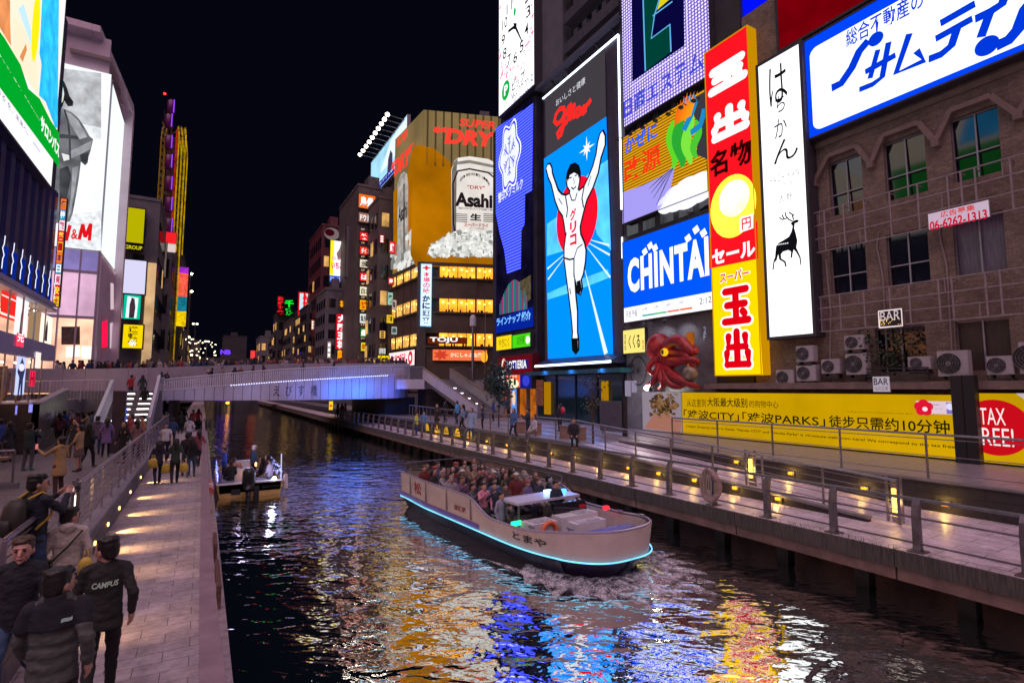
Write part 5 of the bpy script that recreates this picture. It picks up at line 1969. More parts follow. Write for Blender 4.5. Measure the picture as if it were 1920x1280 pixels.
for (px, X, part, cols) in (((0, 38, 545, 600), XL - .4, 'red_display', (235, 40, 30)), ((27, 51, 555, 645), XL - .3, 'white_display', (240, 236, 245)), ((52, 75, 575, 640), XL - 1.8, 'clothes_display', (150, 120, 90)),
       ((75, 97, 590, 645), XL - 1.2, 'white_display', (255, 246, 225)), ((29, 47, 668, 740), XL + .02, 'figure_poster', (190, 200, 250)), ((55, 66, 695, 724), XL + .02, 'letter_panel', (235, 40, 80)), ((30, 45, 625, 650), XL + .16, 'neon_sign', (245, 60, 90)),
       ((66, 76, 660, 690), XL + .16, 'small_panel', (240, 225, 215))):
 xl, xr, yt, yb = px
 s = Sign('x', '', frL(X, (xl, (yt + yb) / 2), (xr, (yt + yb) / 2), ((xl + xr) / 2, yb), pt=((xl + xr) / 2, yt)), 0, root=t)
 s.rect(part, emit(*cols, 1.3, True), 0, 0, 1, 1, 1)
 if part == 'figure_poster':
  s.poly('poster_picture', emit(50, 55, 90, .8, False, .5, 5), [(.3, 0), (.35, .45), (.1, .6), (.3, .8), (.5, .98), (.7, .85), (.9, .65), (.75, .4), (.8, 0), (.6, 0), (.55, .3), (.45, 0)], 3, False)
  s.disc('poster_picture', emit(225, 225, 245, 1.2, False), (.5, .72), s.fr.w * .3, s.fr.h * .1, l=4, px=False)
 elif part == 'white_display':
  s.poly('display_picture', emit(60, 50, 60, .8, False, .5, 4), [(.35, .1), (.6, .1), (.58, .6), (.5, .85), (.4, .6)], 3, False)
 elif part == 'red_display':
  s.rect('display_picture', emit(255, 225, 220, 1.4, False), 0, .08, 1, .16, 3)
  s.rect('display_picture', emit(255, 225, 220, 1.4, False), 0, .7, 1, .75, 3)
 elif part == 'neon_sign':
  s.text('neon_lettering', WHT, '元', (.1, .95), (.9, .35), 3, px=False, bold=.03)
 elif part == 'letter_panel':
  s.text('panel_lettering', emit(150, 10, 40, 1, False), 'Hi', (.1, .95), (.9, .05), 3, px=False, bold=.03)
 s.done()
b = MB()
for k in range(14):
 y = 31 + k * .62
 x = XL - g_.uniform(.5, 1.6)
 h = g_.uniform(1.3, 1.7)
 b.loft([(x, y, 2.8, .1, .1), (x, y, 3.5, .2, .16), (x, y, 3.0 + h * .75, .24, .15), (x, y, 2.8 + h, .07, .07), (x, y, 3.0 + h, .09, .1)], 8)
b.build('mannequin', mat('mannequin_clothes', (.22, .15, .1), .7, 0, .8, 2, col2=(.02, .02, .03)), t, True)

# the big advert on its side: plain picture shapes, lettering kept
fr = frL(XL + .35, (0, 200), (106, 200), (0, 226), z1=27)
# the advert runs on past the left edge of the photo
fr = Fr((XL + .35, fr.O.y - 17, fr.O.z), (0, 1, 0), fr.w + 17, 27 - fr.O.z)
s = Sign('billboard', 'large white and green advert with blue picture at the top left edge', fr, .4, emit(238, 236, 240, 1.4), mat('navy_case', (.02, .02, .06), .4), rim=.12)
GRN = emit(0, 160, 40, 1.2)
ue = fr.uv((-70, 0))[0]
s.rect('picture', emit(248, 228, 205, 1.4, True), 0, .5, ue + .01, 1, 2)
s.rect('green_field', GRN, 0, .2, ue + .01, .52, 4)
s.poly('picture', emit(40, 165, 235, 1.3, False, .3, 1.2), [(.05, .55), (.3, .55), (.22, .98), (.1, .9)], 3, False)
s.poly('picture', emit(248, 228, 205, 1.4, True), [(-80, -120), (106, -120), (104, 255), (88, 225), (67, 184), (30, 120), (0, 71), (-80, -40)], 2)
s.poly('picture', emit(40, 165, 235, 1.3, False, .3, 1.2), [(76, -60), (106, -60), (103, 240), (98, 238), (80, 190), (67, 178), (72, 120), (68, 100)], 3)
s.poly('picture', emit(190, 225, 245, 1.3, False), [(25, 15), (36, 5), (62, 95), (58, 105)], 4)
s.poly('picture', emit(205, 130, 80, 1.2, False, .2, 1.5), [(-20, -30), (12, 0), (12, 40), (14, 85), (4, 70), (-20, 30)], 3)
s.poly('picture', emit(215, 140, 85, 1.2, False), [(28, 105), (40, 80), (42, 92), (34, 115)], 4)
s.disc('picture', emit(250, 225, 20, 1.4, False), (57, 48), .55, 1.7, l=5)
s.poly('picture', emit(245, 225, 195, 1.4, False), [(18, 30), (40, 55), (62, 110), (66, 175), (40, 140), (18, 95)], 3)
s.poly('green_field', GRN, [(-80, -40), (0, 71), (30, 120), (45, 165), (67, 184), (88, 225), (104, 248), (104, 314), (0, 176), (-80, 70)], 4)
s.text('lettering', WHT, 'サロンパス', (66, 211), (100, 296), 6, bold=.04)
s.text('lettering', WHT, '貼って、寝て、きもちいい。', (-20, 90), (63, 225), 6, bold=-.005, shear=.1)
s.text('lettering', emit(70, 70, 110, 1, False), 'なやめる を、未来へ。', (-40, 128), (40, 253), 6)
s.text('lettering', emit(90, 90, 190, 1, False), 'Hisamitsu', (50, 268), (64, 282), 6)
s.done()
p = at((107, 574), Y=yE)
p2 = at((112, 360), Y=yE)
p = at((99, 574), Y=yE + .3)
fr = Fr((p.x, yE + .3, p.z), (1, 0, 0), at((110, 574), Y=yE + .3).x - p.x, 15.0 - p.z)
s = Sign('vertical_sign', 'narrow vertical strip of coloured neon characters at the corner of the navy building', fr, .3, emit(200, 60, 60, 1.1), rim=.03)
for k in range(10):
 s.rect('panel', emit(*((230, 190, 30), (210, 30, 50), (225, 225, 235), (30, 140, 190), (225, 120, 30))[k % 5], 1.3, False), .04, k / 10, .96, (k + .92) / 10, 2)
 s.text('lettering', emit(*((170, 20, 30), (250, 220, 60), (200, 20, 90), (250, 250, 250), (90, 20, 90))[k % 5], 1.2, False), '大安売日本一薬粧特価'[k], (.1, (k + .82) / 10), (.9, (k + .1) / 10), 4, px=False, bold=.03)
s.done()

# --- pale fashion store with its framed giant screen
YH = 58.0
t = thing('store_building', 'pale lilac store tower with a giant framed black and white fashion screen', 'building', (-9, YH, 3))
LIL = mat('lilac_wall', (.72, .56, .64), .45, .1, .15, .5)
xe = -8.4
zt = at((190, 55), Y=YH).z
zs0, zs1 = 15.6, 32.0
b = MB()
ys_e = at((234, 300), X=xe).y
# screen frame: canted hood round the corner
b.bx(-19, xe - .05, YH + .6, YH + 12, 3.0, zt - 4.2)
b.build('core', mat('store_core', (.2, .16, .2), .6), t)
b = MB()
b.prism([(-19, YH - .3, zt), (-9.3, YH - .3, zt), (-9.2, YH + .58, zs1 + .2), (-19, YH + .58, zs1 + .2)], (0, 0, .001)) if False else None
b.prism([(-19, YH - .5, zt - .6), (-19, YH + 8.6, zt - 3.4), (-19, YH + 8.6, zt - 2.6), (-19, YH - .5, zt)], (8.98, 0, 0))
b.prism([(xe - 1.0, YH - .5, zt - .6), (xe + .75, YH + 8.6, zt - 3.4), (xe + .75, YH + 8.6, zt - 2.6), (xe - 1.0, YH - .5, zt)], (-.6, 0, 0))
b.prism([(xe + .75, YH + 8.6, zt - 2.6), (xe + .75, YH + 9.6, zt - 3.2), (xe + .75, YH + 9.6, 3.0), (xe + .75, YH + 8.6, 3.0)], (-1.2, 0, 0))
b.build('frame', LIL, t)
b = MB()
for k in range(26):   # slatted soffit over the screen
 y = YH - .1 + k * .35
 b.bx(-11.5, xe - .1, y, y + .12, zs1 + 1.2, zs1 + 1.5)
b.build('soffit_slats', mat('slat', (.3, .22, .22), .5), t)
b = MB()
b.bx(-19, xe - .3, YH + .3, YH + .59, zs1 + .05, zt - .62)
b.build('upper_wall', LIL, t)
fr = Fr((-17.5, YH + .02, zs0), (1, 0, 0), 17.5 + xe - .06, zs1 - zs0)
s = Sign('x', '', fr, 0, root=t)
s.rect('screen', emit(238, 242, 248, .98, True, .08, .5), 0, 0, 1, 1, 1)
s.poly('screen_picture', emit(182, 184, 188, .9, False, .4, .9), [(112, 128), (190, 138), (190, 240), (150, 232), (112, 215)], 2)
s.poly('screen_picture', emit(222, 225, 228, .95, False, .2, 1.6), [(112, 215), (150, 232), (190, 240), (190, 262), (150, 256), (112, 250)], 2)
s.poly('screen_picture', emit(225, 228, 232, .95, False, .25, 2.5), [(112, 405), (190, 395), (190, 470), (112, 462)], 2)
F1, F2, F3 = emit(112, 113, 118, .85, False, .45, .7), emit(66, 67, 72, .85, False, .5, .9), emit(226, 226, 226, .9, False)
F4 = emit(160, 161, 166, .85, False, .3, 1)
s.poly('screen_figure', F1, [(96, 205), (112, 202), (121, 205), (135, 212), (147, 222), (158, 238), (168, 256), (175, 262), (170, 284), (166, 296), (165, 306), (160, 311), (152, 304), (149, 330), (144, 362), (137, 400), (131, 416), (96, 420)], 5)
s.poly('screen_figure', F4, [(118, 208), (133, 214), (146, 226), (158, 246), (164, 258), (150, 262), (140, 246), (128, 226)], 6)
s.poly('screen_figure', F2, [(112, 252), (146, 256), (147, 262), (112, 260)], 7)
s.poly('screen_figure', F4, [(132, 284), (150, 276), (173, 264), (170, 280), (152, 290), (134, 298)], 7)
s.poly('screen_figure', F2, [(150, 290), (166, 286), (166, 300), (160, 310), (152, 303)], 6)
s.poly('screen_figure', F2, [(112, 318), (128, 312), (134, 330), (126, 372), (120, 416), (112, 416)], 6)
s.poly('screen_figure', F4, [(136, 316), (147, 312), (141, 356), (133, 400), (128, 410), (134, 360)], 7)
s.stroke('screen_figure', F2, [(121, 207), (128, 228), (131, 256), (132, 300)], .14, 8)
s.poly('screen_hair', emit(34, 34, 38, .9, False, .4, 2), [(106, 146), (114, 147), (121, 155), (126, 166), (131, 182), (138, 192), (137, 200), (128, 201), (121, 190), (118, 200), (114, 208), (106, 206)], 8)
s.poly('screen_face', F3, [(106, 160), (114, 158), (119, 166), (121, 178), (119, 190), (113, 200), (106, 200)], 9)
s.stroke('screen_hair', F2, [(110, 171), (117, 172)], .12, 10)
s.stroke('screen_hair', F2, [(111, 190), (116, 189)], .14, 10)
s.poly('screen_figure', F3, [(116, 288), (130, 292), (131, 300), (120, 303)], 8)
RDL = emit(214, 20, 28, 1.1, False)
for pts in ([(112, 453), (119, 425)], [(125, 452), (132, 423)], [(116, 438), (128, 438)], [(149, 450), (156, 421)], [(156, 421), (160, 446)], [(160, 446), (171, 420)], [(171, 420), (168, 452)]):
 s.stroke('screen_lettering', RDL, pts, .24, 11)
s.text('screen_lettering', RDL, '&', (135, 430), (146, 450), 11, bold=.02)
s.done()
fr = Fr((xe + .02, YH + .4, zs0), (0, 1, 0), 8.4, zs1 - zs0 + .5)
s = Sign('x', '', fr, 0, root=t)
s.rect('side_screen', emit(238, 246, 250, 1.1), 0, 0, 1, .93, 1)
for k in range(14):
 s.rect('screen_lamps', emit(255, 240, 220, 3, False), .02 + k * .07, -.025, .05 + k * .07, -.012, 2)
s.done()
# glazed lower storeys
b = MB()
b.bx(-19, xe, YH + .3, YH + .5, 13.7, zs0 - .02)
for z in (5.0, 9.6, 13.6):
 b.bx(-19, xe, YH - .02, YH + .3, z - .12, z + .12)
for k in range(9):
 b.bx(xe - .1 - k * 1.25, xe - k * 1.25, YH - .04, YH + .28, 3.0, zs0 - .02)
b.build('mullion', mat('store_mullion', (.5, .42, .5), .4, .3), t)
for z0, z1, m_ in ((3.0, 4.88, emit(255, 190, 120, 1.25, True, .5, 1.1)), (5.12, 9.48, emit(255, 196, 165, 1.0, True, .4, .5)), (9.72, 13.48, emit(215, 170, 200, .85, True, .35, .4)), (13.72, zs0 - .1, emit(140, 125, 190, .8, True, .3, .4))):
 b = MB()
 b.add([(-19, YH + .29, z0), (xe, YH + .29, z0), (xe, YH + .29, z1), (-19, YH + .29, z1)], [(0, 1, 2, 3)])
 b.build('glazing', m_, t)
s = Sign('x', '', Fr((-19, YH + .27, 3.0), (1, 0, 0), 19 + xe, 12), 0, root=t)
s.poly('display', emit(255, 250, 240, 1.7, False), [(124, 650), (150, 648), (150, 668), (124, 670)], 1)
s.poly('display', emit(255, 250, 240, 1.5, False), [(153, 648), (178, 650), (178, 672), (153, 672)], 1)
s.poly('display', emit(60, 40, 40, .8, False, .5, 3), [(115, 612), (150, 612), (150, 646), (115, 646)], 1)
s.done()
b = MB()
for k in range(17):
 y = YH + .1 + k * .56
 b.bx(xe, xe + .16, y, y + .09, 3.0, zs0 - .3)
b.bx(xe - .04, xe, YH + .05, YH + 9.6, 3.0, zs0 - .3)
b.build('ribbed_side', LIL, t)
s = Sign('x', '', Fr((xe + .17, YH, 3.0), (0, 1, 0), 10, 12), 0, root=t)
s.poly('red_lamp', emit(245, 20, 70, 1.5, True), [(191, 604), (201, 600), (201, 650), (191, 652)], 1)
for q in ([(206, 606), (212, 604), (212, 652), (206, 653)], [(215, 612), (220, 611), (220, 655), (215, 656)], [(207, 530), (213, 532), (213, 580), (207, 580)], [(224, 548), (229, 549), (229, 596), (224, 596)]):
 s.poly('side_window', emit(205, 180, 190, .9, False), q, 1)
s.done()


# --- receding street on the left
def block(name, label, x0, x1, y0, y1, z0, z1, m_, winrows=0, side='X', seed=1, lit=.25, cat='building'):
 """plain far building: wall body, parapet and window parts with lit and dark panes"""
 t = thing(name, label, cat, (x0 if side == 'R' else x1, y0, z0))
 b = MB()
 b.bx(x0, x1, y0, y1, z0, z1)
 b.bx(x0 - .1, x1 + .1, y0 - .1, y1 + .1, z1 + .003, z1 + .4)
 b.bx(x0 + (x1 - x0) * .3, x0 + (x1 - x0) * .6, y0 + .5, min(y1, y0 + 3), z1 + .41, z1 + 2.2)
 b.build('wall', m_, t)
 if winrows:
  g = random.Random(seed)
  X = x1 + .03 if side == 'L' else x0 - .03
  spots = []
  for r in range(winrows):
   z = z0 + 1.2 + r * (z1 - z0 - 1.5) / winrows
   y = y0 + .6
   while y < y1 - 1.2:
    spots.append((0, X, y, z))
    y += 2.1
   x = x0 + .5
   while x < x1 - 1.0 and x < x0 + 14:
    spots.append((1, x, y0 - .03, z))
    x += 1.9
  h = (z1 - z0) / winrows * .5
  src = {}
  if side == 'L':
   spots = [q for q in spots if q[0] == 0 or q[1] > x1 - 7]
  for k, x, y, z in spots[:96]:
   lt = g.random() < lit
   if (k, lt) not in src:
    w = MB()
    if k == 0:
     w.bx(-.05, .05, 0, 1.2, 0, h)
     w.bx(-.07, .07, .57, .63, 0, h)
    else:
     w.bx(0, 1.1, -.05, .05, 0, h)
     w.bx(.52, .58, -.07, .07, 0, h)
    o = w.build('window', emit(250, 190, 110, .55, False, .5, .7) if lt else GLASSD, t, local=True)
    src[(k, lt)] = o
   else:
    o = src[(k, lt)].copy()
    COL.objects.link(o)
   o.location = V((x, y, z)) - root_loc(t)
 return t


BG1 = mat('far_wall_brown', (.13, .1, .1), .7, 0, .35, .4)
BG2 = mat('far_wall_grey', (.17, .15, .17), .7, 0, .35, .4)
BG3 = mat('far_wall_dark', (.06, .05, .06), .7, 0, .35, .4)
YA = 78.0
x0, x1 = at((232, 600), Y=YA).x, at((270, 600), Y=YA).x
block('building', 'building with a lit beige corner behind the yellow and white hanging signs', -20, x1 + .9, YA + .8, 92, 2.7, 27, BG2, 5, 'L', 4, .1)
for (tl, br, nm, lb, fc, gl) in (((235, 388), (268, 457), 'billboard', 'plain yellow billboard high beside the fashion store', (178, 170, 0), .9), ((234, 486), (271, 552), 'billboard', 'plain pale lilac lit panel below the yellow billboard', (208, 205, 235), 1.1),
                                 ((233, 552), (262, 599), 'screen', 'green screen with a dark haired figure below the lilac panel', (0, 185, 150), 1.1), ((232, 608), (266, 653), 'billboard', 'yellow sign with black patterned characters below the green screen', (240, 205, 0), 1.2)):
 s = Sign(nm, lb, frY(YA, tl, br), .5, emit(*fc, gl), BLACKP, rim=.12)
 if nm == 'screen':
  s.poly('picture', emit(225, 240, 240, 1.2, False), [(.15, .05), (.8, .05), (.85, .9), (.2, .95)], 2, False)
  s.poly('picture', emit(70, 50, 60, .8, False, .4, 2), [(.35, .05), (.65, .05), (.7, .5), (.62, .85), (.45, .9), (.35, .6)], 3, False)
 if 'patterned' in lb:
  s.text('lettering', BLK, '道頓焼', (.25, .95), (.75, .08), 2, px=False, vertical=True, bold=.03)
  s.text('lettering', WHT, '※', (.3, .35), (.7, .08), 3, px=False)
 s.done()
s = Sign('shop_sign', 'black strip with yellow capitals under the yellow billboard', frY(YA, (235, 457), (268, 471)), .4, emit(16, 16, 10, .8), BLACKP, rim=.03)
s.text('lettering', emit(210, 200, 30, 1, False), 'GROUP', (.0, .85), (.95, .15), 2, px=False, bold=.02)
s.done()
b = MB()
p, q = at((272, 560), Y=YA + .7), at((282, 690), Y=YA + .7)
t = thing('lit_column', 'warm lit beige corner column at the right of the yellow sign', 'column', (q.x, YA + .7, 2.7))
b.bx(p.x, q.x, YA + .5, YA + .78, 2.7, at((272, 490), Y=YA).z)
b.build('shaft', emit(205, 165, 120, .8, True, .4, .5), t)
YB = 92.0
block('building', 'grey building with a blank panel and a red signboard near the yellow wheel', -20, at((316, 600), Y=YB).x, YB, 106, 2.7, at((300, 450), Y=YB).z, BG2, 4, 'L', 6, .08)
s = Sign('billboard', 'blank grey brown panel below the red signboard', frY(YB - .6, (274, 450), (310, 520)), .5, emit(128, 108, 104, .55), BLACKP, rim=.05)
s.done()
s = Sign('billboard', 'red signboard with a white character high beside the yellow wheel', frY(YB - .2, (274, 430), (330, 458)), .5, emit(232, 30, 36, 1.2), BLACKP, rim=.05)
s.text('lettering', WHT, '祝', (.18, .92), (.4, .25), 2, px=False, bold=.03)
s.rect('white_strip', emit(215, 195, 190, 1, False), .45, -.75, 1, .02, 2)
s.done()
s = Sign('shop_sign', 'blue neon character sign below the blank panel', frY(YB - .9, (281, 528), (305, 548)), .3, emit(6, 20, 60, .8), BLACKP, rim=.03)
s.text('lettering', emit(40, 120, 250, 1.5, False), '鳥 楽', (.02, .95), (.98, .05), 2, px=False, bold=.04)
s.done()
block('building', 'dark narrow building by the foot of the yellow wheel', -20, at((338, 600), Y=108).x, 108, 125, 2.7, at((320, 480), Y=108).z, BG3, 6, 'L', 9, .12)
block('building', 'dark far building beyond the yellow wheel', -22, at((352, 650), Y=150).x, 150, 190, 2.7, at((340, 620), Y=150).z, BG3, 6, 'L', 10, .4)
block('building', 'low far building with lit windows past the street lamps on the left bank', -22, at((374, 650), Y=185).x, 192, 240, 2.7, at((360, 640), Y=192).z, BG1, 5, 'L', 12, .5)

# --- the yellow oblong ferris wheel, seen almost edge on
YW = 104.0
p0, p1 = at((322, 700), Y=YW), at((325, 180), Y=YW)
t = thing('ferris_wheel', 'tall yellow oblong ferris wheel with purple lit cabins on the left bank', 'ferris wheel', (p0.x, YW, 2.7))
YLW = mat('wheel_yellow', (.5, .33, .01), .4, 0, .2, 1)
YLE = emit(222, 175, 0, .45, False, .6, .8)  # brighter glowing copy of the yellow: light on the right-hand tracks put in
xl, xr = at((293, 400), Y=YW).x, at((340, 400), Y=YW).x
zt_, zb_ = at((320, 212), Y=YW).z, 4.0
ry = 5.0
for x, m_ in ((xl, 0), (xl + .55, 0), (xr - 1.0, 1), (xr - .5, 1), (xr, 1)):
 pts = []
 for k in range(41):
  a = 2 * math.pi * k / 40
  cz = (zt_ + zb_) / 2
  hh = (zt_ - zb_) / 2 - ry
  sn = math.sin(a)
  tap = max(0, sn) ** 3 * .45 * (1 if x < (xl + xr) / 2 else -1)
  pts.append((x + tap, YW + 6 + ry * math.cos(a), cz + (hh if sn > 0 else -hh) + ry * sn))
 b = MB()
 b.path(pts, .1, 6)
 b.build('track', YLE if m_ else YLW, t)
b = MB()
b.bx(xr - 1.5, xr - 1.2, YW + 1.5, YW + 1.7, 8, zt_ - 2)
b.build('red_strip', emit(190, 50, 20, .5, False, .5, .6), t)
b = MB()
z = zb_
k = 0
while z < zt_ - 2:
 for (xa, xb) in ((xl, xl + .5), (xr - .9, xr)):
  b.bar((xa, YW + 1, z), (xb, YW + 1.2, z + 1.2), .1)
  b.bar((xb, YW + 1, z), (xa, YW + 1.2, z + 1.2), .1)
 if k % 2 == 0:
  b.bar((xl + .5, YW + 1.6, z), (xr - .9, YW + 1.6, z + 2.0), .12)
  b.bar((xl, YW + 1.2, z), (xr, YW + 1.2, z), .1)
 z += 1.25
 k += 1
b.build('truss', mat('wheel_truss', (.35, .24, .02), .5, 0, .3, 1), t)
b = MB()
b.bx(xl + .8, xr - 1.2, YW + 3, YW + 8, 2.7, zt_ - 3)
b.build('core', mat('wheel_core', (.09, .03, .08), .6, 0, .4, .4), t)
k = 0
for py in (202, 228, 268, 304, 345, 384, 424):
 p = at((317 + (4 if py < 210 else 0), py), Y=YW + .6)
 b = MB()
 b.loft([(p.x, YW + .6, p.z - 1.2, .5, .5), (p.x, YW + .6, p.z - 1.0, .62, .62), (p.x, YW + .6, p.z + 1.0, .62, .62), (p.x, YW + .6, p.z + 1.3, .4, .4)], 10)
 c_ = b.build('cabin', mat('cabin_purple', (.13, .01, .09), .35), t, True)
 b = MB()
 b.bx(p.x + .35, p.x + .5, YW - .12, YW - .04, p.z - 1.1, p.z + 1.2)
 b.build('light_bar', emit(150, 60, 250, 2.2, False), c_)
b = MB()
p = at((309, 205), Y=YW + 6)
b.tube((p.x, YW + 6, p.z - 2.8), p, .05)
b.build('mast', DARKMETAL, t)
b = MB()
p = at((309, 176), Y=YW + 6)
b.ell(p, .22, .22, .22)
b.build('beacon', emit(255, 40, 40, 4, False), t)
# colourful figure panel at the wheel's foot
s = Sign('x', '', frY(YW - .2, (334, 500), (350, 612)), 0, root=t)
for (v0, v1, c) in ((.0, .25, (225, 190, 10)), (.25, .5, (20, 110, 130)), (.5, .9, (235, 90, 70)), (.9, 1.0, (150, 40, 190))):
 s.rect('foot_panel', emit(*c, .9, False, .4, 2), .1, v0, .9, v1, 1)
s.done()

# --- street lamps
def street_lamp(px_head, px_base, Y, lb, heads=2, k=12, grp=None):
 p, q = at(px_head, Y=Y), at(px_base, Y=Y)
 t = thing('street_lamp', lb, 'street lamp', (p.x, Y, 2.7), grp)
 b = MB()
 b.tube((p.x, Y, 2.7), (p.x, Y, p.z), .1, .06)
 b.build('pole', METAL, t)
 for j in range(heads):
  h = MB()
  x = p.x + (-.35 + .7 * j if heads == 2 else .2)
  h.bar((p.x, Y, p.z - .1), (x, Y, p.z + .1), .06)
  a = h.build('arm', METAL, t)
  h = MB()
  h.ell((x, Y, p.z), .2, .2, .16, 8, 6)
  h.build('lamp_head', emit(255, 246, 190, k, False), t)
 return t


street_lamp((357, 513), (357, 690), 112, 'upper street lamp blazing beside the yellow wheel', 1, 30)
street_lamp((357, 546), (357, 690), 111, 'lower street lamp blazing beside the yellow wheel', 1, 30)
street_lamp((366, 607), (366, 690), 130, 'double headed street lamp right of the yellow wheel', 2, 10)
street_lamp((388, 640), (388, 690), 150, 'pale blue street lamp standing farthest right on the left bank', 2, 8)
street_lamp((352, 632), (352, 690), 118, 'small street lamp at the foot of the yellow wheel', 1, 10)
street_lamp((357, 665), (357, 690), 120, 'lowest globe lamp by the yellow wheel', 1, 12)
street_lamp((290, 497), (290, 560), 93, 'lamp on a bracket over the blank grey panel', 1, 10)
t = thing('festoon', 'string of little white lights along the left bank street', 'lights', (0, 130, 4))
b = MB()
g_ = random.Random(8)
for k in range(46):
 p = at((g_.uniform(345, 405), g_.uniform(635, 688)), Y=g_.uniform(115, 180))
 b.ell(p, .13, .13, .13, 6, 4)
b.build('bulbs', emit(255, 235, 190, 4, False), t)

# ------------------------------------------------------------------ beer billboard building beyond the bridge
CORN = at((790, 490), Y=66)
UR = V((math.sin(RAD(109.8)), math.cos(RAD(109.8)), 0))
ULd = V((-.06, 1, 0)).normalized()
zb_ = 20.3
zt_ = at((790, 205), Y=66).z
WR = 22.0
# length of the left face from the photo
d = pray(738, 430)
# solve CAM + d t = CORN + ULd s in plan
den = d.x * (-ULd.y) - d.y * (-ULd.x)
rx, ry_ = CORN.x - CAM.x, CORN.y - CAM.y
tt = (rx * (-ULd.y) - ry_ * (-ULd.x)) / den
ss = (d.x * ry_ - d.y * rx) / den
WLn = abs(ss)
frR = Fr((CORN.x, CORN.y, zb_), UR, WR, zt_ - zb_)
frLf = Fr((CORN.x + ULd.x * WLn, CORN.y + ULd.y * WLn, zb_), -ULd, WLn, zt_ - zb_)
t = thing('corner_building', 'corner restaurant building with a huge gold beer can billboard and orange lit windows', 'building', (CORN.x, CORN.y, 3))
b = MB()
c0, c1 = V((CORN.x, CORN.y, 0)) - frR.N * .2 + V((.25, 0, 0)), None
body = [V((CORN.x + .25, CORN.y + .1, 3)), V((CORN.x, CORN.y, 3)) + UR * WR - frR.N * .25, V((CORN.x, CORN.y, 3)) + UR * WR - frR.N * 16, V((CORN.x + ULd.x * WLn, CORN.y + ULd.y * WLn, 3)) + V((.25, 0, 0))]
b.prism(body, (0, 0, zt_ - 3.2))
b.build('wall', BG3, t)
s = Sign('x', '', frR, 0, root=t)
KH = emit(122, 102, 66, .9, True, .25, .2)  # floodlit printed board: its light is put into these colours as emission
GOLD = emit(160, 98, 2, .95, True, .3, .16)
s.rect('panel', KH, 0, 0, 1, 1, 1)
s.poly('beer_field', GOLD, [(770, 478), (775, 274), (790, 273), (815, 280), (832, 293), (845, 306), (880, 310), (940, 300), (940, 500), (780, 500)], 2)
for k in range(13):
 u = .02 + k * .05
 s.rect('panel_grooves', emit(78, 62, 36, .8, False), u, .63, u + .012, 1, 2)
CANW = [(846, 320), (852, 303), (858, 297), (880, 294), (915, 299), (932, 308), (932, 458), (905, 458), (860, 452), (847, 446)]
s.poly('can', emit(214, 207, 200, 1.0, False, .12, .5), CANW, 4)
s.poly('can_shade', emit(110, 104, 100, .9, False, .2, .8), [(847, 320), (853, 303), (858, 298), (856, 320), (855, 446), (847, 444)], 5)
s.poly('can_shade', emit(128, 122, 116, .9, False, .2, .8), [(850, 305), (880, 301), (932, 312), (932, 317), (880, 307), (849, 311)], 5)
s.poly('can_shade', emit(150, 146, 140, .9, False, .2, .8), [(849, 322), (880, 316), (932, 326), (932, 329), (880, 319), (849, 325)], 5)
s.stroke('can_border', BLK, [(853, 436), (850, 420), (849, 345), (858, 322), (880, 318), (915, 325), (931, 338)], .22, 6)
s.stroke('can_border', BLK, [(851, 430), (858, 440), (930, 446)], .22, 6)
s.text('can_lettering', BLK, 'Asahi', (853, 361), (923, 392), 6, bold=.045)
s.text('can_lettering', BLK, '洗練されたクリアな味・辛口', (859, 389), (928, 397), 6, bold=.02)
s.text('can_lettering', emit(170, 30, 40, .9, False), '"DRY"', (876, 348), (909, 357), 6, bold=.02)
s.text('can_lettering', BLK, '生', (881, 401), (902, 415), 6, bold=.04)
s.text('can_lettering', emit(170, 30, 40, .9, False), 'スーパードライ', (870, 418), (915, 428), 6, bold=.03)
s.text('can_lettering', BLK, '生ビール(非熱処理)', (880, 427), (908, 432), 6)
s.text('can_lettering', BLK, '350ml', (882, 441), (903, 450), 6)
st = 'ASAHI BREWERIES LIMITED'
for i, ch in enumerate(st):
 a = RAD(158 - 136 * i / (len(st) - 1))
 x, y = 890 + 29 * math.cos(a), 352 - 24 * math.sin(a) + (math.cos(a) * 4)
 if ch != ' ':
  s.text('can_lettering', BLK, ch, (x - 1.4, y - 2.6), (x + 1.4, y + 2.6), 6, bold=.02)
for k in range(5):
 for xa, xb in ((854, 876), (906, 930)):
  s.stroke('can_smallprint', emit(90, 86, 82, .8, False), [(xa, 402 + k * 3.4), (xb, 403.2 + k * 3.4)], .12, 6)
g_ = random.Random(21)
for k in range(520):   # crushed ice at the foot of the can
 x = g_.uniform(806, 931)
 top = 470 - 34 * min(1, max(0, (x - 806) / 45)) ** .7
 y = g_.uniform(top, 480)
 c = g_.choice((240, 225, 200, 140, 215))
 a0 = g_.random() * 6
 s.disc('ice', emit(c, c, min(255, c - 4), 1.0, False), (x, y), g_.uniform(.12, .5), g_.uniform(.12, .5), l=5 + k % 6, n=5, wob=lambda q: .35 * math.sin(2 * q + a0))
s.poly('ice', emit(190, 188, 184, .9, False, .4, 1), [(800, 476), (815, 463), (838, 446), (846, 440), (850, 452), (932, 458), (932, 484)], 4)
REDN = emit(242, 62, 48, 1.25)
s.text('neon_lettering', REDN, 'SUPER', (861, 223), (929, 244), 5, bold=.03, shear=.15)
s.text('neon_lettering', REDN, 'DRY', (833, 241), (931, 278), 5, bold=.05, shear=.2)
s.text('neon_lettering', REDN, '“', (812, 237), (838, 252), 5, bold=.05)
s.done()
s = Sign('x', '', frLf, 0, root=t)
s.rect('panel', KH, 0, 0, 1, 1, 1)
s.poly('beer_field', GOLD, [(738, 470), (738, 360), (764, 330), (772, 285), (791, 270), (791, 480), (738, 510)], 2)
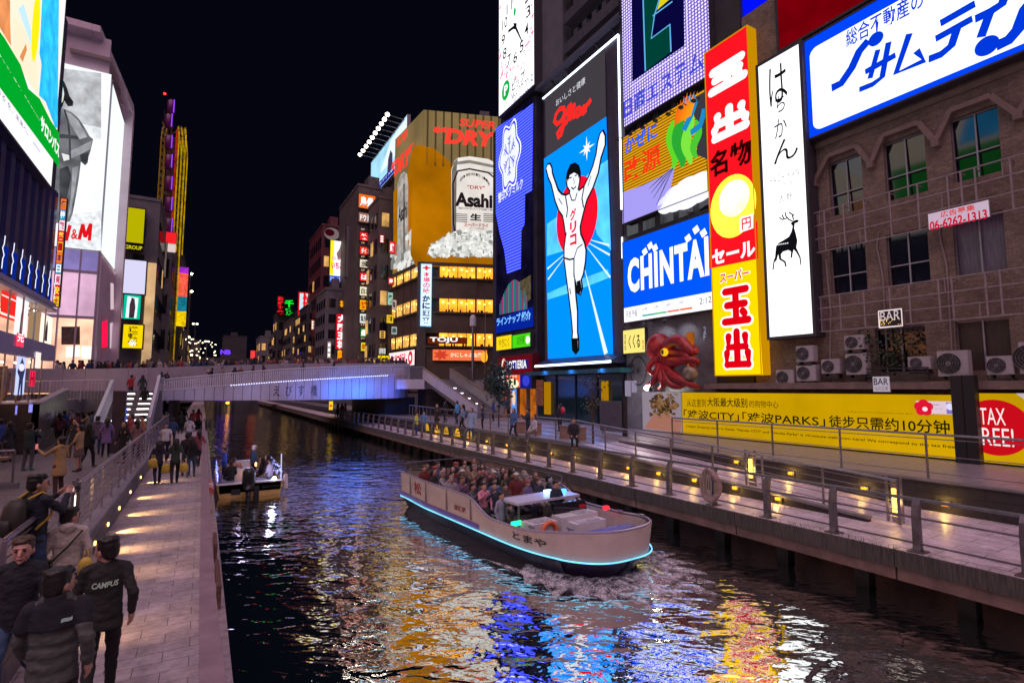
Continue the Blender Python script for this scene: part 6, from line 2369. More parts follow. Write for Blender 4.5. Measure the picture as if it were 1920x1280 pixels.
s.poly('can', emit(165, 158, 152, .9, False, .4, .8), [(746, 345), (752, 328), (758, 322), (764, 326), (766, 345), (766, 470), (746, 478)], 4)
s.text('can_lettering', BLK, 'Asahi', (748, 388), (764, 408), 5, bold=.03)
s.poly('can_shade', emit(90, 86, 84, .9, False), [(757, 345), (760, 345), (760, 470), (757, 472)], 5)
for k in range(60):
 x = g_.uniform(735, 782)
 y = g_.uniform(440 if 762 < x < 772 else 468, 505)
 c = g_.choice((225, 200, 160, 120))
 s.disc('ice', emit(c, c, c - 4, .9, False), (x, y), g_.uniform(.4, 1.1), g_.uniform(.4, 1.0), l=5 + k % 5, n=5)
s.poly('ice', emit(210, 208, 200, .9, False), [(765, 480), (771, 428), (781, 470), (781, 490)], 4)
s.text('neon_lettering', REDN, 'SUPER', (745, 262), (766, 256), 5, bold=.04, shear=.15)
s.text('neon_lettering', REDN, '“DRY”', (735, 305), (776, 300), 5, bold=.06, shear=.15)
s.done()
# restaurant floors
f1, f2 = Fr((CORN.x, CORN.y, 3), UR, WR, zb_ - 3), Fr((CORN.x + ULd.x * WLn, CORN.y + ULd.y * WLn, 3), -ULd, WLn, zb_ - 3)
ORW = emit(252, 160, 44, 1.45, True, .45, .7)
YLWN = emit(250, 185, 90, 1.0, True, .6, .9)
for fr, m_, pit, nm in ((f1, ORW, 2.3, 'R'), (f2, YLWN, 2.6, 'L')):
 s = Sign('x', '', fr, 0, root=t)
 Z = lambda py: fr.uv((800 if nm == 'R' else 789, py))[1]
 bands = [(498, 520), (559, 584), (624, 648)]
 b = MB()
 cw = []
 for (a, c) in bands:
  v1, v0 = Z(a), Z(c)
  cw.append((v0, v1))
  n_ = int(fr.w / pit)
  for k in range(n_):
   u0, u1 = (k + .02) / n_, (k + .98) / n_
   if nm == 'R' and k == 0:
    continue
   wb = MB()
   wb.add([fr.p(u0, v0, .02), fr.p(u1, v0, .02), fr.p(u1, v1, .02), fr.p(u0, v1, .02)], [(0, 1, 2, 3)])
   wb.build('window', m_, t)
   for q in (.5,):
    s.rect('window_bar', BLK, u0 + (u1 - u0) * q - .002, v0, u0 + (u1 - u0) * q + .002, v1, 4)
   for j in range(3):
    s.disc('hanging_lamp', emit(255, 215, 120, 3.5, False), (u0 + (u1 - u0) * (.2 + .3 * j), v1 - (v1 - v0) * (.25 + .1 * (j % 2))), .13, .16, l=3, px=False, n=8)
   for j in range(3):
    s.disc('diner', mat('diner_silhouette', (.04, .02, .015), .7), (u0 + (u1 - u0) * g_.uniform(.1, .9), v0 + (v1 - v0) * .03), .13, .34, l=3, px=False, n=8)
 s.done()
 b = MB()
 edges = [0] + [q for c in sorted(cw) for q in c] + [1]
 for i in range(0, len(edges), 2):
  v0, v1 = edges[i], edges[i + 1]
  b.obox(fr.p(0, v0, .001), fr.U * fr.w, fr.V * ((v1 - v0) * fr.h), fr.N * .3)
  if i < len(edges) - 2:
   b.obox(fr.p(0, v1, .3) - fr.V * .25, fr.U * fr.w, fr.V * .25, fr.N * .25)
 b.build('spandrel', mat('spandrel_brown', (.13, .085, .065), .5, 0, .3, .6), t)
 b = MB()
 n_ = int(fr.w / pit)
 for k in range(0, n_ + 1, 3 if nm == 'R' else 1):
  b.obox(fr.p(min(k / n_, .999), 0, .305) - fr.U * .12, fr.U * .24, fr.V * fr.h, fr.N * .12)
 b.build('pilaster', mat('pilaster', (.1, .075, .07), .5), t)
ccx = V((CORN.x, CORN.y, 0)) + frR.N * .3 + frLf.N * .3
b = MB()
b.obox(ccx + V((-.2, .1, 3)), UR * 1.2, frR.N * .2, V((0, 0, zb_ - 3.1)))
b.build('corner_column', mat('pilaster', (.1, .075, .07), .5), t)
b = MB()
for k in range(3):
 b.obox(frR.p(.28 + k * .09, 1, -3) + V((0, 0, -.1)), UR * 1.4, frR.N * -2, V((0, 0, 1.2 + (k == 1) * 1.2)))
b.build('roof_plant', BG2, t)
# vertical crab restaurant sign on the corner
fr = Fr(f1.p(.0, 0, .8) + f1.V * ((f1.uv((800, 612))[1]) * f1.h), UR, 1.35, (f1.uv((800, 498))[1] - f1.uv((800, 612))[1]) * f1.h)
s = Sign('vertical_sign', 'white vertical sign with red and blue characters on the beer can building corner', fr, .55, emit(215, 238, 255, 1.5), emit(120, 190, 235, .9, False), rim=.05)
s.text('lettering', emit(225, 60, 90, 1, False), '本場の味', (.2, .88), (.85, .52), 3, px=False, vertical=True, bold=.02)
s.text('lettering', emit(30, 60, 110, 1, False), 'かに道楽', (.15, .5), (.9, .03), 3, px=False, vertical=True, bold=.05)
s.disc('crab_mark', emit(225, 50, 60, 1, False), (.5, .94), .4, .25, l=3, px=False, wob=lambda q: .35 * math.cos(4 * q))
s.done()
s = Sign('banner', 'orange banner with a crab picture under the lowest windows of the corner building', Fr(f1.p(.075, f1.uv((840, 676))[1], .62), UR, 7.2, (f1.uv((840, 656))[1] - f1.uv((840, 676))[1]) * f1.h), .1, emit(238, 112, 66, 1.1), rim=.02)
s.text('lettering', emit(255, 225, 190, 1.1, False), 'かにしゃぶ会席', (.32, .75), (.9, .3), 3, px=False, bold=.03)
s.disc('crab_picture', emit(200, 60, 40, 1, False), (.15, .5), .8, .55, l=2, px=False, wob=lambda q: .3 * math.cos(7 * q))
s.done()
s = Sign('banner', 'white and red lit shop fascia on the canal side of the corner building', Fr(f2.p(.08, f2.uv((789, 684))[1] - .0, .62), -ULd, WLn * .9, (f2.uv((789, 655))[1] - f2.uv((789, 684))[1]) * f2.h), .1, emit(255, 225, 225, 1.4), rim=.03)
s.text('lettering', emit(225, 20, 60, 1, False), 'かに道', (.05, .85), (.68, .12), 3, px=False, bold=.07)
s.disc('lantern_picture', emit(225, 20, 60, 1, False), (.85, .5), .75, .9, l=3, px=False)
s.disc('lantern_picture', WHT, (.85, .5), .3, .4, l=4, px=False)
s.done()
s = Sign('shop_sign', 'white neon lettering in the lowest orange window of the corner building', Fr(f1.p(.045, f1.uv((825, 645))[1], .7), UR, 5.2, .9), .05, emit(120, 40, 10, .6, False), rim=.0)
s.text('lettering', WHT, 'TOJU', (.05, .95), (.75, .1), 2, px=False, bold=.03)
s.done()

# billboard with its row of floodlights
XB = 25.6
a, c = at((696, 320), X=XB), at((762, 320), X=XB)
fr = Fr((XB, a.y, at((700, 368), X=XB).z), (0, -1, 0), a.y - c.y, at((762, 218), X=XB).z - at((700, 368), X=XB).z)
s = Sign('billboard', 'pale blue sky billboard lit by a slanting row of floodlights', fr, .5, emit(150, 200, 222, 1.1, True, .2, .3), mat('billboard_back', (.3, .3, .34), .5), rim=.1)  # the floodlights' wash is put into the face as emission
s.poly('picture', emit(225, 240, 248, 1.2, False), [(.3, .4), (.6, .35), (1, .5), (1, .95), (.6, .9)], 2, False)
s.poly('picture', emit(70, 60, 90, .8, False, .4, 2), [(.52, .15), (.66, .15), (.66, .5), (.6, .66), (.54, .5)], 3, False)
s.rect('blue_strip', emit(28, 30, 150, 1.0, False), 0, 0, 1, .17, 4)
s.text('lettering', WHT, 'よくばりアイス新発売', (.08, .13), (.85, .06), 5, px=False)
s.done()
t = thing('floodlight_row', 'slanting row of ten bright floodlights on arms before the pale blue billboard', 'floodlights', fr.p(.5, 1, 2))
for k in range(10):
 q = at((675 + 51.5 * (k / 9), 290 - 75 * (k / 9) ** 1.05), X=XB - 3.2)
 b = MB()
 b.ell(q, .34, .34, .3, 10, 6)
 b.build('lamp_head', emit(255, 235, 215, 9, False), t)
 b = MB()
 e = V((XB - .5, q.y, q.z - .1))
 b.bar(q, e, .07)
 b.build('arm', METAL, t)
b = MB()
e0, e1 = at((675, 290), X=XB - 3.2), at((726.5, 215), X=XB - 3.2)
b.bar((XB - .6, e0.y, e0.z - .1), (XB - .6, e1.y, e1.z - .1), .12)
b.build('beam', METAL, t)
t = block('building', 'brown building carrying the pale blue sky billboard', XB + .6, 34, c.y + .3, a.y + 3, 2.7, at((700, 372), X=XB + .6).z, BG1, 0, 'R', 3)
for (px, col, lb, tx) in (((730, 452, 740, 476), (225, 40, 40), 'small red lit sign at the left edge of the corner building', '鮨'), ((727, 548, 736, 572), (150, 190, 170), 'grey green lit sign left of the restaurant windows, upper', '焼'), ((735, 562, 743, 580), (190, 160, 150), 'pale pink lit sign left of the restaurant windows', '魚'),
                          ((725, 590, 737, 606), (235, 190, 40), 'yellow lit sign left of the restaurant windows', '酒場'), ((734, 612, 744, 627), (150, 165, 160), 'pale lit sign left of the restaurant windows, lowest', '串'), ((728, 520, 738, 534), (190, 40, 30), 'red lit sign above the grey green one', '寿')):
 s = Sign('shop_sign', lb, frY(c.y + .0 if False else 62.0, (px[0], px[1]), (px[2], px[3])), .3, emit(*col, 1.0), rim=.03)
 s.text('lettering', BLK if sum(col) > 400 else WHT, tx, (.15, .85), (.85, .15), 2, px=False, bold=.03)
 s.done()

# tower of stacked signs
YT = 84.0
xa, xb = at((669, 500), Y=YT).x, at((708, 500), Y=YT).x
t = block('building', 'slim tower building carrying a stack of lit restaurant signs', xa, xb + 2.6, YT + .4, YT + 14, 2.7, at((690, 350), Y=YT).z, BG1, 0, 'R', 4)
stack = [((673, 363), (703, 394), (235, 105, 30), '鳥貴', 'orange'), ((673, 398), (703, 420), (150, 105, 90), 'ドウトン', 'dull brown'), ((675, 435), (704, 454), (225, 30, 24), '笑笑', 'red with white characters'), ((675, 462), (704, 480), (232, 48, 20), 'ダイニング', 'orange red'),
         ((675, 486), (704, 504), (222, 210, 185), '圭.', 'cream two character'), ((675, 511), (704, 529), (226, 24, 30), 'はや', 'red with white hiragana'), ((675, 537), (704, 556), (232, 222, 190), '白木屋', 'cream three character'),
         ((675, 562), (689, 581), (240, 165, 20), '丼', 'orange left half'), ((690, 562), (704, 581), (255, 205, 30), '麺', 'yellow right half'), ((675, 588), (688, 606), (225, 225, 220), '魚民', 'white left half'), ((689, 588), (704, 606), (235, 140, 20), '酒', 'orange right half'),
         ((676, 615), (688, 632), (20, 120, 20), '豊', 'green'), ((690, 615), (704, 632), (130, 105, 105), ' ', 'blank grey'), ((677, 642), (693, 658), (215, 205, 20), '樂家', 'yellow green'), ((694, 640), (705, 659), (245, 215, 10), '餐', 'bright yellow')]
for i, (tl, br, col, tx, lb) in enumerate(stack):
 s = Sign('shop_sign', '%s lit sign, %s of the slim sign tower' % (lb, 'row %d' % (1 + [363, 398, 435, 462, 486, 511, 537, 562, 588, 615, 642].index(min([363, 398, 435, 462, 486, 511, 537, 562, 588, 615, 642], key=lambda q: abs(q - tl[1]))))), frY(YT, tl, br), .35, emit(*col, 1.15), rim=.06, group='signs stacked on the slim tower')
 if tx.strip():
  s.text('lettering', BLK if sum(col) > 420 and col[2] > 100 else (WHT if sum(col) < 420 else emit(190, 30, 10, 1, False)), tx, (.08, .85), (.92, .15), 2, px=False, bold=.03)
 s.done()
b = MB()
s = Sign('x', '', frY(YT + .38, (672, 420), (706, 665)), 0, root=t)
for k, n_ in enumerate(('8F', '7F', '6F', '5F', '4F', '3F', '2F', '1F', 'B1F')):
 y = 431 + k * 25.5
 s.text('floor_lettering', emit(225, 190, 150, 1, False), n_, (677, y - 3), (684, y + 1), 2)
s.done()
block('building', 'dark brown narrow building between the sign tower and the corner building', at((708, 500), Y=78).x, at((735, 500), Y=78).x + 2, 78, 96, 2.7, at((715, 372), Y=78).z, BG1, 7, 'R', 14, .2)
s = Sign('shop_sign', 'yellow brush character neon at the foot of the brown buildings', frY(70.0, (708, 665), (730, 684)), .2, emit(60, 40, 5, .6), rim=.02)
s.text('lettering', emit(255, 215, 20, 1.7, False), '鶴橋風', (.02, .98), (.98, .02), 2, px=False, bold=.05)
s.text('lettering', WHT, '道頓堀', (.1, 1.7), (.65, 1.1), 2, px=False)
s.done()
s = Sign('shop_sign', 'grey awning sign with yellow characters left of the yellow neon', frY(72.0, (683, 670), (706, 683)), .2, emit(110, 90, 80, .6), rim=.02)
s.text('lettering', emit(250, 200, 40, 1.2, False), 'づぼらや', (.02, .75), (.85, .05), 2, px=False, bold=.03)
s.done()
# grey panel, strawberry billboard, dark red block
s = Sign('billboard', 'blank grey panel seen from behind left of the sign tower', frY(90.0, (650, 422), (671, 522)), .6, mat('panel_back', (.2, .18, .19), .5, 0, .1, .3), rim=.05)
s.done()
t = block('building', 'beige columned building below the blank grey panel', at((652, 600), Y=92).x, at((673, 600), Y=92).x + .6, 92, 104, 2.7, at((660, 520), Y=92).z, mat('beige_wall', (.3, .21, .16), .6, 0, .3, .4), 6, 'R', 17, .15)
s = Sign('billboard', 'yellow white and pink billboard with magenta lettering', frY(96.0, (620, 450), (651, 532)), .5, emit(246, 240, 236, 1.4), rim=.08)
s.rect('yellow_strip', emit(240, 225, 30, 1.3, False), 0, .17, .2, 1, 2)
s.poly('picture', emit(120, 95, 100, .9, False, .4, 1), [(.45, .55), (.7, .6), (.8, .95), (.6, .98), (.5, .8), (.35, .7)], 2, False)
s.text('lettering', emit(215, 30, 140, 1.1, False), 'いちご大', (.08, .5), (.98, .32), 3, px=False, bold=.04)
s.text('lettering', emit(215, 120, 180, 1, False), '最新のお店情報', (.1, .62), (.95, .53), 3, px=False)
s.rect('blue_strip', emit(20, 70, 200, 1.1, False), 0, 0, 1, .16, 2)
s.text('strip_lettering', WHT, '日本・大阪ご当地', (.05, .13), (.95, .04), 3, px=False)
s.done()
t = block('building', 'dark red windowed block behind the strawberry pink billboard', at((602, 500), Y=104).x, at((652, 500), Y=104).x, 104, 118, 2.7, at((620, 425), Y=104).z, mat('dark_red_wall', (.14, .025, .04), .6, 0, .2, .4), 8, 'R', 19, .03)
s = Sign('x', '', frY(103.9, (602, 425), (642, 452)), 0, root=t)
s.disc('roof_emblem', emit(150, 130, 135, .5, False), (.5, .5), 1.4, 1.2, l=1, px=False)
s.disc('roof_emblem', emit(70, 10, 22, .5, False), (.4, .6), .9, .7, l=2, px=False)
s.done()
t = block('building', 'grey building behind the red vertical neon sign', at((610, 600), Y=94).x, at((652, 600), Y=94).x, 94, 103, 2.7, at((640, 545), Y=94).z, BG2, 6, 'R', 22, .1)
s = Sign('vertical_sign', 'red neon vertical sign with four white characters', frY(93.0, (631, 588), (650, 655)), .5, emit(205, 10, 34, 1.2), rim=.08)
s.text('lettering', WHT, '大阪王将', (.12, .99), (.88, .01), 3, px=False, vertical=True, bold=.06)
s.done()
s = Sign('shop_sign', 'orange lit panel under the red vertical neon sign', frY(93.0, (633, 657), (650, 684)), .3, emit(245, 140, 10, 1.2, True, .4, 1.5), rim=.03)
s.done()
s = Sign('shop_sign', 'small golden lit emblem above the red vertical neon sign', frY(93.0, (636, 562), (649, 578)), .2, emit(90, 40, 5, .6), rim=.02)
s.text('lettering', emit(250, 160, 20, 1.3, False), '将', (.1, .95), (.9, .1), 2, px=False, bold=.05)
s.done()
# farther row
block('building', 'dark building stepped behind the beige one on the right bank', at((575, 600), Y=112).x, at((612, 600), Y=112).x, 112, 128, 2.7, at((590, 575), Y=112).z, BG3, 7, 'R', 25, .15)
block('building', 'brown narrow far building under the red hashed signboard', at((545, 640), Y=128).x, at((578, 640), Y=128).x, 128, 145, 2.7, at((560, 600), Y=128).z, BG1, 6, 'R', 28, .2)
block('building', 'far grey building with balconies beside the small red sign', at((520, 640), Y=150).x, at((550, 640), Y=150).x, 150, 170, 2.7, at((530, 622), Y=150).z, BG2, 6, 'R', 31, .2)
block('building', 'small pale far building at the end of the right bank', at((487, 660), Y=185).x, at((520, 660), Y=185).x, 185, 200, 2.7, at((500, 632), Y=185).z, BG2, 4, 'R', 33, .25)
s = Sign('billboard', 'red neon signboard with hashed white grid far down the right bank', frY(122.0, (560, 547), (597, 594)), .5, emit(200, 16, 24, 1.1), rim=.1)
for u in (.06, .34, .72):
 s.rect('white_panel', emit(200, 215, 225, 1.2, False), u, .45 if u != .06 else .1, u + .18, .95, 2)
s.text('lettering', emit(235, 20, 30, 1.3, False), 'かに', (.2, .9), (.9, .48), 3, px=False, bold=.08)
s.text('lettering', emit(235, 20, 30, 1.3, False), '鮮', (.2, .42), (.5, .05), 3, px=False, bold=.08)
s.done()
s = Sign('neon_sign', 'green neon characters far down the right bank', frY(140.0, (534, 560), (550, 594)), .3, emit(6, 20, 6, .5), rim=.02)
s.text('lettering', emit(20, 225, 50, 1.8, False), '千房', (.02, .98), (.98, .05), 2, px=False, vertical=True, bold=.05)
s.done()
s = Sign('neon_sign', 'small red neon characters left of the green neon', frY(141.0, (520, 554), (532, 591)), .3, emit(30, 4, 4, .5), rim=.02)
s.text('lettering', emit(235, 30, 36, 1.5, False), 'お好み焼', (.05, .98), (.95, .02), 2, px=False, vertical=True, bold=.05)
s.done()
block('building', 'dark block carrying the green neon characters', at((519, 600), Y=142).x, at((556, 600), Y=142).x, 142, 149, 2.7, at((530, 590), Y=142).z, BG3, 5, 'R', 35, .08)
s = Sign('shop_sign', 'small red and white lit sign above the far bridge parapet', frY(130.0, (550, 628), (563, 653)), .3, emit(232, 30, 40, 1.3), rim=.03)
s.text('lettering', WHT, '金龍', (.1, .95), (.9, .05), 2, px=False, vertical=True, bold=.04)
s.done()
s = Sign('shop_sign', 'tiny red lit panel at the far end of the canal', frY(200.0, (470, 657), (478, 672)), .3, emit(235, 60, 60, 1.2), rim=.03)
s.done()
s = Sign('neon_sign', 'purple neon sign glowing at the far left end of the canal', frY(200.0, (413, 655), (433, 665)), .3, emit(20, 4, 60, .6), rim=.02)
s.text('lettering', emit(110, 60, 255, 2.2, False), 'NB', (.02, .98), (.98, .05), 2, px=False, bold=.06)
s.done()
block('tower', 'dim distant tower with a few lit windows closing the canal view', at((418, 660), Y=330).x, at((462, 660), Y=330).x, 330, 350, 0, at((430, 630), Y=330).z, BG3, 9, 'R', 41, .12)
block('building', 'dark low building at the far end of the canal', at((380, 660), Y=300).x, at((490, 660), Y=300).x, 300, 320, -1, at((430, 672), Y=300).z, BG3, 2, 'R', 43, .3)
for p_, lb in (((523, 690), 'tall street lamp on the far right bank'), ):
 q = at((523, 661), Y=160)
street_lamp((523, 657), (523, 690), 160, 'pale green street lamp on the far right bank', 1, 8)
# distant low bridge with amber lamp over the water
t = thing('far_bridge', 'low distant bridge over the canal with an amber lamp beneath', 'bridge', (3, 120, 0))
b = MB()
b.bx(.3, 14, 118, 126, 1.0, 2.2)
b.build('deck', BG1, t)
b = MB()
p = at((427, 752), Y=117)
b.ell((p.x, 117.5, .6), .3, .3, .2)
b.build('lamp', emit(255, 150, 40, 8, False), t)
b = MB()
b.bx(2.6, 5.2, 117.9, 117.97, 1.02, 1.3)
b.build('purple_strip', emit(90, 20, 220, 2.0, True), t)
b = MB()
p = at((517, 752), Y=117)
b.bx(8, 9.5, 117.9, 117.97, 1.1, 1.4)
b.build('orange_strip', emit(240, 130, 50, 1.5, True), t)
# lit shop strip under the bridge on the right boardwalk
for (px, col, lb) in (((617, 752, 624, 768), (235, 200, 30), 'yellow lit strip under the bridge on the right boardwalk, left of the pair'), ((664, 750, 671, 776), (240, 190, 60), 'orange menu board under the bridge on the right boardwalk'), ((681, 748, 686, 776), (200, 220, 255), 'white lit strip under the bridge beside the orange menu board')):
 s = Sign('shop_sign', lb, frY(75.0, (px[0], px[1]), (px[2], px[3])), .2, emit(*col, 1.3), rim=.03)
 s.rect('panel', emit(230, 60, 40, 1, False), .2, .35, .8, .6, 2)
 s.done()
# more little lit signs along the far right bank
for (px, Y, col, lb) in (((584, 600, 590, 618), 110, (230, 120, 40), 'small orange lit sign on the dark stepped building of the right bank'), ((596, 622, 602, 650), 110, (225, 215, 200), 'narrow white lit sign on the dark stepped building of the right bank'),
                         ((566, 612, 571, 634), 127, (200, 60, 40), 'narrow dim red sign under the hashed red signboard'), ((538, 646, 543, 668), 149, (240, 220, 170), 'cream lit sign beside the small red and white one'), ((503, 668, 509, 684), 184, (225, 215, 60), 'tiny yellow sign at the end of the right bank'),
                         ((614, 640, 620, 672), 93.5, (150, 130, 120), 'dim beige strip sign left of the red vertical neon'), ((655, 640, 662, 668), 91.5, (190, 60, 70), 'slim dim red sign right of the red vertical neon'), ((712, 620, 722, 634), 77.5, (235, 180, 90), 'amber lit sign on the dark brown narrow building'),
                         ((712, 440, 720, 456), 77.5, (200, 40, 50), 'dim red sign high on the dark brown narrow building')):
 s = Sign('shop_sign', lb, frY(Y, (px[0], px[1]), (px[2], px[3])), .25, emit(*col, .95), rim=.04)
 for k in range(3):
  s.rect('lettering', BLK if sum(col) > 400 else WHT, .2, .1 + k * .3, .8, .3 + k * .3, 2)
 s.done()

# ------------------------------------------------------------------ boats
CREAM = mat('hull_cream', (.5, .4, .37), .55, 0, .15, 1.5)
HULLD = mat('hull_dark', (.02, .012, .035), .3)
PURP = mat('hull_purple', (.12, .05, .3), .35)
BWH = mat('boat_white', (.62, .6, .64), .35, 0, .1, 2)


def sm(a, b_, x):
 t_ = max(0, min(1, (x - a) / (b_ - a)))
 return t_ * t_ * (3 - 2 * t_)


BO = (8.62, 20.7, -1.2)
BSC = Matrix.Diagonal((1, .955, 1, 1))
boat = thing('tour_boat', 'long cream open tour boat full of passengers with a glowing blue line round its hull', 'boat', BO, rz=math.pi + .075)
boat.scale = (1, .955, 1)
LB = 11.0


def hw(s_):
 return 1.6 + .16 * sm(0, 3, s_) if s_ < 7.4 else 1.76 * max(0, 1 - ((s_ - 7.4) / 3.6) ** 2.6) ** (1 / 2.6)


def gun(s_):
 return 1.36 - .42 * sm(5.7, 7.3, s_) + .22 * sm(8.5, 11, s_)


SS = [i * .25 for i in range(30)] + [7.4 + 3.6 * math.sin(math.pi / 2 * i / 28) ** (2 / 2.6) for i in range(29)]


def ring(zf, off=0.0):
 L_ = [(hw(s_) + off, s_ + (off if s_ > 10 else 0), zf(s_)) for s_ in SS]
 R_ = [(-x, y, z) for x, y, z in L_[::-1]]
 return L_ + R_


def strip(b, r0, r1):
 n = len(r0)
 k0 = len(b.v)
 b.add(r0 + r1, [(i, i + 1, n + i + 1, n + i) for i in range(n - 1)] + [(n - 1, 0, n, 2 * n - 1)])


b = MB()
strip(b, ring(lambda s_: -.4, -.5), ring(lambda s_: .36, -.04))
strip(b, ring(lambda s_: .36, -.04), ring(lambda s_: .42, .05))
b.build('hull', HULLD, boat, True, local=True)
b = MB()
strip(b, ring(lambda s_: .42, .03), ring(lambda s_: gun(s_), .1))
strip(b, ring(lambda s_: gun(s_), .1), ring(lambda s_: gun(s_) + .02, .05))
strip(b, ring(lambda s_: gun(s_), .0), ring(lambda s_: .4, -.06))
b.build('bulwark', CREAM, boat, True, local=True)
b = MB()
rr = ring(lambda s_: .47, .09)
b.path(rr[:len(SS) + len(SS)], .019, 6)
b.build('neon_line', emit(110, 205, 250, 1.6, True, .25, 2.0), boat, local=True)
b = MB()
rr = [q for q in ring(lambda s_: gun(s_) + .03, .07)]
b.path(rr, .035, 6)
b.build('gunwale_rail', mat('gunwale_lilac', (.5, .45, .62), .25, .5), boat, local=True)
b = MB()
for sd in (1, -1):
 xs_ = [s_ for s_ in SS if s_ < 6.6]
 for i in range(len(xs_) - 1):
  a_, c_ = xs_[i], xs_[i + 1]
  f = lambda s_, z: (sd * (hw(s_) + .034 + .07 * (z - .42) / (gun(s_) - .42) + .006), s_, z)
  b.add([f(a_, .5), f(c_, .5), f(c_, .66 - .0 * c_), f(a_, .66)], [(0, 1, 2, 3)] if sd < 0 else [(3, 2, 1, 0)])
b.build('stripe', PURP, boat, local=True)
b = MB()
for s_ in (1.1, 2.75, 4.4, 6.05):
 for sd in (1, -1):
  b.bx(min(sd * (hw(s_) + .04), sd * (hw(s_) + .12)), max(sd * (hw(s_) + .04), sd * (hw(s_) + .12)), s_ - .02, s_ + .02, .7, gun(s_))
b.build('panel_joint', mat('joint', (.2, .16, .16), .5), boat, local=True)
b = MB()
n_ = len(SS)
b.add([(q[0] * .96, q[1] - .02, .38) for q in ring(lambda s_: .38)], [tuple(range(2 * n_))])
b.build('deck', mat('boat_deck', (.12, .11, .12), .6), boat, local=True)
SEATS = []
for r in range(8):
 s_ = .7 + r * .745
 b = MB()
 for x0 in (-1.5, .25):
  b.bx(x0, x0 + 1.25, s_ - .2, s_ + .2, .72, .8)
  b.bx(x0, x0 + 1.25, s_ - .26, s_ - .2, .7, 1.2)
 b.build('bench', mat('bench_grey', (.12, .11, .16), .5), boat, local=True)
 for x in (-1.28, -.86, -.44, .46, .88, 1.3):
  SEATS.append((x, s_, r))
# cockpit
b = MB()
b.bx(-1.25, 1.15, 6.75, 7.6, 1.3, 1.37)
b.bx(-1.25, 1.15, 6.70, 6.745, 1.2, 1.39)
b.build('cockpit_roof', mat('roof_lilac', (.55, .52, .68), .3), boat, local=True)
b = MB()
for x in (-1.2, 1.05):
 for y in (6.8, 7.6):
  b.bx(x, x + .05, y - .08, y - .03, .4, 1.3)
b.build('roof_post', METAL, boat, local=True)
b = MB()
b.bx(-1.2, .2, 8.0, 8.5, .4, 1.0)
b.prism([(-1.15, 8.5, .45), (-.0, 8.5, .45), (-.0, 8.9, .45), (-1.15, 8.9, .45)], (0, 0, .42))
b.bx(.35, 1.25, 7.9, 8.5, .4, .95)
b.bx(-1.1, .9, 9.1, 9.6, .4, .6)
b.build('console', BWH, boat, local=True)
b = MB()
b.prism([(-1.15, 8.02, 1.0), (.15, 8.02, 1.0), (.1, 7.98, 1.3), (-1.1, 7.98, 1.3)], (0, .03, 0))
b.build('windscreen', GLASSD, boat, local=True)
for (x, y, z, c, nm, dx, k) in ((1.28, 7.75, .86, (20, 240, 130), 'green_light', .16, 4), (-1.45, 8.6, 1.1, (240, 30, 40), 'red_light', .08, 3), (-.9, 7.15, 1.44, (60, 150, 255), 'blue_light', .12, 4), (-.45, 6.95, 1.44, (150, 205, 255), 'blue_light', .12, 4)):
 b = MB()
 b.bx(x - dx, x + dx, y - .06, y + .06, z - .05, z + .05)
 b.build(nm, emit(*c, k, False), boat, local=True)
lamp_light('blue_glow', (0, 0, 0), 14, (.1, .4, 1), boat, .1).location = (-.8, 7.2, 1.85)
b = MB()
pts = [(.7 + .24 * math.cos(a * math.pi / 10), 8.56, .72 + .24 * math.sin(a * math.pi / 10)) for a in range(21)]
b.path(pts, .06, 8, False)
b.build('lifebuoy', mat('buoy_orange', (.75, .16, .05), .5), boat, True, local=True)
b = MB()
b.bx(-.95, .95, 9.95, 10.3, .9, .98)
b.build('bow_seat', mat('bow_purple', (.1, .08, .3), .4), boat, local=True)
b = MB()
for x, y, w_, d_ in ((-.75, 8.25, .3, .2), (-.55, 8.7, .4, .16), (.8, 8.2, .3, .22), (-.1, 9.35, .7, .2)):
 z = {8.25: 1.0, 8.7: .87, 8.2: .95, 9.35: .6}[y]
 b.bx(x - w_, x + w_, y - d_, y + d_, z + .002, z + .022)
 b.bx(x - .05, x + .05, y + d_ * .5, y + d_ * .7, z + .022, z + .045)
b.build('hatch', mat('hatch_grey', (.42, .4, .44), .5, 0, .3, 5), boat, local=True)
b = MB()
for sd in (-1, 1):
 for s_ in (7.2, 9.0, 10.2):
  x = sd * (hw(s_) - .02)
  b.bar((x, s_ - .12, gun(s_) + .1), (x, s_ + .12, gun(s_) + .1), .035)
  b.tube((x, s_ - .04, gun(s_) + .02), (x, s_ - .04, gun(s_) + .1), .015, n=6)
b.build('cleat', METAL, boat, local=True)
for s_, z in ((9.0, .45), (8.8, .45)):
 b = MB()
 for k in range(4):
  b.path([(.95 + (.12 + .02 * k) * math.cos(a * .6), s_ + (.12 + .02 * k) * math.sin(a * .6), .42 + .03 * k) for a in range(11)], .016, 5)
 b.build('rope_coil', mat('rope', (.3, .24, .2), .8), boat, True, local=True)
b = MB()
for s_ in (.15, 3.0, 6.3):
 b.tube((-1.55, s_, 1.3), (-1.55, s_, 1.75), .02, n=6)
 b.tube((1.55, s_, 1.3), (1.55, s_, 1.75) if s_ < 1 else (1.55, s_, 1.4), .02, n=6)
b.tube((-1.55, .15, 1.75), (-1.55, 6.3, 1.75), .02, n=6)
b.tube((-1.55, .15, 1.75), (1.55, .15, 1.75), .02, n=6)
b.build('grab_rail', METAL, boat, local=True)
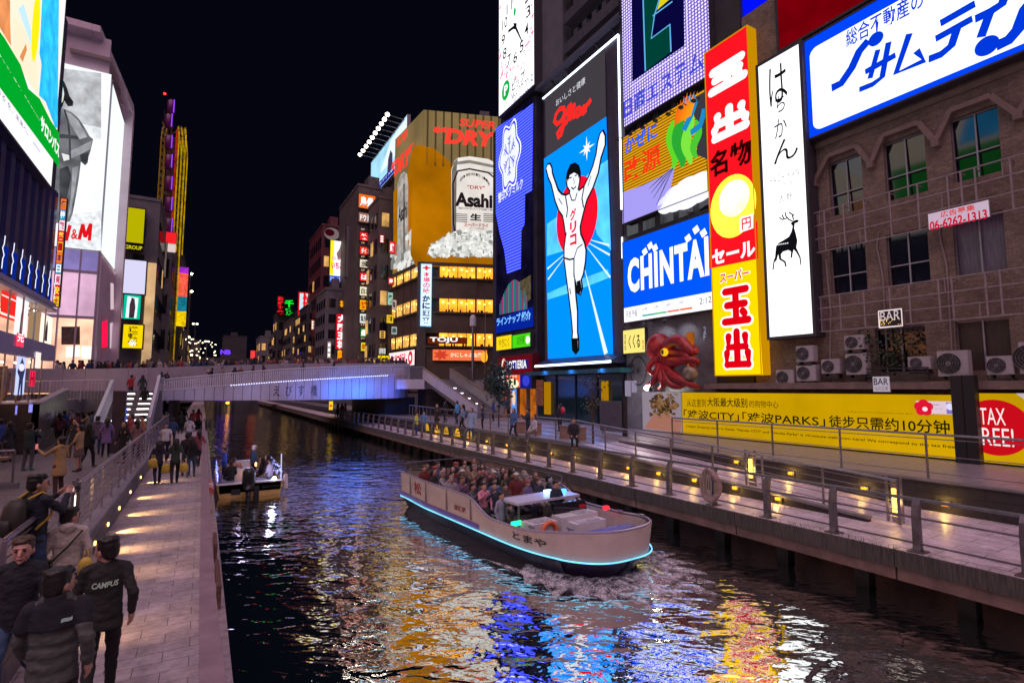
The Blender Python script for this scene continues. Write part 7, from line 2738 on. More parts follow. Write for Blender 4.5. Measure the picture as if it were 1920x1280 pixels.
# lettering on the bow, bent round the hull
for (st, s0, s1, z0, z1, c) in (('とまや', 9.62, 8.35, .66, .86, BLK), ('道頓堀', 5.7, 4.9, .82, 1.0, emit(150, 70, 70, .3, False)), ('松', 2.3, 1.5, .82, 1.25, emit(160, 70, 80, .3, False))):
 vs, fs = text_mesh(st, .02)
 b = MB()
 P = []
 for x, y in vs:
  s_ = s0 + (s1 - s0) * (1 - x)
  z = z0 + (z1 - z0) * y
  P.append((hw(s_) + .03 + .07 * (z - .42) / (gun(s_) - .42) + .012, s_ + (.012 if s_ > 9 else 0), z))
 b.add(P, fs)
 b.build('lettering', c, boat, local=True)
# bow wave
g_ = random.Random(6)
b = MB()
fm = bpy.data.materials.new('foam')
fm.use_nodes = True
nt = fm.node_tree
pb = nt.nodes['Principled BSDF']
pb.inputs['Base Color'].default_value = (.8, .76, .82, 1)
pb.inputs['Roughness'].default_value = .7
nn = nt.nodes.new('ShaderNodeTexNoise')
nn.inputs['Scale'].default_value = 4.5
nn.inputs['Detail'].default_value = 12
nn.inputs['Roughness'].default_value = .7
cr_ = nt.nodes.new('ShaderNodeValToRGB')
cr_.color_ramp.elements[0].position = .4
cr_.color_ramp.elements[1].position = .62
gg = nt.nodes.new('ShaderNodeNewGeometry')
nt.links.new(gg.outputs['Position'], nn.inputs['Vector'])
nt.links.new(nn.outputs['Fac'], cr_.inputs[0])
n3 = nt.nodes.new('ShaderNodeTexNoise')
n3.inputs['Scale'].default_value = 22
n3.inputs['Detail'].default_value = 6
n3.inputs['Roughness'].default_value = .8
nt.links.new(gg.outputs['Position'], n3.inputs['Vector'])
r3 = nt.nodes.new('ShaderNodeValToRGB')
r3.color_ramp.elements[0].position = .4
r3.color_ramp.elements[1].position = .6
nt.links.new(n3.outputs['Fac'], r3.inputs[0])
m3_ = nt.nodes.new('ShaderNodeMath')
m3_.operation = 'MULTIPLY'
nt.links.new(cr_.outputs[0], m3_.inputs[0])
nt.links.new(r3.outputs[0], m3_.inputs[1])
nt.links.new(m3_.outputs[0], pb.inputs['Alpha'])
rings = []
SB = [7.4 + 3.6 * math.sin(math.pi / 2 * i / 30) for i in range(7, 31)]
L_ = [(hw(s_) - .12, s_) for s_ in SB]
L_ = L_ + [(-x, y) for x, y in L_[::-1]]
for k, (o, z) in enumerate(((-.1, .04), (.15, .07), (.45, .04), (.9, .02), (1.5, .01))):
 rw = []
 for i, (x, y) in enumerate(L_):
  t_ = max(0, (y - 8.2) / 2.8)
  d_ = V((x * .9, (y - 7.4) * .75, 0)).normalized()
  j = 1 + .35 * math.sin(i * 1.7 + k) + .2 * g_.random()
  rw.append(V((x, y, 0)) + d_ * o * (.4 + .6 * t_) * j + V((0, 0, z * (.3 + .9 * t_) * j)))
 rings.append(rw)
n_ = len(L_)
for k in range(4):
 k0 = len(b.v)
 b.add(rings[k] + rings[k + 1], [(i, i + 1, n_ + i + 1, n_ + i) for i in range(n_ - 1)])
M_ = Matrix.Translation(BO) @ Matrix.Rotation(math.pi + .075, 4, 'Z') @ BSC
b.v = [M_ @ q for q in b.v]
o = b.build('bow_wave_foam', fm, None, True)
o['kind'] = 'stuff'
# wash that the boat leaves on the water: low ridges running back from the bow
b = MB()
for sd in (1, -1):
 for k in range(3):
  pts = []
  for i in range(20):
   q = i / 19
   x = sd * (1.9 + k * .55 + q * (1.5 + k * .5))
   y = 9.6 - k * .8 - q * 9
   pts.append(M_ @ V((x, y, -.055 + .02 * math.sin(i))))
  b.path(pts, [.09 * (1 - .8 * (i / 19)) for i in range(20)], 6)
o = b.build('wash_foam', fm, None, True)
o['kind'] = 'stuff'

# moored open boat on the left
SBO = (2.0, 26.0, -1.2)
sb = thing('motor_boat', 'small open motor boat with ochre stern and black outboard moored by the left quay', 'boat', SBO)
OCH = mat('hull_ochre', (.5, .32, .1), .45, 0, .25, 2)
LS = 7.5


def hw2(s_):
 return 1.32 if s_ < 4.5 else 1.32 * math.sqrt(max(0, 1 - ((s_ - 4.5) / 3.0) ** 2))


SS2 = [i * .5 for i in range(9)] + [4.5 + 3.0 * math.sin(math.pi / 2 * i / 10) for i in range(11)]


def ring2(z, off=0.0):
 L2 = [(hw2(s_) + off, s_, z) for s_ in SS2]
 return L2 + [(-x, y, q) for x, y, q in L2[::-1]]


b = MB()
strip(b, ring2(-.3, -.2), ring2(.55, 0))
strip(b, ring2(.55, 0), ring2(.56, -.1))
strip(b, ring2(.56, -.1), ring2(.2, -.12))
b.build('hull', OCH, sb, local=True)
b = MB()
b.add(ring2(.18, -.1), [tuple(range(2 * len(SS2)))])
b.build('deck', mat('boat_deck2', (.16, .15, .2), .5), sb, local=True)
b = MB()
b.bx(-1.3, 1.3, -.06, .3, .561, .6)
b.build('stern_deck', BWH, sb, local=True)
b = MB()
b.loft([(-.1, -.25, .35, .2, .22), (-.1, -.25, .6, .27, .3), (-.1, -.25, 1.1, .26, .3), (-.1, -.23, 1.25, .16, .2)], 12)
b.loft([(-.1, -.22, -.6, .07, .14), (-.1, -.22, .36, .1, .16)], 8)
b.build('outboard_motor', mat('motor_black', (.012, .012, .014), .3), sb, True, local=True)
for sd in (-1, 1):
 b = MB()
 for k in range(8):
  y = .1 + k * .62
  b.tube((sd * 1.24, y, .56), (sd * 1.24, y, 1.15), .018, n=6)
 for z in (.85, 1.15):
  b.tube((sd * 1.24, .1, z), (sd * 1.24, 4.45, z), .02, n=6)
 b.build('side_rail', METAL, sb, local=True)
 b = MB()
 g_ = random.Random(sd + 5)
 for k in range(60):
  y, z = g_.uniform(.1, 4.4), g_.uniform(.6, 1.15)
  b.ell((sd * 1.25, y, z), .022, .022, .03, 5, 4)
 b.build('string_lights', emit(150, 160, 255, 3, False), sb, local=True)
b = MB()
b.bx(-.55, .2, 1.6, 2.2, .2, .95)
b.bx(-.5, .1, 2.2, 2.3, .9, 1.3)
b.build('console', BWH, sb, local=True)
b = MB()
for y in (.9, 2.9, 3.8):
 b.bx(.3, 1.1, y, y + .4, .2, .6)
 b.bx(-1.1, -.6, y, y + .4, .2, .6)
b.build('bench', mat('bench_lilac', (.3, .28, .42), .5), sb, local=True)
b = MB()
b.tube((1.22, .05, .56), (1.2, .05, 1.75), .022, n=6)
b.build('light_pole', emit(200, 200, 255, 1.2, False), sb, local=True)
b = MB()
b.ell((.95, .12, .68), .09, .07, .07, 8, 6)
b.build('stern_light', emit(220, 230, 255, 14, False), sb, local=True)
lamp_light('glow', (0, 0, 0), 10, (.6, .65, 1), sb, .1).location = (.9, .4, 1.0)
lamp_light('cabin_glow', (0, 0, 0), 14, (.7, .55, 1), sb, .2).location = (0, 2.6, 1.7)
b = MB()
b.cap((1.45, .15, .25), (1.42, .15, .75), .09, .09)
b.build('fender', mat('fender_white', (.6, .5, .5), .5), sb, True, local=True)
b = MB()
vs, fs = text_mesh('BAN-TEN', .02)
b.add([(.45 + .7 * x, -.012, .3 + .12 * y) for x, y in vs], fs)
b.build('lettering', BLK, sb, local=True)
b = MB()
b.bx(-.75, -.4, -.02, -.006, .12, .36)
b.bx(.12, .34, -.02, -.006, -.05, .45)
b.build('stern_patch', BLK, sb, local=True)
b = MB()
b.ell((-.2, 1.3, .72), .04, .04, .12)
b.ell((.4, 2.8, 1.0), .04, .04, .1)
b.build('lantern', emit(255, 170, 90, 8, False), sb, local=True)

# ------------------------------------------------------------------ small things by the water
p = at((1334, 905), X=13.3)
t = thing('lifebuoy', 'old grey lifebuoy and rope hung on the right boardwalk railing', 'lifebuoy', (13.25, p.y, .1))
b = MB()
pts = [(13.22 + .05 * math.sin(a * .6), p.y + .3 * math.cos(a * math.pi / 12), .62 + .42 * math.sin(a * math.pi / 12)) for a in range(25)]
b.path(pts, .09, 10, False)
b.build('ring', mat('buoy_grey', (.3, .2, .18), .7, 0, .5, 6), t, True)
b = MB()
for k in range(4):
 b.path([(13.16, p.y + .1 - k * .06, 1.0), (13.12, p.y + .14 - k * .09, .6), (13.16, p.y + .05 - k * .04, .15 - k * .04)], .02, 6)
b.build('rope', mat('rope', (.3, .24, .2), .8), t)
t = thing('life_float', 'white and orange life float strapped outside the left path railing', 'float', (.3, 15.2, .5))
y0 = at((390, 985), X=.3).y
b = MB()
b.cap((.3, y0 - .6, .72), (.3, y0 + .6, .72), .09, .09)
b.build('float_body', mat('float_white', (.62, .5, .5), .5), t, True)
b = MB()
for dy in (-.63, -.3, .35, .63):
 b.path([(.3, y0 + dy - .07, .72), (.3, y0 + dy + .07, .72)], .097, 12)
b.build('band', mat('float_band', (.5, .1, .06), .5), t)
b = MB()
b.path([(.3, y0 - .7, .7), (.34, y0 - .9, .45), (.32, y0 - 1.2, .35), (.36, y0 - .8, .15), (.33, y0 - .5, .4)], .015, 5)
b.build('rope', mat('rope', (.3, .24, .2), .8), t)
for ya, yb_, lb in ((9.8, 11.3, 'rusty mooring bar on the quay edge outside the left railing, nearest one'), (12.4, 13.4, 'rusty mooring bar on the quay edge outside the left railing, farther one')):
 t = thing('mooring_bar', lb, 'mooring bar', (.36, ya, 0))
 b = MB()
 b.bx(.33, .4, ya, yb_, .3, .38)
 for y in (ya + .05, yb_ - .1):
  b.bx(.33, .4, y, y + .07, .005, .3)
 b.build('bar', mat('rust', (.14, .07, .06), .8, 0, .5, 8), t)
# wooden benches / planters on the terrace
WOOD = mat('bench_wood', (.3, .17, .12), .6, 0, .3, 3, stretch=(1, 1, 8))
for (x0, x1, y1, Xp, lb) in ((966, 985, 812, 18.5, 'wooden block seat left on the blue lit terrace'), (997, 1015, 815, 18.5, 'wooden block seat with a pale coat on it on the blue lit terrace'), (1052, 1068, 822, 18.5, 'wooden block seat left of the sapling'), (1082, 1099, 825, 18.5, 'wooden block seat right beside the sapling')):
 q = at(((x0 + x1) / 2, y1), Z=.8)
 w2 = (x1 - x0) / 987 * (q - CAM).length / 2
 t = thing('block_seat', lb, 'seat', q)
 b = MB()
 d_ = V((CR.x, CR.y, 0))
 n2 = V((-d_.y, d_.x, 0))
 b.obox(q - d_ * w2 + V((0, 0, .003)), d_ * 2 * w2, n2 * .6, V((0, 0, .62)))
 b.build('block', WOOD, t)
 b = MB()
 b.obox(q - d_ * (w2 + .03) - n2 * .03 + V((0, 0, .625)), d_ * (2 * w2 + .06), n2 * .66, V((0, 0, .05)))
 b.build('top', WOOD, t)
q = at((1112, 832), Z=.8)
leafy('sapling', 'thin bare young tree tied to a stake on the terrace by the information board', q, 3.6, .5, 160, 3, (.06, .07, .05), .06, .2, size=.12, low=.5)
q = at((935, 800), Z=.8)
leafy('small_tree', 'dark bushy young tree left of the burger restaurant entrance', q, 4.4, .8, 900, 12, (.02, .06, .05), .06, .32, size=.2, low=.4)
# little arched lamps under the stair rail
for i, x in enumerate((800, 818, 836, 857, 880)):
 q = at((x, 808 + i * 2.2), X=15.18)
 t = thing('wall_lamp', 'arched glowing wall recess beside the boardwalk at the stair foot', 'lamp', q, 'arched glowing recesses by the stair')
 b = MB()
 pts = [(15.205, q.y + .45 * math.cos(a), .2 + .55 * math.sin(a)) for a in [k * math.pi / 10 for k in range(11)]]
 b.add(pts, [tuple(range(11))])
 b.build('recess', emit(205, 150, 40, .9, True, .5, 2), t)
# small rail with wooden table on the left terrace
q = at((22, 915), Z=.55)
railing('railing', 'short rail end with a wooden table board at the left edge of the photo', [(q.x - 2.5, q.y, .55), (q.x, q.y, .55)], 1.1, 2, 2.4, METAL)
t = thing('rail_table', 'small wooden ledge table behind the short rail at the left edge', 'table', (q.x - .9, q.y + .5, .55))
b = MB()
b.bx(q.x - 2.2, q.x - .25, q.y + .3, q.y + .75, 1.35, 1.42)
b.build('table_top', WOOD, t)
b = MB()
b.bx(q.x - .75, q.x - .6, q.y + .45, q.y + .6, .553, 1.35)
b.build('leg', WOOD, t)
b = MB()
b.prism([(q.x - 2.6, q.y - .6, .55), (q.x + .15, q.y - .1, .55), (q.x + .15, q.y + .1, .55), (q.x - 2.6, q.y + .0, .55)], (0, 0, .16))
t = thing('plinth', 'low stone plinth under the short rail at the left edge', 'plinth', (q.x - 1, q.y, .55))
b.build('block', GREYC, t)
# camera pole and tall lamp on the right by the corner building
for (px, yt, yb_, Y, lb, hd) in ((887, 595, 690, 49.3, 'grey camera mast with a white head before the orange windows', True), (910, 585, 690, 49.8, 'slim lamp post before the orange windows', False)):
 q, q2 = at((px, yt), Y=Y), at((px, yb_), Y=Y)
 t = thing('mast', lb, 'mast', (q.x, Y, 4.33))
 b = MB()
 b.tube((q.x, Y, 4.33), (q.x, Y, q.z), .16 if hd else .05, .12 if hd else .04, 10)
 b.build('pole', METAL, t)
 b = MB()
 if hd:
  b.loft([(q.x, Y, q.z - .9, .36, .3), (q.x, Y, q.z - .1, .36, .3), (q.x, Y, q.z + .25, .2, .2)], 10)
 else:
  b.bar((q.x, Y, q.z), (q.x + .35, Y, q.z + .05), .08)
 b.build('head', WHITEP, t)
q = at((908, 669), Y=51)
t = thing('lantern', 'round amber lantern hanging by the corner building entrance', 'lantern', q)
b = MB()
b.ell(q, .38, .38, .6)
b.build('shade', emit(255, 165, 40, 2.2, True), t, True)
b = MB()
b.tube((q.x, 51, q.z + .55), (q.x, 51, q.z + 1.6), .03)
b.build('hanger', DARKMETAL, t)

# ------------------------------------------------------------------ people
CLOTH = object_color_mat('cloth', .85, .25, 55)
SKIN = object_color_mat('skin', .5)
HAIR = object_color_mat('hair', .45, .4, 90)
LEATHER = object_color_mat('leather', .45)


def remeshed(b, name, m, parent, vox, it=4, wr=0.0, fac=.5):
 o = b.build(name, m, parent, True, local=True)
 md = o.modifiers.new('r', 'REMESH')
 md.mode = 'VOXEL'
 md.voxel_size = vox
 md.use_smooth_shade = True
 ms = o.modifiers.new('s', 'SMOOTH')
 ms.factor = fac
 ms.iterations = it
 dg = bpy.context.evaluated_depsgraph_get()
 me = bpy.data.meshes.new_from_object(o.evaluated_get(dg))
 o.modifiers.clear()
 old = o.data
 o.data = me
 bpy.data.meshes.remove(old)
 if wr:
  me.update()
  nor = [v.normal.copy() for v in me.vertices]
  for v, n in zip(me.vertices, nor):
   q = v.co
   d = noise.noise(V((q.x * 9, q.y * 9, q.z * 14))) * .6 + noise.noise(V((q.x * 22 + 4, q.y * 22, q.z * 30))) * .35
   v.co = q + n * d * wr
 me.polygons.foreach_set('use_smooth', [True] * len(me.polygons))
 return o


def mirror(p):
 return V((-p[0], p[1], p[2]))


POSES = {
 'stand': dict(eR=(.25, -.03, 1.14), wR=(.26, .08, .9), eL=(-.25, -.03, 1.14), wL=(-.26, .08, .9), kR=(.1, .03, .5), aR=(.11, -.01, .08), kL=(-.1, .03, .5), aL=(-.11, -.01, .08)),
 'walk': dict(eR=(.25, -.12, 1.14), wR=(.25, -.02, .9), eL=(-.25, .06, 1.13), wL=(-.24, .24, .95), kR=(.1, .16, .52), aR=(.1, .2, .09), kL=(-.1, .0, .49), aL=(-.1, -.27, .14)),
 'photo': dict(eR=(.24, .18, 1.2), wR=(.09, .36, 1.4), eL=(-.24, .18, 1.2), wL=(-.09, .36, 1.4), kR=(.1, .04, .5), aR=(.11, -.01, .08), kL=(-.1, .0, .5), aL=(-.12, -.05, .08)),
 'reach': dict(eR=(.34, .16, 1.5), wR=(.4, .34, 1.72), eL=(-.25, .04, 1.14), wL=(-.2, .2, 1.0), kR=(.1, .04, .5), aR=(.11, -.01, .08), kL=(-.1, .0, .5), aL=(-.12, -.05, .08)),
 'phone': dict(eR=(.24, .05, 1.14), wR=(.14, .3, 1.22), eL=(-.26, .22, 1.22), wL=(-.22, .46, 1.34), kR=(.1, .04, .5), aR=(.11, -.01, .08), kL=(-.1, .0, .5), aL=(-.12, -.05, .08)),
 'sit': dict(eR=(.25, .05, 1.12), wR=(.14, .26, .98), eL=(-.25, .05, 1.12), wL=(-.14, .26, .98), kR=(.11, .44, .86), aR=(.11, .44, .45), kL=(-.11, .44, .86), aL=(-.11, .44, .45)),
 'sit_look': dict(eR=(.3, .2, 1.25), wR=(.12, .34, 1.45), eL=(-.25, .08, 1.12), wL=(-.12, .28, 1.0), kR=(.11, .44, .86), aR=(.11, .44, .45), kL=(-.11, .44, .86), aL=(-.11, .44, .45)),
}


def hand(b, w_, d, side, curl=.5, near=False):
 """palm, four unequal bent fingers and a thumb leaving the side of the palm"""
 d = d.normalized()
 sx = V((side, 0, 0)) if abs(d.x) < .8 else V((0, 1, 0))
 fwd = (V((0, 1, 0)) - d * d.y)
 fwd = fwd.normalized() if fwd.length > .2 else V((0, 0, 1))
 palm = w_ + d * .085
 b.cap(w_, w_ + d * .05, .028, .034, 8)
 b.cap(w_ + d * .03 - fwd * .018, palm - fwd * .02, .024, .022, 8)
 b.cap(w_ + d * .03 + fwd * .018, palm + fwd * .02, .024, .022, 8)
 bend = d.cross(fwd) * -side
 for i, ln in enumerate((.062, .075, .07, .055)):
  base = palm + fwd * (.032 - .021 * i)
  k1 = base + (d + bend * curl * .5).normalized() * ln * .55
  k2 = k1 + (d + bend * curl * 1.6).normalized() * ln * .5
  b.cap(base, k1, .0105, .0095, 7)
  b.cap(k1, k2, .0095, .008, 7)
 tb = w_ + d * .035 + fwd * .03
 k1 = tb + (d * .55 + fwd * .8 + bend * .25).normalized() * .045
 b.cap(tb, k1, .014, .011, 7)
 b.cap(k1, k1 + (d * .85 + fwd * .35 + bend * .4).normalized() * .035, .011, .009, 7)


def make_person(pose, vox=.026, female=False, hair='short', coat='jacket', near=False, headyaw=0.0, headpitch=0.0, arms=True, bulk=1.0, rz=0.0, legs=True, bare=False):
 """one figure facing +y in its own space, 1.7 m tall; body, clothes, hair, shoes"""
 P = POSES[pose]
 J = {k: V(v) for k, v in P.items()}
 t = thing('person', '', 'person')
 sit = pose.startswith('sit')
 sh = .155 if female else .172
 shR, shL = V((sh, 0, 1.405)), V((-sh, 0, 1.405))
 hpR, hpL = V((.09, 0, .9)), V((-.09, 0, .9))
 HR = Matrix.Rotation(headyaw, 3, 'Z') @ Matrix.Rotation(headpitch, 3, 'X')
 hc = V((0, .022, 1.585))
 nk = V((0, -.005, 1.47))

 def H(x, y, z):
  return nk + HR @ (V((x, y, z)) - nk)
 def hs(q):
  return nk + (q - nk) * 1.12
 b = MB()
 b.ell(H(0, .012, 1.6), .076, .094, .102, 14, 10, HR)
 b.ell(H(0, .035, 1.535), .056, .06, .062, 12, 8, HR)
 b.cap(H(0, .112, 1.595), H(0, .124, 1.562), .011, .016, 8)
 b.ell(H(0, .098, 1.525), .024, .014, .009, 8, 6, HR)
 b.ell(H(0, .09, 1.493), .022, .016, .016, 8, 6, HR)
 b.ell(H(0, .09, 1.622), .05, .016, .01, 8, 6, HR)
 for sx in (-1, 1):
  b.ell(H(sx * .079, -.002, 1.575), .012, .02, .032, 8, 6, HR)
  b.ell(H(sx * .04, .07, 1.555), .02, .016, .018, 8, 6, HR)
 b.v = [hs(q) for q in b.v]
 b.cap((0, -.012, 1.4), hs(H(0, -.002, 1.53)), .058, .056)
 b.loft([(0, 0, .86, .15, .1), (0, 0, .98, .145, .1), (0, .005, 1.1, .125, .09), (0, .01, 1.26, .155, .105), (0, 0, 1.38, .16, .09), (0, -.005, 1.44, .09, .06)])
 for s_, sj, e, w_ in ((1, shR, J['eR'], J['wR']), (-1, shL, J['eL'], J['wL'])):
  b.cap(sj, e, .048, .038)
  b.cap(e, w_, .038, .025)
  d = (w_ - e)
  if near:
   hand(b, w_, d, s_)
  else:
   d = d.normalized()
   b.cap(w_, w_ + d * .07, .026, .03, 8)
   for i in range(4):
    o_ = V((0, .026 - .017 * i, 0)) if abs(d.y) < .7 else V((0, 0, .026 - .017 * i))
    b.cap(w_ + d * .07 + o_, w_ + d * (.15 - .01 * abs(i - 1.4)) + o_, .012, .009, 6)
   b.cap(w_ + d * .03 + (V((0, .03, 0)) if abs(d.y) < .7 else V((0, 0, .03))), w_ + d * .08 + (V((0, .055, 0)) if abs(d.y) < .7 else V((0, 0, .055))), .013, .01, 6)
 for hp, k, a in ((hpR, J['kR'], J['aR']), (hpL, J['kL'], J['aL'])):
  b.cap(hp, k, .075, .05)
  b.cap(k, a, .05, .034)
  b.cap(a, a + V((0, .12, -.045)), .035, .03)
 body = remeshed(b, 'body', SKIN, t, .0075 if near else vox * .8, 2)
 if True:
  g = MB()
  for sx in (-1, 1):
   g.ell(H(sx * .031, .1, 1.6), .014, .008, .007, 8, 6, HR)
   g.bar(H(sx * .031 - .017, .105, 1.622), H(sx * .031 + .017, .105, 1.62), .006, .006)
  g.ell(H(0, .108, 1.524), .024, .006, .003, 8, 6, HR)
  g.v = [hs(q) for q in g.v]
  e_ = g.build('eyes', mat('eye_dark', (.02, .012, .01), .9, spec=.1), body, True, local=True)
 # hair
 b = MB()
 b.ell(H(0, -.016, 1.625), .088, .1, .098, 14, 10, HR)
 b.ell(H(0, -.045, 1.575), .076, .07, .08, 12, 8, HR)
 if hair == 'short':
  for k in range(14 if near else 6):
   a_ = k * 2.4
   b.ell(H(.05 * math.cos(a_), -.012 + .062 * math.sin(a_), 1.688 + .006 * math.sin(k * 3)), .04, .04, .028, 8, 6, HR)
  b.ell(H(.01, .065, 1.675), .06, .035, .025, 10, 6, HR)
 if hair == 'long':
  b.cap(H(0, -.06, 1.58), H(0, -.09, 1.38), .075, .06)
  for sx in (-1, 1):
   b.cap(H(sx * .075, -.01, 1.6), H(sx * .085, .0, 1.42), .028, .022)
 if hair == 'bun':
  b.ell(H(0, -.12, 1.66), .045, .045, .045, 8, 6)
  b.cap(H(0, -.07, 1.56), H(0, -.1, 1.5), .05, .03)
 if hair == 'cap':
  b.ell(H(0, .0, 1.665), .095, .11, .05, 14, 8, HR)
  b.ell(H(0, .12, 1.65), .06, .06, .012, 10, 6, HR)
 b.v = [hs(q) for q in b.v]
 remeshed(b, 'hair', HAIR, t, .009 if near else vox * .7, 2, .004 if near else 0)
 # top
 b = MB()
 k = bulk
 hem = {'jacket': .8, 'coat': .62, 'tee': .84, 'puffer': .8, 'hoodie': .82}[coat]
 if sit:
  hem = .86
 ww, dd = (.145, .108) if female else (.165, .116)
 b.loft([(0, 0, hem, ww * 1.08 * k, dd * 1.12 * k), (0, 0, .95, ww * 1.06 * k, dd * 1.08 * k), (0, .003, 1.1, ww * .98 * k, dd * k), (0, .005, 1.26, ww * 1.06 * k, dd * 1.04 * k), (0, 0, 1.37, ww * 1.06 * k, dd * .92 * k), (0, -.006, 1.445, ww * .62, dd * .68), (0, -.008, 1.49 if coat != 'tee' else 1.455, .07, .066)], 20)
 if coat == 'hoodie':
  b.ell((0, -.085, 1.47), .1, .07, .075)
  b.cap((-.07, .02, 1.47), (.07, .02, 1.47), .04, .04)
 if coat == 'coat':
  b.loft([(0, 0, .6, .2, .17), (0, 0, .8, .185, .15), (0, 0, 1.0, .15, .12)], 18)
  b.ell((0, -.08, 1.46), .1, .06, .06)
 if coat == 'puffer':
  for i, z in enumerate((.84, .95, 1.06, 1.17, 1.28)):
   b.loft([(0, 0, z - .05, ww * k * .95, dd * k * .95), (0, 0, z - .02, ww * k * 1.06, dd * k * 1.12), (0, 0, z + .02, ww * k * 1.06, dd * k * 1.12), (0, 0, z + .05, ww * k * .95, dd * k * .95)], 20)
  b.cap((-.05, -.02, 1.48), (.05, -.02, 1.48), .07, .07)
 for sj, e, w_ in ((shR, J['eR'], J['wR']), (shL, J['eL'], J['wL'])):
  r0 = .06 * (1 + (k - 1) * .5)
  if coat == 'tee':
   b.cap(sj * .97 + V((0, 0, -.01)), sj.lerp(e, .62), .066, .06)
  else:
   b.cap(sj, e, r0, .054 * k)
   b.cap(e, e.lerp(w_, .93), .053 * k, .042)
   b.cap(V((0, -.01, 1.46)), sj + V((0, 0, .005)), .06, r0 * .95)
   if coat == 'puffer':
    for q in (.3, .6, .9):
     c_ = sj.lerp(e, q)
     b.ell(c_, .066, .066, .055)
    for q in (.3, .7):
     b.ell(e.lerp(w_, q), .059, .059, .05)
 remeshed(b, 'top', CLOTH, t, .011 if near else vox, 3, .02 if near else .008)
 # trousers / skirt
 b = MB()
 b.loft([(0, 0, .78 if not sit else .84, .155, .118), (0, 0, .9, .158, .115), (0, 0, 1.0, .14, .1)], 16)
 if female and bare:
  b.loft([(0, 0, .56, .2, .17), (0, 0, .75, .17, .14), (0, 0, .95, .145, .105)], 18)
 else:
  for hp, kn, a in ((hpR, J['kR'], J['aR']), (hpL, J['kL'], J['aL'])):
   b.cap(hp + V((0, 0, -.02)), kn, .092, .066)
   b.cap(kn, a.lerp(kn, .08), .066, .052)
 remeshed(b, 'trousers' if not bare else 'skirt', CLOTH, t, .013 if near else vox, 3, .016 if near else .006)
 b = MB()
 for a in (J['aR'], J['aL']):
  b.cap(a + V((0, -.02, -.035)), a + V((0, .15, -.045)), .042, .036)
  b.cap(a + V((0, -.01, .02)), a + V((0, -.015, -.03)), .044, .044)
 remeshed(b, 'shoes', LEATHER, t, .014 if near else vox * .8, 2)
 t['proto'] = 1
 return t


HC = (.012, .009, .008)


def dress(t, top, legs, hair=HC, skin=(.5, .27, .2), shoes=(.03, .03, .035), label='', group=None, loc=(0, 0, 0), rz=0.0, h=1.7):
 for c in t.children:
  n = c.name.split('.')[0]
  c.color = (*{'body': skin, 'hair': hair, 'top': top, 'trousers': legs, 'skirt': legs, 'shoes': shoes}.get(n, top), 1)
 t.location = loc
 t.rotation_euler = (0, 0, rz)
 s_ = h / 1.73
 t.scale = (s_, s_, s_)
 t['label'] = label
 if group:
  t['group'] = group
 elif 'group' in t.keys():
  del t['group']
 return t


PROTO = {}


def person(kind, *a, **k):
 if kind not in PROTO:
  spec = KINDS[kind]
  PROTO[kind] = make_person(**spec)
  t = PROTO[kind]
 else:
  t = copy_tree(PROTO[kind])
 if 'proto' in t.keys():
  del t['proto']
 return dress(t, *a, **k)


KINDS = {
 'man': dict(pose='stand'), 'man_walk': dict(pose='walk', coat='hoodie'), 'man_photo': dict(pose='photo'), 'man_reach': dict(pose='reach'), 'man_tee': dict(pose='walk', coat='tee'),
 'woman': dict(pose='stand', female=True, hair='long', coat='coat'), 'woman_walk': dict(pose='walk', female=True, hair='long'), 'woman_phone': dict(pose='phone', female=True, hair='bun', coat='coat'),
 'woman_skirt': dict(pose='reach', female=True, hair='short', bare=True), 'sit_man': dict(pose='sit', vox=.03), 'sit_woman': dict(pose='sit', vox=.03, female=True, hair='long'), 'sit_look': dict(pose='sit_look', vox=.03, hair='short'), 'sit_cap': dict(pose='sit', vox=.03, hair='cap'),
 'cap_man': dict(pose='stand', hair='cap'),
}


def face(a, c):
 """heading that turns a figure's face from a towards c"""
 return math.atan2(-(c[0] - a[0]), c[1] - a[1])


def headat(px, floor, h):
 q = at(px, Z=floor + h)
 return V((q.x, q.y, floor))


BLKC, NAVYC, GREY, JEAN, WHT_C, TAN, RED_C = (.012, .012, .014), (.015, .02, .05), (.14, .13, .13), (.04, .07, .16), (.6, .58, .6), (.42, .26, .12), (.35, .02, .03)
OLIVE, PINK, BLUEC, BROWN, TEAL = (.06, .075, .04), (.55, .2, .28), (.03, .1, .4), (.1, .05, .035), (.02, .2, .2)


def text_on(person_t, part, st, u, zc, wd, ht, m_, skew=0.0):
 """lettering laid on the back of a garment"""
 o = [c for c in person_t.children if c.name.startswith(part)][0]
 bm_ = bmesh.new()
 bm_.from_mesh(o.data)
 bv = BVHTree.FromBMesh(bm_)
 vs, fs = text_mesh(st, .03, skew)
 b = MB()
 P = []
 for x, y in vs:
  X_, Z_ = u + wd * (.5 - x) * -1, zc + ht * (y - .5)
  h_ = bv.ray_cast(V((X_, -1, Z_)), V((0, 1, 0)))
  yy = (h_[0].y if h_[0] is not None else -.12) - .006
  P.append((X_, yy, Z_))
 b.add(P, fs)
 b.build('back_lettering', m_, o, local=True)
 bm_.free()


# --- foreground figures
d_path = math.pi * 0


def zpath(y):
 return .75 * (7.5 - y) / 7.5 if y < 7.5 else 0.0


def fg(px, h, Y=None, floor=None):
 f = .25 if floor is None else floor
 for _ in range(6):
  q = at(px, Z=f + h)
  if floor is None:
   f = zpath(q.y)
 return V((q.x, q.y, f))


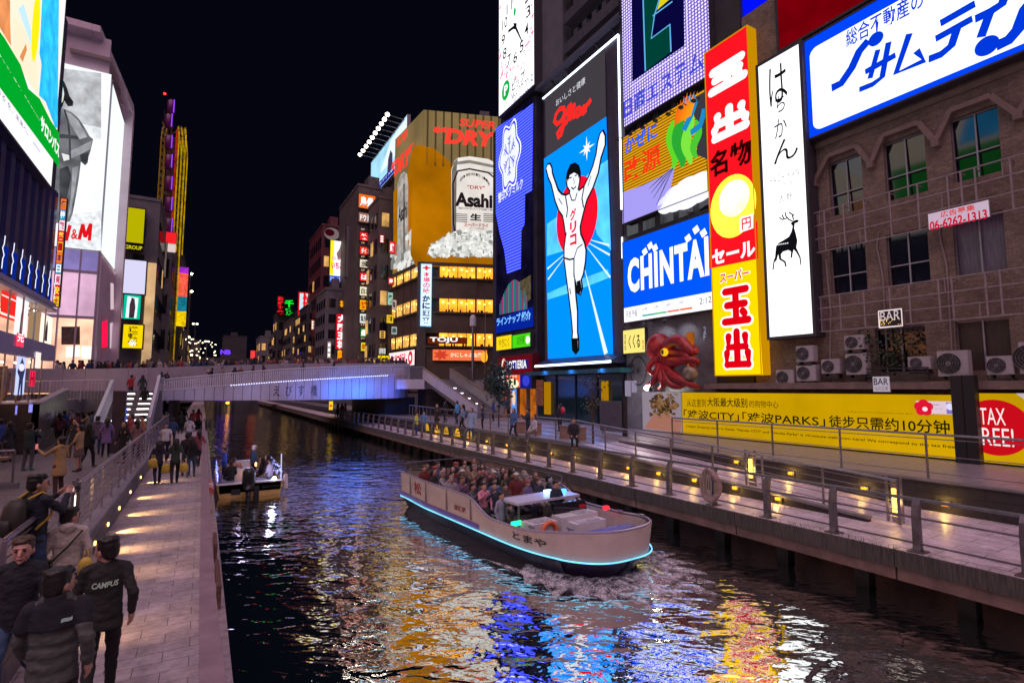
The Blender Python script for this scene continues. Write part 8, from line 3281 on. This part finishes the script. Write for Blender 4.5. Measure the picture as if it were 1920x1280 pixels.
q = fg((203, 1008), 1.8)
t = make_person('walk', near=True, hair='short', coat='jacket', headyaw=.75, bulk=1.0)
dress(t, (.02, .021, .02), BLKC, label='man in black jacket with white lettering on its back walking up the left path', loc=q, rz=.12, h=1.8)
text_on(t, 'top', 'CAMPUS', 0, 1.27, .23, .06, emit(170, 165, 160, .35, False), .2)
q = fg((112, 1066), 1.76)
t = make_person('walk', near=True, hair='short', coat='puffer', headyaw=-.7, bulk=1.03)
dress(t, (.075, .08, .075), BLKC, label='man in grey black puffer jacket seen from behind, nearest the camera', loc=q, rz=-.05, h=1.76)
b = MB()
top_ = [c for c in t.children if c.name.startswith('top')][0]
bv_ = BVHTree.FromPolygons([v.co.copy() for v in top_.data.vertices], [tuple(p.vertices) for p in top_.data.polygons])
n_ = 24
for i in range(13):   # dark shoulder yoke laid over the puffer
 pass
yk = MB()
yk.loft([(0, 0, 1.25, .195, .148), (0, 0, 1.3, .195, .143), (0, -.002, 1.37, .188, .128), (0, -.008, 1.44, .15, .118), (0, -.012, 1.5, .1, .098), (0, -.012, 1.535, .092, .09)], 20)
yk.cap((.172, 0, 1.41), (.215, -.05, 1.28), .075, .074)
yk.cap((-.172, 0, 1.41), (-.215, -.0, 1.28), .075, .074)
yo = remeshed(yk, 'yoke', CLOTH, t, .012, 3, .01)
yo.color = (.012, .013, .02, 1)
text_on(t, 'yoke', 'ロゴ' if False else '≋', .1, 1.33, .07, .035, emit(170, 170, 175, .35, False))
q = fg((45, 1008), 1.8)
t = make_person('walk', near=True, hair='short', coat='jacket', headyaw=.15, bulk=1.0)
dress(t, (.014, .015, .022), (.05, .09, .18), (.06, .025, .015), (.6, .3, .24), label='fair man in dark jacket and jeans walking towards the camera at the left edge', loc=q, rz=math.pi - .15, h=1.8)
q2 = V((q.x - .5, q.y - 1.0, zpath(q.y - 1)))
t = make_person('walk', near=True, hair='short', coat='hoodie', bulk=1.1)
dress(t, (.3, .25, .28), BLKC, label='person in pale grey top with dark bag cut by the left edge', loc=q2, rz=.1, h=1.72)
t = thing('shoulder_bag', 'black shoulder bag on the person in pale grey at the left edge', 'bag', q2 + V((.32, 0, .75)))
b = MB()
b.loft([(0, 0, 0, .1, .16), (0, 0, .06, .13, .2), (0, 0, .28, .12, .19), (0, 0, .33, .06, .12)], 14)
b.build('bag_body', mat('bag_black', (.015, .015, .018), .5), t, True, local=True)
b = MB()
b.path([(0, -.15, .3), (-.12, -.1, .62), (-.2, 0, .72), (-.12, .1, .62), (0, .15, .3)], .012, 6)
b.build('strap', mat('bag_black', (.015, .015, .018), .5), t, True, local=True)
q = headat((131, 952), 0, 1.74)
t = make_person('stand', near=True, hair='short', coat='hoodie', headyaw=-.9, bulk=.98)
dress(t, (.5, .44, .4), (.03, .05, .15), label='young man in grey hoodie with a crossbody bag by the silver railing', loc=q, rz=.1, h=1.74)
b = MB()
b.path([(.17, -.13, 1.42), (.02, -.165, 1.22), (-.16, -.13, 1.02), (-.24, .0, .93)], .014, 6)
st_ = b.build('bag_strap', mat('bag_black', (.015, .015, .018), .5), t, True, local=True)
tb_ = thing('crossbody_bag', 'black crossbody bag at the hip of the man in grey hoodie', 'bag', q + V((-.24, .0, .82)))
b = MB()
b.loft([(0, 0, -.06, .05, .1), (0, 0, 0, .07, .15), (0, 0, .18, .06, .14), (0, 0, .22, .03, .1)], 12)
b.build('bag_body', mat('bag_black', (.015, .015, .018), .5), tb_, True, local=True)
b = MB()
b.loft([(0, 0, .1, .072, .13), (0, 0, .2, .066, .14)], 12)
b.build('flap', mat('bag_black2', (.022, .02, .024), .4), tb_, True, local=True)
# backpacker photographing
q = headat((72, 890), .55, 1.72)
t = make_person('photo', near=True, hair='short', coat='jacket', headyaw=-.5)
RZ = -.75
dress(t, (.012, .016, .028), (.03, .06, .14), label='man with backpack in navy jacket photographing with both hands on the left terrace', loc=q, rz=RZ, h=1.72)
bp_ = thing('backpack', 'dark brown backpack with yellow straps on the photographing man', 'backpack', q, rz=RZ)
b = MB()
b.loft([(0, -.27, .92, .13, .07), (0, -.28, .96, .16, .11), (0, -.28, 1.15, .17, .12), (0, -.26, 1.34, .15, .1), (0, -.24, 1.42, .1, .06)], 16)
b.build('bag_body', mat('pack_brown', (.03, .022, .018), .6, 0, .4, 6), bp_, True, local=True)
b = MB()
b.loft([(0, -.39, .97, .1, .04), (0, -.4, 1.0, .12, .05), (0, -.4, 1.14, .12, .05), (0, -.38, 1.18, .09, .03)], 12)
b.build('front_pocket', mat('pack_dark', (.02, .016, .015), .6), bp_, True, local=True)
b = MB()
for sx in (-1, 1):
 b.path([(sx * .09, -.17, 1.42), (sx * .12, -.02, 1.49), (sx * .13, .12, 1.36), (sx * .15, .1, 1.15), (sx * .16, -.1, 1.0)], .018, 6)
b.build('strap', mat('strap_yellow', (.5, .32, .03), .6), bp_, True, local=True)
cmr = thing('camera', 'small camera held up by the man with backpack', 'camera', q + Matrix.Rotation(RZ, 3, 'Z') @ V((0, .5, 1.43)), rz=RZ)
b = MB()
b.bx(-.07, .07, -.02, .03, -.04, .05)
b.build('camera_body', BLACKP, cmr, local=True)
b = MB()
b.path([(0, .031, 0), (0, .09, 0)], .035, 12)
b.build('lens', DARKMETAL, cmr, local=True)
b = MB()
b.add([(-.05, -.022, -.03), (.05, -.022, -.03), (.05, -.022, .035), (-.05, -.022, .035)], [(0, 1, 2, 3)])
b.build('screen', emit(200, 170, 190, 1.0, False), cmr, local=True)

# --- terrace and path crowd, one by one
q = headat((116, 818), .55, 1.62)
t = person('woman_phone', TAN, (.08, .03, .03), label='woman in a tan parka holding up a phone on the left terrace', loc=q, rz=.9, h=1.62)
ph = thing('phone', 'red phone held by the woman in the tan parka', 'phone', q + Matrix.Rotation(.9, 3, 'Z') @ V((-.22, .52, 1.36)), rz=.9)
b = MB()
b.bx(-.04, .04, -.006, .006, -.08, .08)
b.build('phone_body', mat('phone_red', (.4, .02, .03), .4), ph, local=True)
b = MB()
b.bx(-.035, .035, -.0085, -.0065, -.07, .07)
b.build('screen', emit(210, 120, 120, .8, False), ph, local=True)
q = headat((152, 797), .55, 1.62)
person('woman_skirt', (.4, .26, .14), (.12, .08, .08), skin=(.5, .27, .2), label='woman in beige cardigan and brown skirt raising one arm on the terrace', loc=q, rz=1.2, h=1.62)
crowd = [
 ((58, 793), .55, 1.68, 'man_photo', (.02, .04, .05), (.1, .09, .1), -.4, 'boy in dark top with teal shoes beside the tan parka woman', TEAL),
 ((36, 775), .55, 1.66, 'man', BLKC, BLKC, 2.6, 'person in long black coat behind the boy with teal shoes', None),
 ((20, 790), .55, 1.6, 'woman', (.02, .02, .03), (.3, .12, .15), 1.0, 'woman in black with pink legwear near the left edge of the terrace', None),
 ((3, 785), .55, 1.68, 'cap_man', (.03, .06, .3), GREY, .3, 'person in blue with a pale cap at the very left of the terrace', None),
 ((75, 775), .55, 1.72, 'man_reach', (.14, .16, .3), (.1, .16, .32), .2, 'man in light denim shirt and jeans before the granite wall', None),
 ((95, 772), .55, 1.7, 'woman', (.06, .1, .1), BLKC, -.1, 'woman in grey green coat and black leggings by the granite wing', None),
 ((106, 765), .55, 1.68, 'man', BLKC, NAVYC, 2.9, 'man in black standing under the granite wing', None),
 ((122, 770), .55, 1.7, 'man_walk', (.02, .06, .2), BLKC, .2, 'man in bright blue jacket with his back turned near the stair wing', None),
 ((51, 772), .55, 1.65, 'man_reach', (.2, .22, .34), BLKC, 1.4, 'person in pale blue shirt stretching one arm along the granite wall', None),
 ((12, 768), .55, 1.7, 'man_photo', (.25, .23, .3), BLKC, .6, 'person in pale grey taking a picture before the granite wall', None),
 ((28, 764), .55, 1.64, 'woman_walk', (.3, .1, .14), NAVYC, 1.8, 'woman in rose jacket close to the lit notices on the granite wall', None),
 ((66, 768), .55, 1.68, 'man', (.05, .07, .12), GREY, 2.9, 'man in slate blue half hidden behind the denim shirt man', None),
 ((86, 765), .55, 1.62, 'woman', (.35, .3, .3), BLKC, 1.2, 'woman in cream coat by the corner of the granite wall', None),
 ((113, 774), .55, 1.66, 'woman_walk', (.1, .02, .03), BLKC, .7, 'woman in maroon beside the bright blue jacket man', None),
 ((134, 768), .55, 1.7, 'man_walk', (.2, .22, .3), NAVYC, 2.4, 'man in blue grey coming towards the camera under the pale railing', None),
 ((141, 786), .55, 1.6, 'woman', (.03, .03, .035), (.2, .1, .1), 3.0, 'woman in charcoal directly behind the beige cardigan woman', None),
 ((165, 772), .55, 1.66, 'man_photo', (.3, .25, .16), BLKC, 1.5, 'person in khaki lifting a phone left of the pillar', None),
 ((202, 784), .55, 1.64, 'woman', (.2, .12, .3), BLKC, .2, 'woman in violet right against the dark pillar', None),
 ((226, 775), .55, 1.68, 'man_walk', (.1, .1, .11), JEAN, 2.8, 'man in grey and jeans stepping off the lit stair', None),
 ((158, 763), .55, 1.64, 'woman', (.02, .03, .06), GREY, .4, 'long haired woman in navy walking off left of the pillar', None),
 ((175, 763), .55, 1.66, 'man', (.12, .16, .26), BLKC, -.3, 'man in pale blue coat left of the pillar', None),
 ((184, 780), .55, 1.7, 'man_walk', (.13, .1, .16), JEAN, .1, 'man in mauve sweater and jeans just left of the dark pillar', None),
 ((168, 792), .55, 1.66, 'woman_walk', BLKC, BLKC, -.5, 'woman in black between the beige cardigan woman and the pillar', None),
 ((196, 772), .55, 1.6, 'woman_walk', (.4, .25, .25), GREY, 2.8, 'woman in pale pink scarf at the pillar corner', None),
 ((184, 772), .55, 1.62, 'cap_man', (.03, .03, .04), BLKC, .6, 'person in dark coat in front of the sloping balustrade', None),
 ((146, 772), .55, 1.7, 'man_photo', (.15, .03, .05), BLKC, .9, 'person in dark red pointing across the terrace', None),
 ((234, 790), .55, 1.62, 'woman', BLKC, BLKC, 2.5, 'woman in black coat at the foot of the lit stair', None),
 ((246, 776), .55, 1.66, 'woman_walk', (.3, .05, .07), GREY, 2.2, 'woman in red on the lowest lit step', None),
 ((268, 778), .55, 1.68, 'cap_man', (.4, .16, .05), BROWN, 1.9, 'person in orange jacket and pale cap beside the stair end', None),
 ((258, 786), .55, 1.62, 'woman', (.25, .12, .12), BLKC, .4, 'woman in dusty pink at the stair end', None),
]
for i, (px, fl, h, kd, tp, lg, rz, lb, shc) in enumerate(crowd):
 q = headat(px, fl, h)
 if q.y > 40:
  q = at(px, Y=38.0)
  q = V((q.x, q.y, fl))
 person(kd, tp, lg, shoes=shc or (.03, .03, .035), label=lb, loc=q, rz=rz, h=h)
pathp = [
 ((312, 793), 1.74, 'man_tee', (.62, .57, .6), BLKC, math.pi, 'man in white T-shirt walking towards the camera on the left path'),
 ((299, 826), 1.58, 'woman_walk', (.02, .02, .045), NAVYC, .2, 'woman in dark navy coat with a yellow bag, left of the pair on the path'),
 ((331, 822), 1.64, 'woman_walk', (.03, .045, .035), BLKC, .1, 'person in dark green coat with a yellow bag, right of the pair on the path'),
 ((352, 812), 1.68, 'man', (.015, .018, .03), NAVYC, .2, 'man in dark jacket by the path railing behind the yellow bags'),
 ((361, 818), 1.6, 'woman_walk', BLKC, JEAN, -.1, 'woman in black and jeans squeezed against the path railing'),
 ((356, 782), 1.7, 'man_walk', (.5, .46, .5), JEAN, .05, 'man in white top and jeans walking away under the bridge'),
 ((325, 783), 1.68, 'man', (.03, .06, .16), BLKC, 0, 'man in blue coat with his back turned on the path near the bridge'),
 ((291, 797), 1.6, 'woman', (.2, .2, .32), GREY, 2.8, 'woman in pale lilac with a blue bag at the wall side of the path'),
 ((374, 806), 1.62, 'woman_walk', (.25, .05, .08), BLKC, .3, 'woman in dark red leaning at the path railing'),
 ((340, 772), 1.66, 'man', BLKC, BLKC, .2, 'person in black farther up the path under the bridge edge'),
 ((306, 777), 1.66, 'man_walk', (.02, .02, .02), BLKC, 3.0, 'person in black walking out from under the bridge'),
 ((318, 768), 1.66, 'woman', (.05, .06, .05), BLKC, 0.2, 'dark coated person under the bridge by the wall'),
 ((363, 768), 1.68, 'man', (.3, .04, .05), BLKC, .2, 'person in red top under the bridge'),
 ((378, 762), 1.68, 'woman_walk', (.45, .04, .05), BLKC, .1, 'person in bright red top at the railing under the bridge'),
 ((346, 763), 1.68, 'woman', (.06, .03, .03), BROWN, .1, 'person in brown deep under the bridge'),
 ((331, 763), 1.68, 'man_walk', (.02, .03, .03), BLKC, 3.1, 'person in dark clothes deepest under the bridge'),
]
for i, (px, h, kd, tp, lg, rz, lb) in enumerate(pathp):
 q = headat(px, 0, h)
 if q.y > 54 or q.y < 0:
  q = at(px, Y=46 + i * .6)
  q = V((min(-.2, max(-1.5, q.x)), q.y, 0))
 person(kd, tp, lg, label=lb, loc=q, rz=rz, h=h)
YB_ = mat('yellow_bag', (.6, .42, .06), .5, 0, .3, 8)
for px, lb in (((287, 868), 'yellow shopping bag held by the woman in dark navy'), ((311, 878), 'yellow shopping bag swinging between the pair on the path'), ((345, 876), 'yellow shopping bag held by the person in dark green'), ((160, 1062), 'yellow plastic bag beside the man in grey hoodie')):
 Yb = 23.2 if px[1] < 900 else 9.9
 q = at(px, Y=Yb)
 t = thing('shopping_bag', lb, 'bag', q)
 if px[1] > 900:
  t.scale = (.62, .62, .75)
 b = MB()
 b.loft([(0, 0, -.17, .1, .06), (0, 0, -.14, .15, .08), (0, 0, .1, .13, .07), (0, 0, .18, .06, .03)], 12)
 b.build('bag_body', YB_, t, True, local=True)
 b = MB()
 b.path([(-.06, 0, .16), (-.03, 0, .3), (.03, 0, .3), (.06, 0, .16)], .012, 6)
 b.build('handle', YB_, t, True, local=True)

# two on the stair head and others on the bridge slope
for px, Y, fl, h, kd, tp, lg, rz, lb in (((247, 703), 48.8, 3.3, 1.72, 'man_reach', (.45, .03, .04), NAVYC, .6, 'man in red jacket with an outstretched arm at the stair head'), ((268, 703), 48.6, 3.3, 1.74, 'woman', (.03, .05, .05), BLKC, .1, 'long haired person in dark green at the stair head'),
                                         ((272, 725), 46.5, 2.5, 1.74, 'man_walk', BLKC, BLKC, .3, 'person in black climbing the lit stair')):
 q = at(px, Y=Y)
 person(kd, tp, lg, label=lb, loc=(q.x, Y, q.z - h), rz=rz, h=h)
slope = [(303, 'navy', NAVYC), (312, 'dark blue', (.02, .02, .05)), (397, 'black', BLKC), (417, 'grey pink', (.3, .18, .2)), (440, 'dark', BLKC), (451, 'brown', BROWN), (474, 'charcoal', (.03, .03, .04)), (495, 'black', BLKC), (568, 'deep blue', NAVYC), (594, 'rose', (.4, .15, .2)), (625, 'black', BLKC)]
for i, (x, cn, tp) in enumerate(slope):
 Y = 51.6
 q = at((x, 700), Y=Y)
 h = 1.62 + .03 * (i % 4)
 nb = ['leftmost of two by the slope start', 'right of two by the slope start', 'bending by the slats', 'left of the middle group', 'in the middle group', 'right of the middle group', 'alone left of the lettering', 'above the bridge lettering', 'right of the lettering', 'before the blue lit slats', 'farthest right on the slope'][i]
 person(('man', 'woman', 'man_photo', 'sit_man')[i % 3], tp, GREY, label='person in %s on the bridge slope, %s' % (cn, nb), loc=(q.x, Y, bz(q.x, 1) - .05), rz=(.3, 2.9, 1.2, 4.2)[i % 4], h=h)
# crowd behind the upper parapet: only heads and shoulders show, nothing tells them apart
g_ = random.Random(77)
pal = [BLKC, NAVYC, GREY, (.3, .28, .33), BROWN, (.05, .05, .07), (.25, .04, .05), (.03, .06, .16), (.35, .3, .3)]
for i in range(110):
 px = 105 + 655 * (i + g_.uniform(-.3, .3)) / 109
 Y = 55.2 + g_.random() * 5.0
 q = at((px, 690), Y=Y)
 zz = 5
 # deck follows the parapet, a little over a metre below its head
 xq = q.x * 54 / Y
 for j in range(4):
  if PTOP[j][0] <= xq <= PTOP[j + 1][0]:
   kk = (xq - PTOP[j][0]) / (PTOP[j + 1][0] - PTOP[j][0])
   zz = PTOP[j][1] + kk * (PTOP[j + 1][1] - PTOP[j][1])
 person(g_.choice(('man', 'woman', 'man_walk', 'woman_walk', 'cap_man', 'man_photo')), g_.choice(pal), g_.choice((BLKC, NAVYC, GREY)), label='dark pedestrian in the crowd behind the far bridge parapet', group='crowd behind the bridge parapet', loc=(q.x, Y, zz - .95), rz=g_.uniform(0, 6.28), h=g_.uniform(1.56, 1.78))

# passengers of the tour boat
g_ = random.Random(31)
cols = [('black', BLKC), ('navy', NAVYC), ('grey', (.09, .085, .09)), ('pink', (.4, .14, .2)), ('dark brown', BROWN), ('olive', OLIVE), ('blue', (.03, .08, .25)), ('pale grey', (.26, .24, .26)), ('dark red', (.14, .02, .02)), ('mauve', (.14, .08, .14)), ('charcoal', (.03, .03, .034)), ('beige', (.24, .17, .12)), ('slate', (.04, .05, .07))]
M_ = Matrix.Translation(BO) @ Matrix.Rotation(math.pi + .075, 4, 'Z') @ BSC
ordn = ['hindmost', 'second', 'third', 'fourth', 'fifth', 'sixth', 'seventh', 'foremost']
pos = ['on the far wall side', 'second from the far wall', 'far side of the aisle', 'near side of the aisle', 'second from the near wall', 'on the near wall side']
deal = []
for i, (x, s_, r) in enumerate(SEATS):
 if i in (5, 27):
  continue
 if not deal:
  deal = list(cols)
  g_.shuffle(deal)
 cn, tp = deal.pop()
 if r == 7 and x > 1.1:
  cn, tp = 'pink', PINK
 j = i % 6
 fem = g_.random() < .5
 kd = g_.choice(('sit_woman', 'sit_look') if fem else ('sit_man', 'sit_cap', 'sit_look', 'sit_man'))
 loc = M_ @ V((x + g_.uniform(-.04, .04), s_ - .02, .8 - .84 * (1.62 / 1.73) + .04 + g_.uniform(-.02, .05)))
 hairc = g_.choice((HC, HC, HC, (.04, .02, .012), (.12, .06, .03), (.25, .22, .2))) if kd != 'sit_cap' else g_.choice(((.5, .48, .45), (.02, .02, .03), (.3, .05, .05)))
 person(kd, tp, g_.choice((BLKC, NAVYC, JEAN, GREY)), hair=hairc, skin=g_.choice(((.5, .27, .2), (.58, .33, .26), (.42, .22, .15))), label='boat passenger in %s, %s row, %s' % (cn, ordn[r], pos[j]), loc=loc, rz=math.pi + .075 + g_.uniform(-.9, .9), h=1.62 * g_.uniform(.96, 1.06))
person('sit_man', (.02, .03, .06), NAVYC, label='skipper in dark blue at the wheel of the tour boat', loc=M_ @ V((-.4, 7.45, .15)), rz=math.pi + .1, h=1.7)
person('man', (.3, .25, .4), GREY, label='crew member in lilac standing in the tour boat by the cockpit', loc=M_ @ V((1.2, 6.75, .02)), rz=math.pi + .4, h=1.55)
# crew and guests of the moored boat
for (x, y, z, kd, tp, lg, rz, lb) in ((-.95, 2.9, .2, 'man_reach', (.02, .06, .35), BLKC, 1.6, 'boatman in bright blue jacket reaching for the quay from the moored boat'), (.35, 3.4, .2, 'cap_man', (.02, .05, .09), BLKC, -1.2, 'man in dark jacket and white cap standing in the moored boat'),
                                     (-.75, 1.0, -.2, 'sit_man', BLKC, BLKC, .2, 'guest in black seated at the left of the moored boat'), (.55, 1.5, -.2, 'sit_woman', BLKC, BLKC, 1.2, 'guest in black seated in the middle of the moored boat'),
                                     (.85, .95, -.2, 'sit_man', (.3, .25, .33), GREY, .9, 'guest in pale grey seated right in the moored boat'), (.9, 2.6, -.2, 'sit_woman', (.08, .03, .06), BLKC, 1.0, 'guest in plum seated at the right rail of the moored boat'), (-.6, 2.0, -.2, 'sit_look', (.35, .15, .1), BLKC, -.6, 'guest in rust brown seated by the console of the moored boat')):
 hr = (.55, .5, .5) if 'white cap' in lb else HC
 person(kd, tp, lg, hair=hr, label=lb, loc=(SBO[0] + x, SBO[1] + y, SBO[2] + z), rz=rz, h=1.66)
# right bank figures
for px, h, fl, kd, tp, lg, rz, lb in (((781, 773), 1.68, 0, 'man', (.55, .6, .04), (.02, .05, .2), -2.2, 'guard in fluorescent yellow vest on the right boardwalk'), ((795, 771), 1.72, 0, 'man_walk', (.1, .2, .4), (.15, .16, .3), 2.6, 'man in pale blue beside the guard in yellow'),
                                     ((820, 757), 1.66, .8, 'woman', (.02, .015, .015), BROWN, 2.0, 'woman in black coat at the stair rail'), ((857, 752), 1.7, .8, 'man', (.1, .35, .55), NAVYC, .6, 'man in light blue at the foot of the right stair'), ((868, 758), 1.68, .8, 'woman_walk', (.2, .25, .4), BLKC, 1.0, 'woman in grey blue at the foot of the right stair'),
                                     ((884, 765), 1.62, .8, 'woman', (.25, .35, .55), JEAN, 2.2, 'woman in pale blue near the terrace gate railing'), ((925, 750), 1.7, .8, 'man', (.03, .06, .25), BLKC, 1.4, 'man in royal blue before the young tree'), ((945, 745), 1.72, .8, 'man', BLKC, BLKC, 2.6, 'dark group member left of the burger restaurant door'),
                                     ((953, 748), 1.66, .8, 'woman', (.02, .02, .04), BLKC, 3.4, 'dark coated woman at the burger restaurant door'), ((990, 765), 1.68, .8, 'man_photo', (.02, .03, .06), NAVYC, 1.2, 'man in dark jacket bending over a phone by the menu panel'), ((1050, 757), 1.7, .8, 'man', (.03, .03, .05), BLKC, .2, 'man with a red backpack before the dark glass shop'),
                                     ((1075, 790), 1.3, .8, 'sit_man', (.015, .015, .02), BLKC, 2.6, 'person in black sitting on the block seat left of the sapling'), ((1002, 787), 1.2, .8, 'sit_woman', (.45, .42, .5), GREY, 1.6, 'person in pale coat bent over on the block seats'),
                                     ((963, 765), 1.66, .8, 'woman_walk', (.05, .12, .3), NAVYC, 2.0, 'woman in blue walking past the menu panel'), ((835, 752), 1.66, .8, 'man_walk', BLKC, BLKC, .4, 'person in black under the right stair'), ((905, 758), 1.64, .8, 'man', (.02, .03, .09), BLKC, 1.2, 'man in dark navy right of the stair foot')):
 q = headat(px, fl, h)
 if q.y > 46 or q.y < 0:
  q = at(px, Y=44.0)
  q = V((q.x, q.y, fl))
 if fl == .8 and q.x > 24.6:
  q = at(px, X=24.2)
  q = V((24.2, q.y, .8))
 sit_ = kd.startswith('sit')
 person(kd, tp, lg, label=lb, loc=(q.x, q.y, fl + (0 if not sit_ else -.16)), rz=rz, h=h if not sit_ else 1.6)
q = headat((1050, 757), .8, 1.7)
t = thing('backpack', 'bright red backpack on the man before the dark glass shop', 'backpack', (min(q.x, 24.2), q.y, 1.9), rz=.2)
b = MB()
b.loft([(0, -.22, .0, .12, .07), (0, -.24, .06, .15, .1), (0, -.24, .3, .15, .1), (0, -.22, .42, .09, .06)], 12)
b.build('bag_body', mat('pack_red', (.5, .02, .06), .5), t, True, local=True)
b = MB()
b.loft([(0, -.33, .05, .1, .04), (0, -.34, .18, .1, .04)], 10)
b.build('front_pocket', mat('pack_red2', (.4, .015, .05), .5), t, True, local=True)
# guests and walkers under the bridge on the right boardwalk
for i, (x, cn, tp) in enumerate(((604, 'red jacket', (.4, .03, .04)), (612, 'dark clothes', BLKC), (633, 'crimson coat', (.35, .02, .05)), (642, 'scarlet top', (.5, .04, .04)), (648, 'brown coat', BROWN), (628, 'black coat', BLKC))):
 Y = 62 + (i * 7 % 5)
 q = at((x, 765), Y=Y)
 person(('man', 'woman', 'man_walk')[i % 3], tp, BLKC, label='person in %s on the right boardwalk beyond the bridge' % cn, loc=(max(13.8, q.x), Y, 0), rz=i * 1.1, h=1.68)
bpy.data.objects.remove(FO)
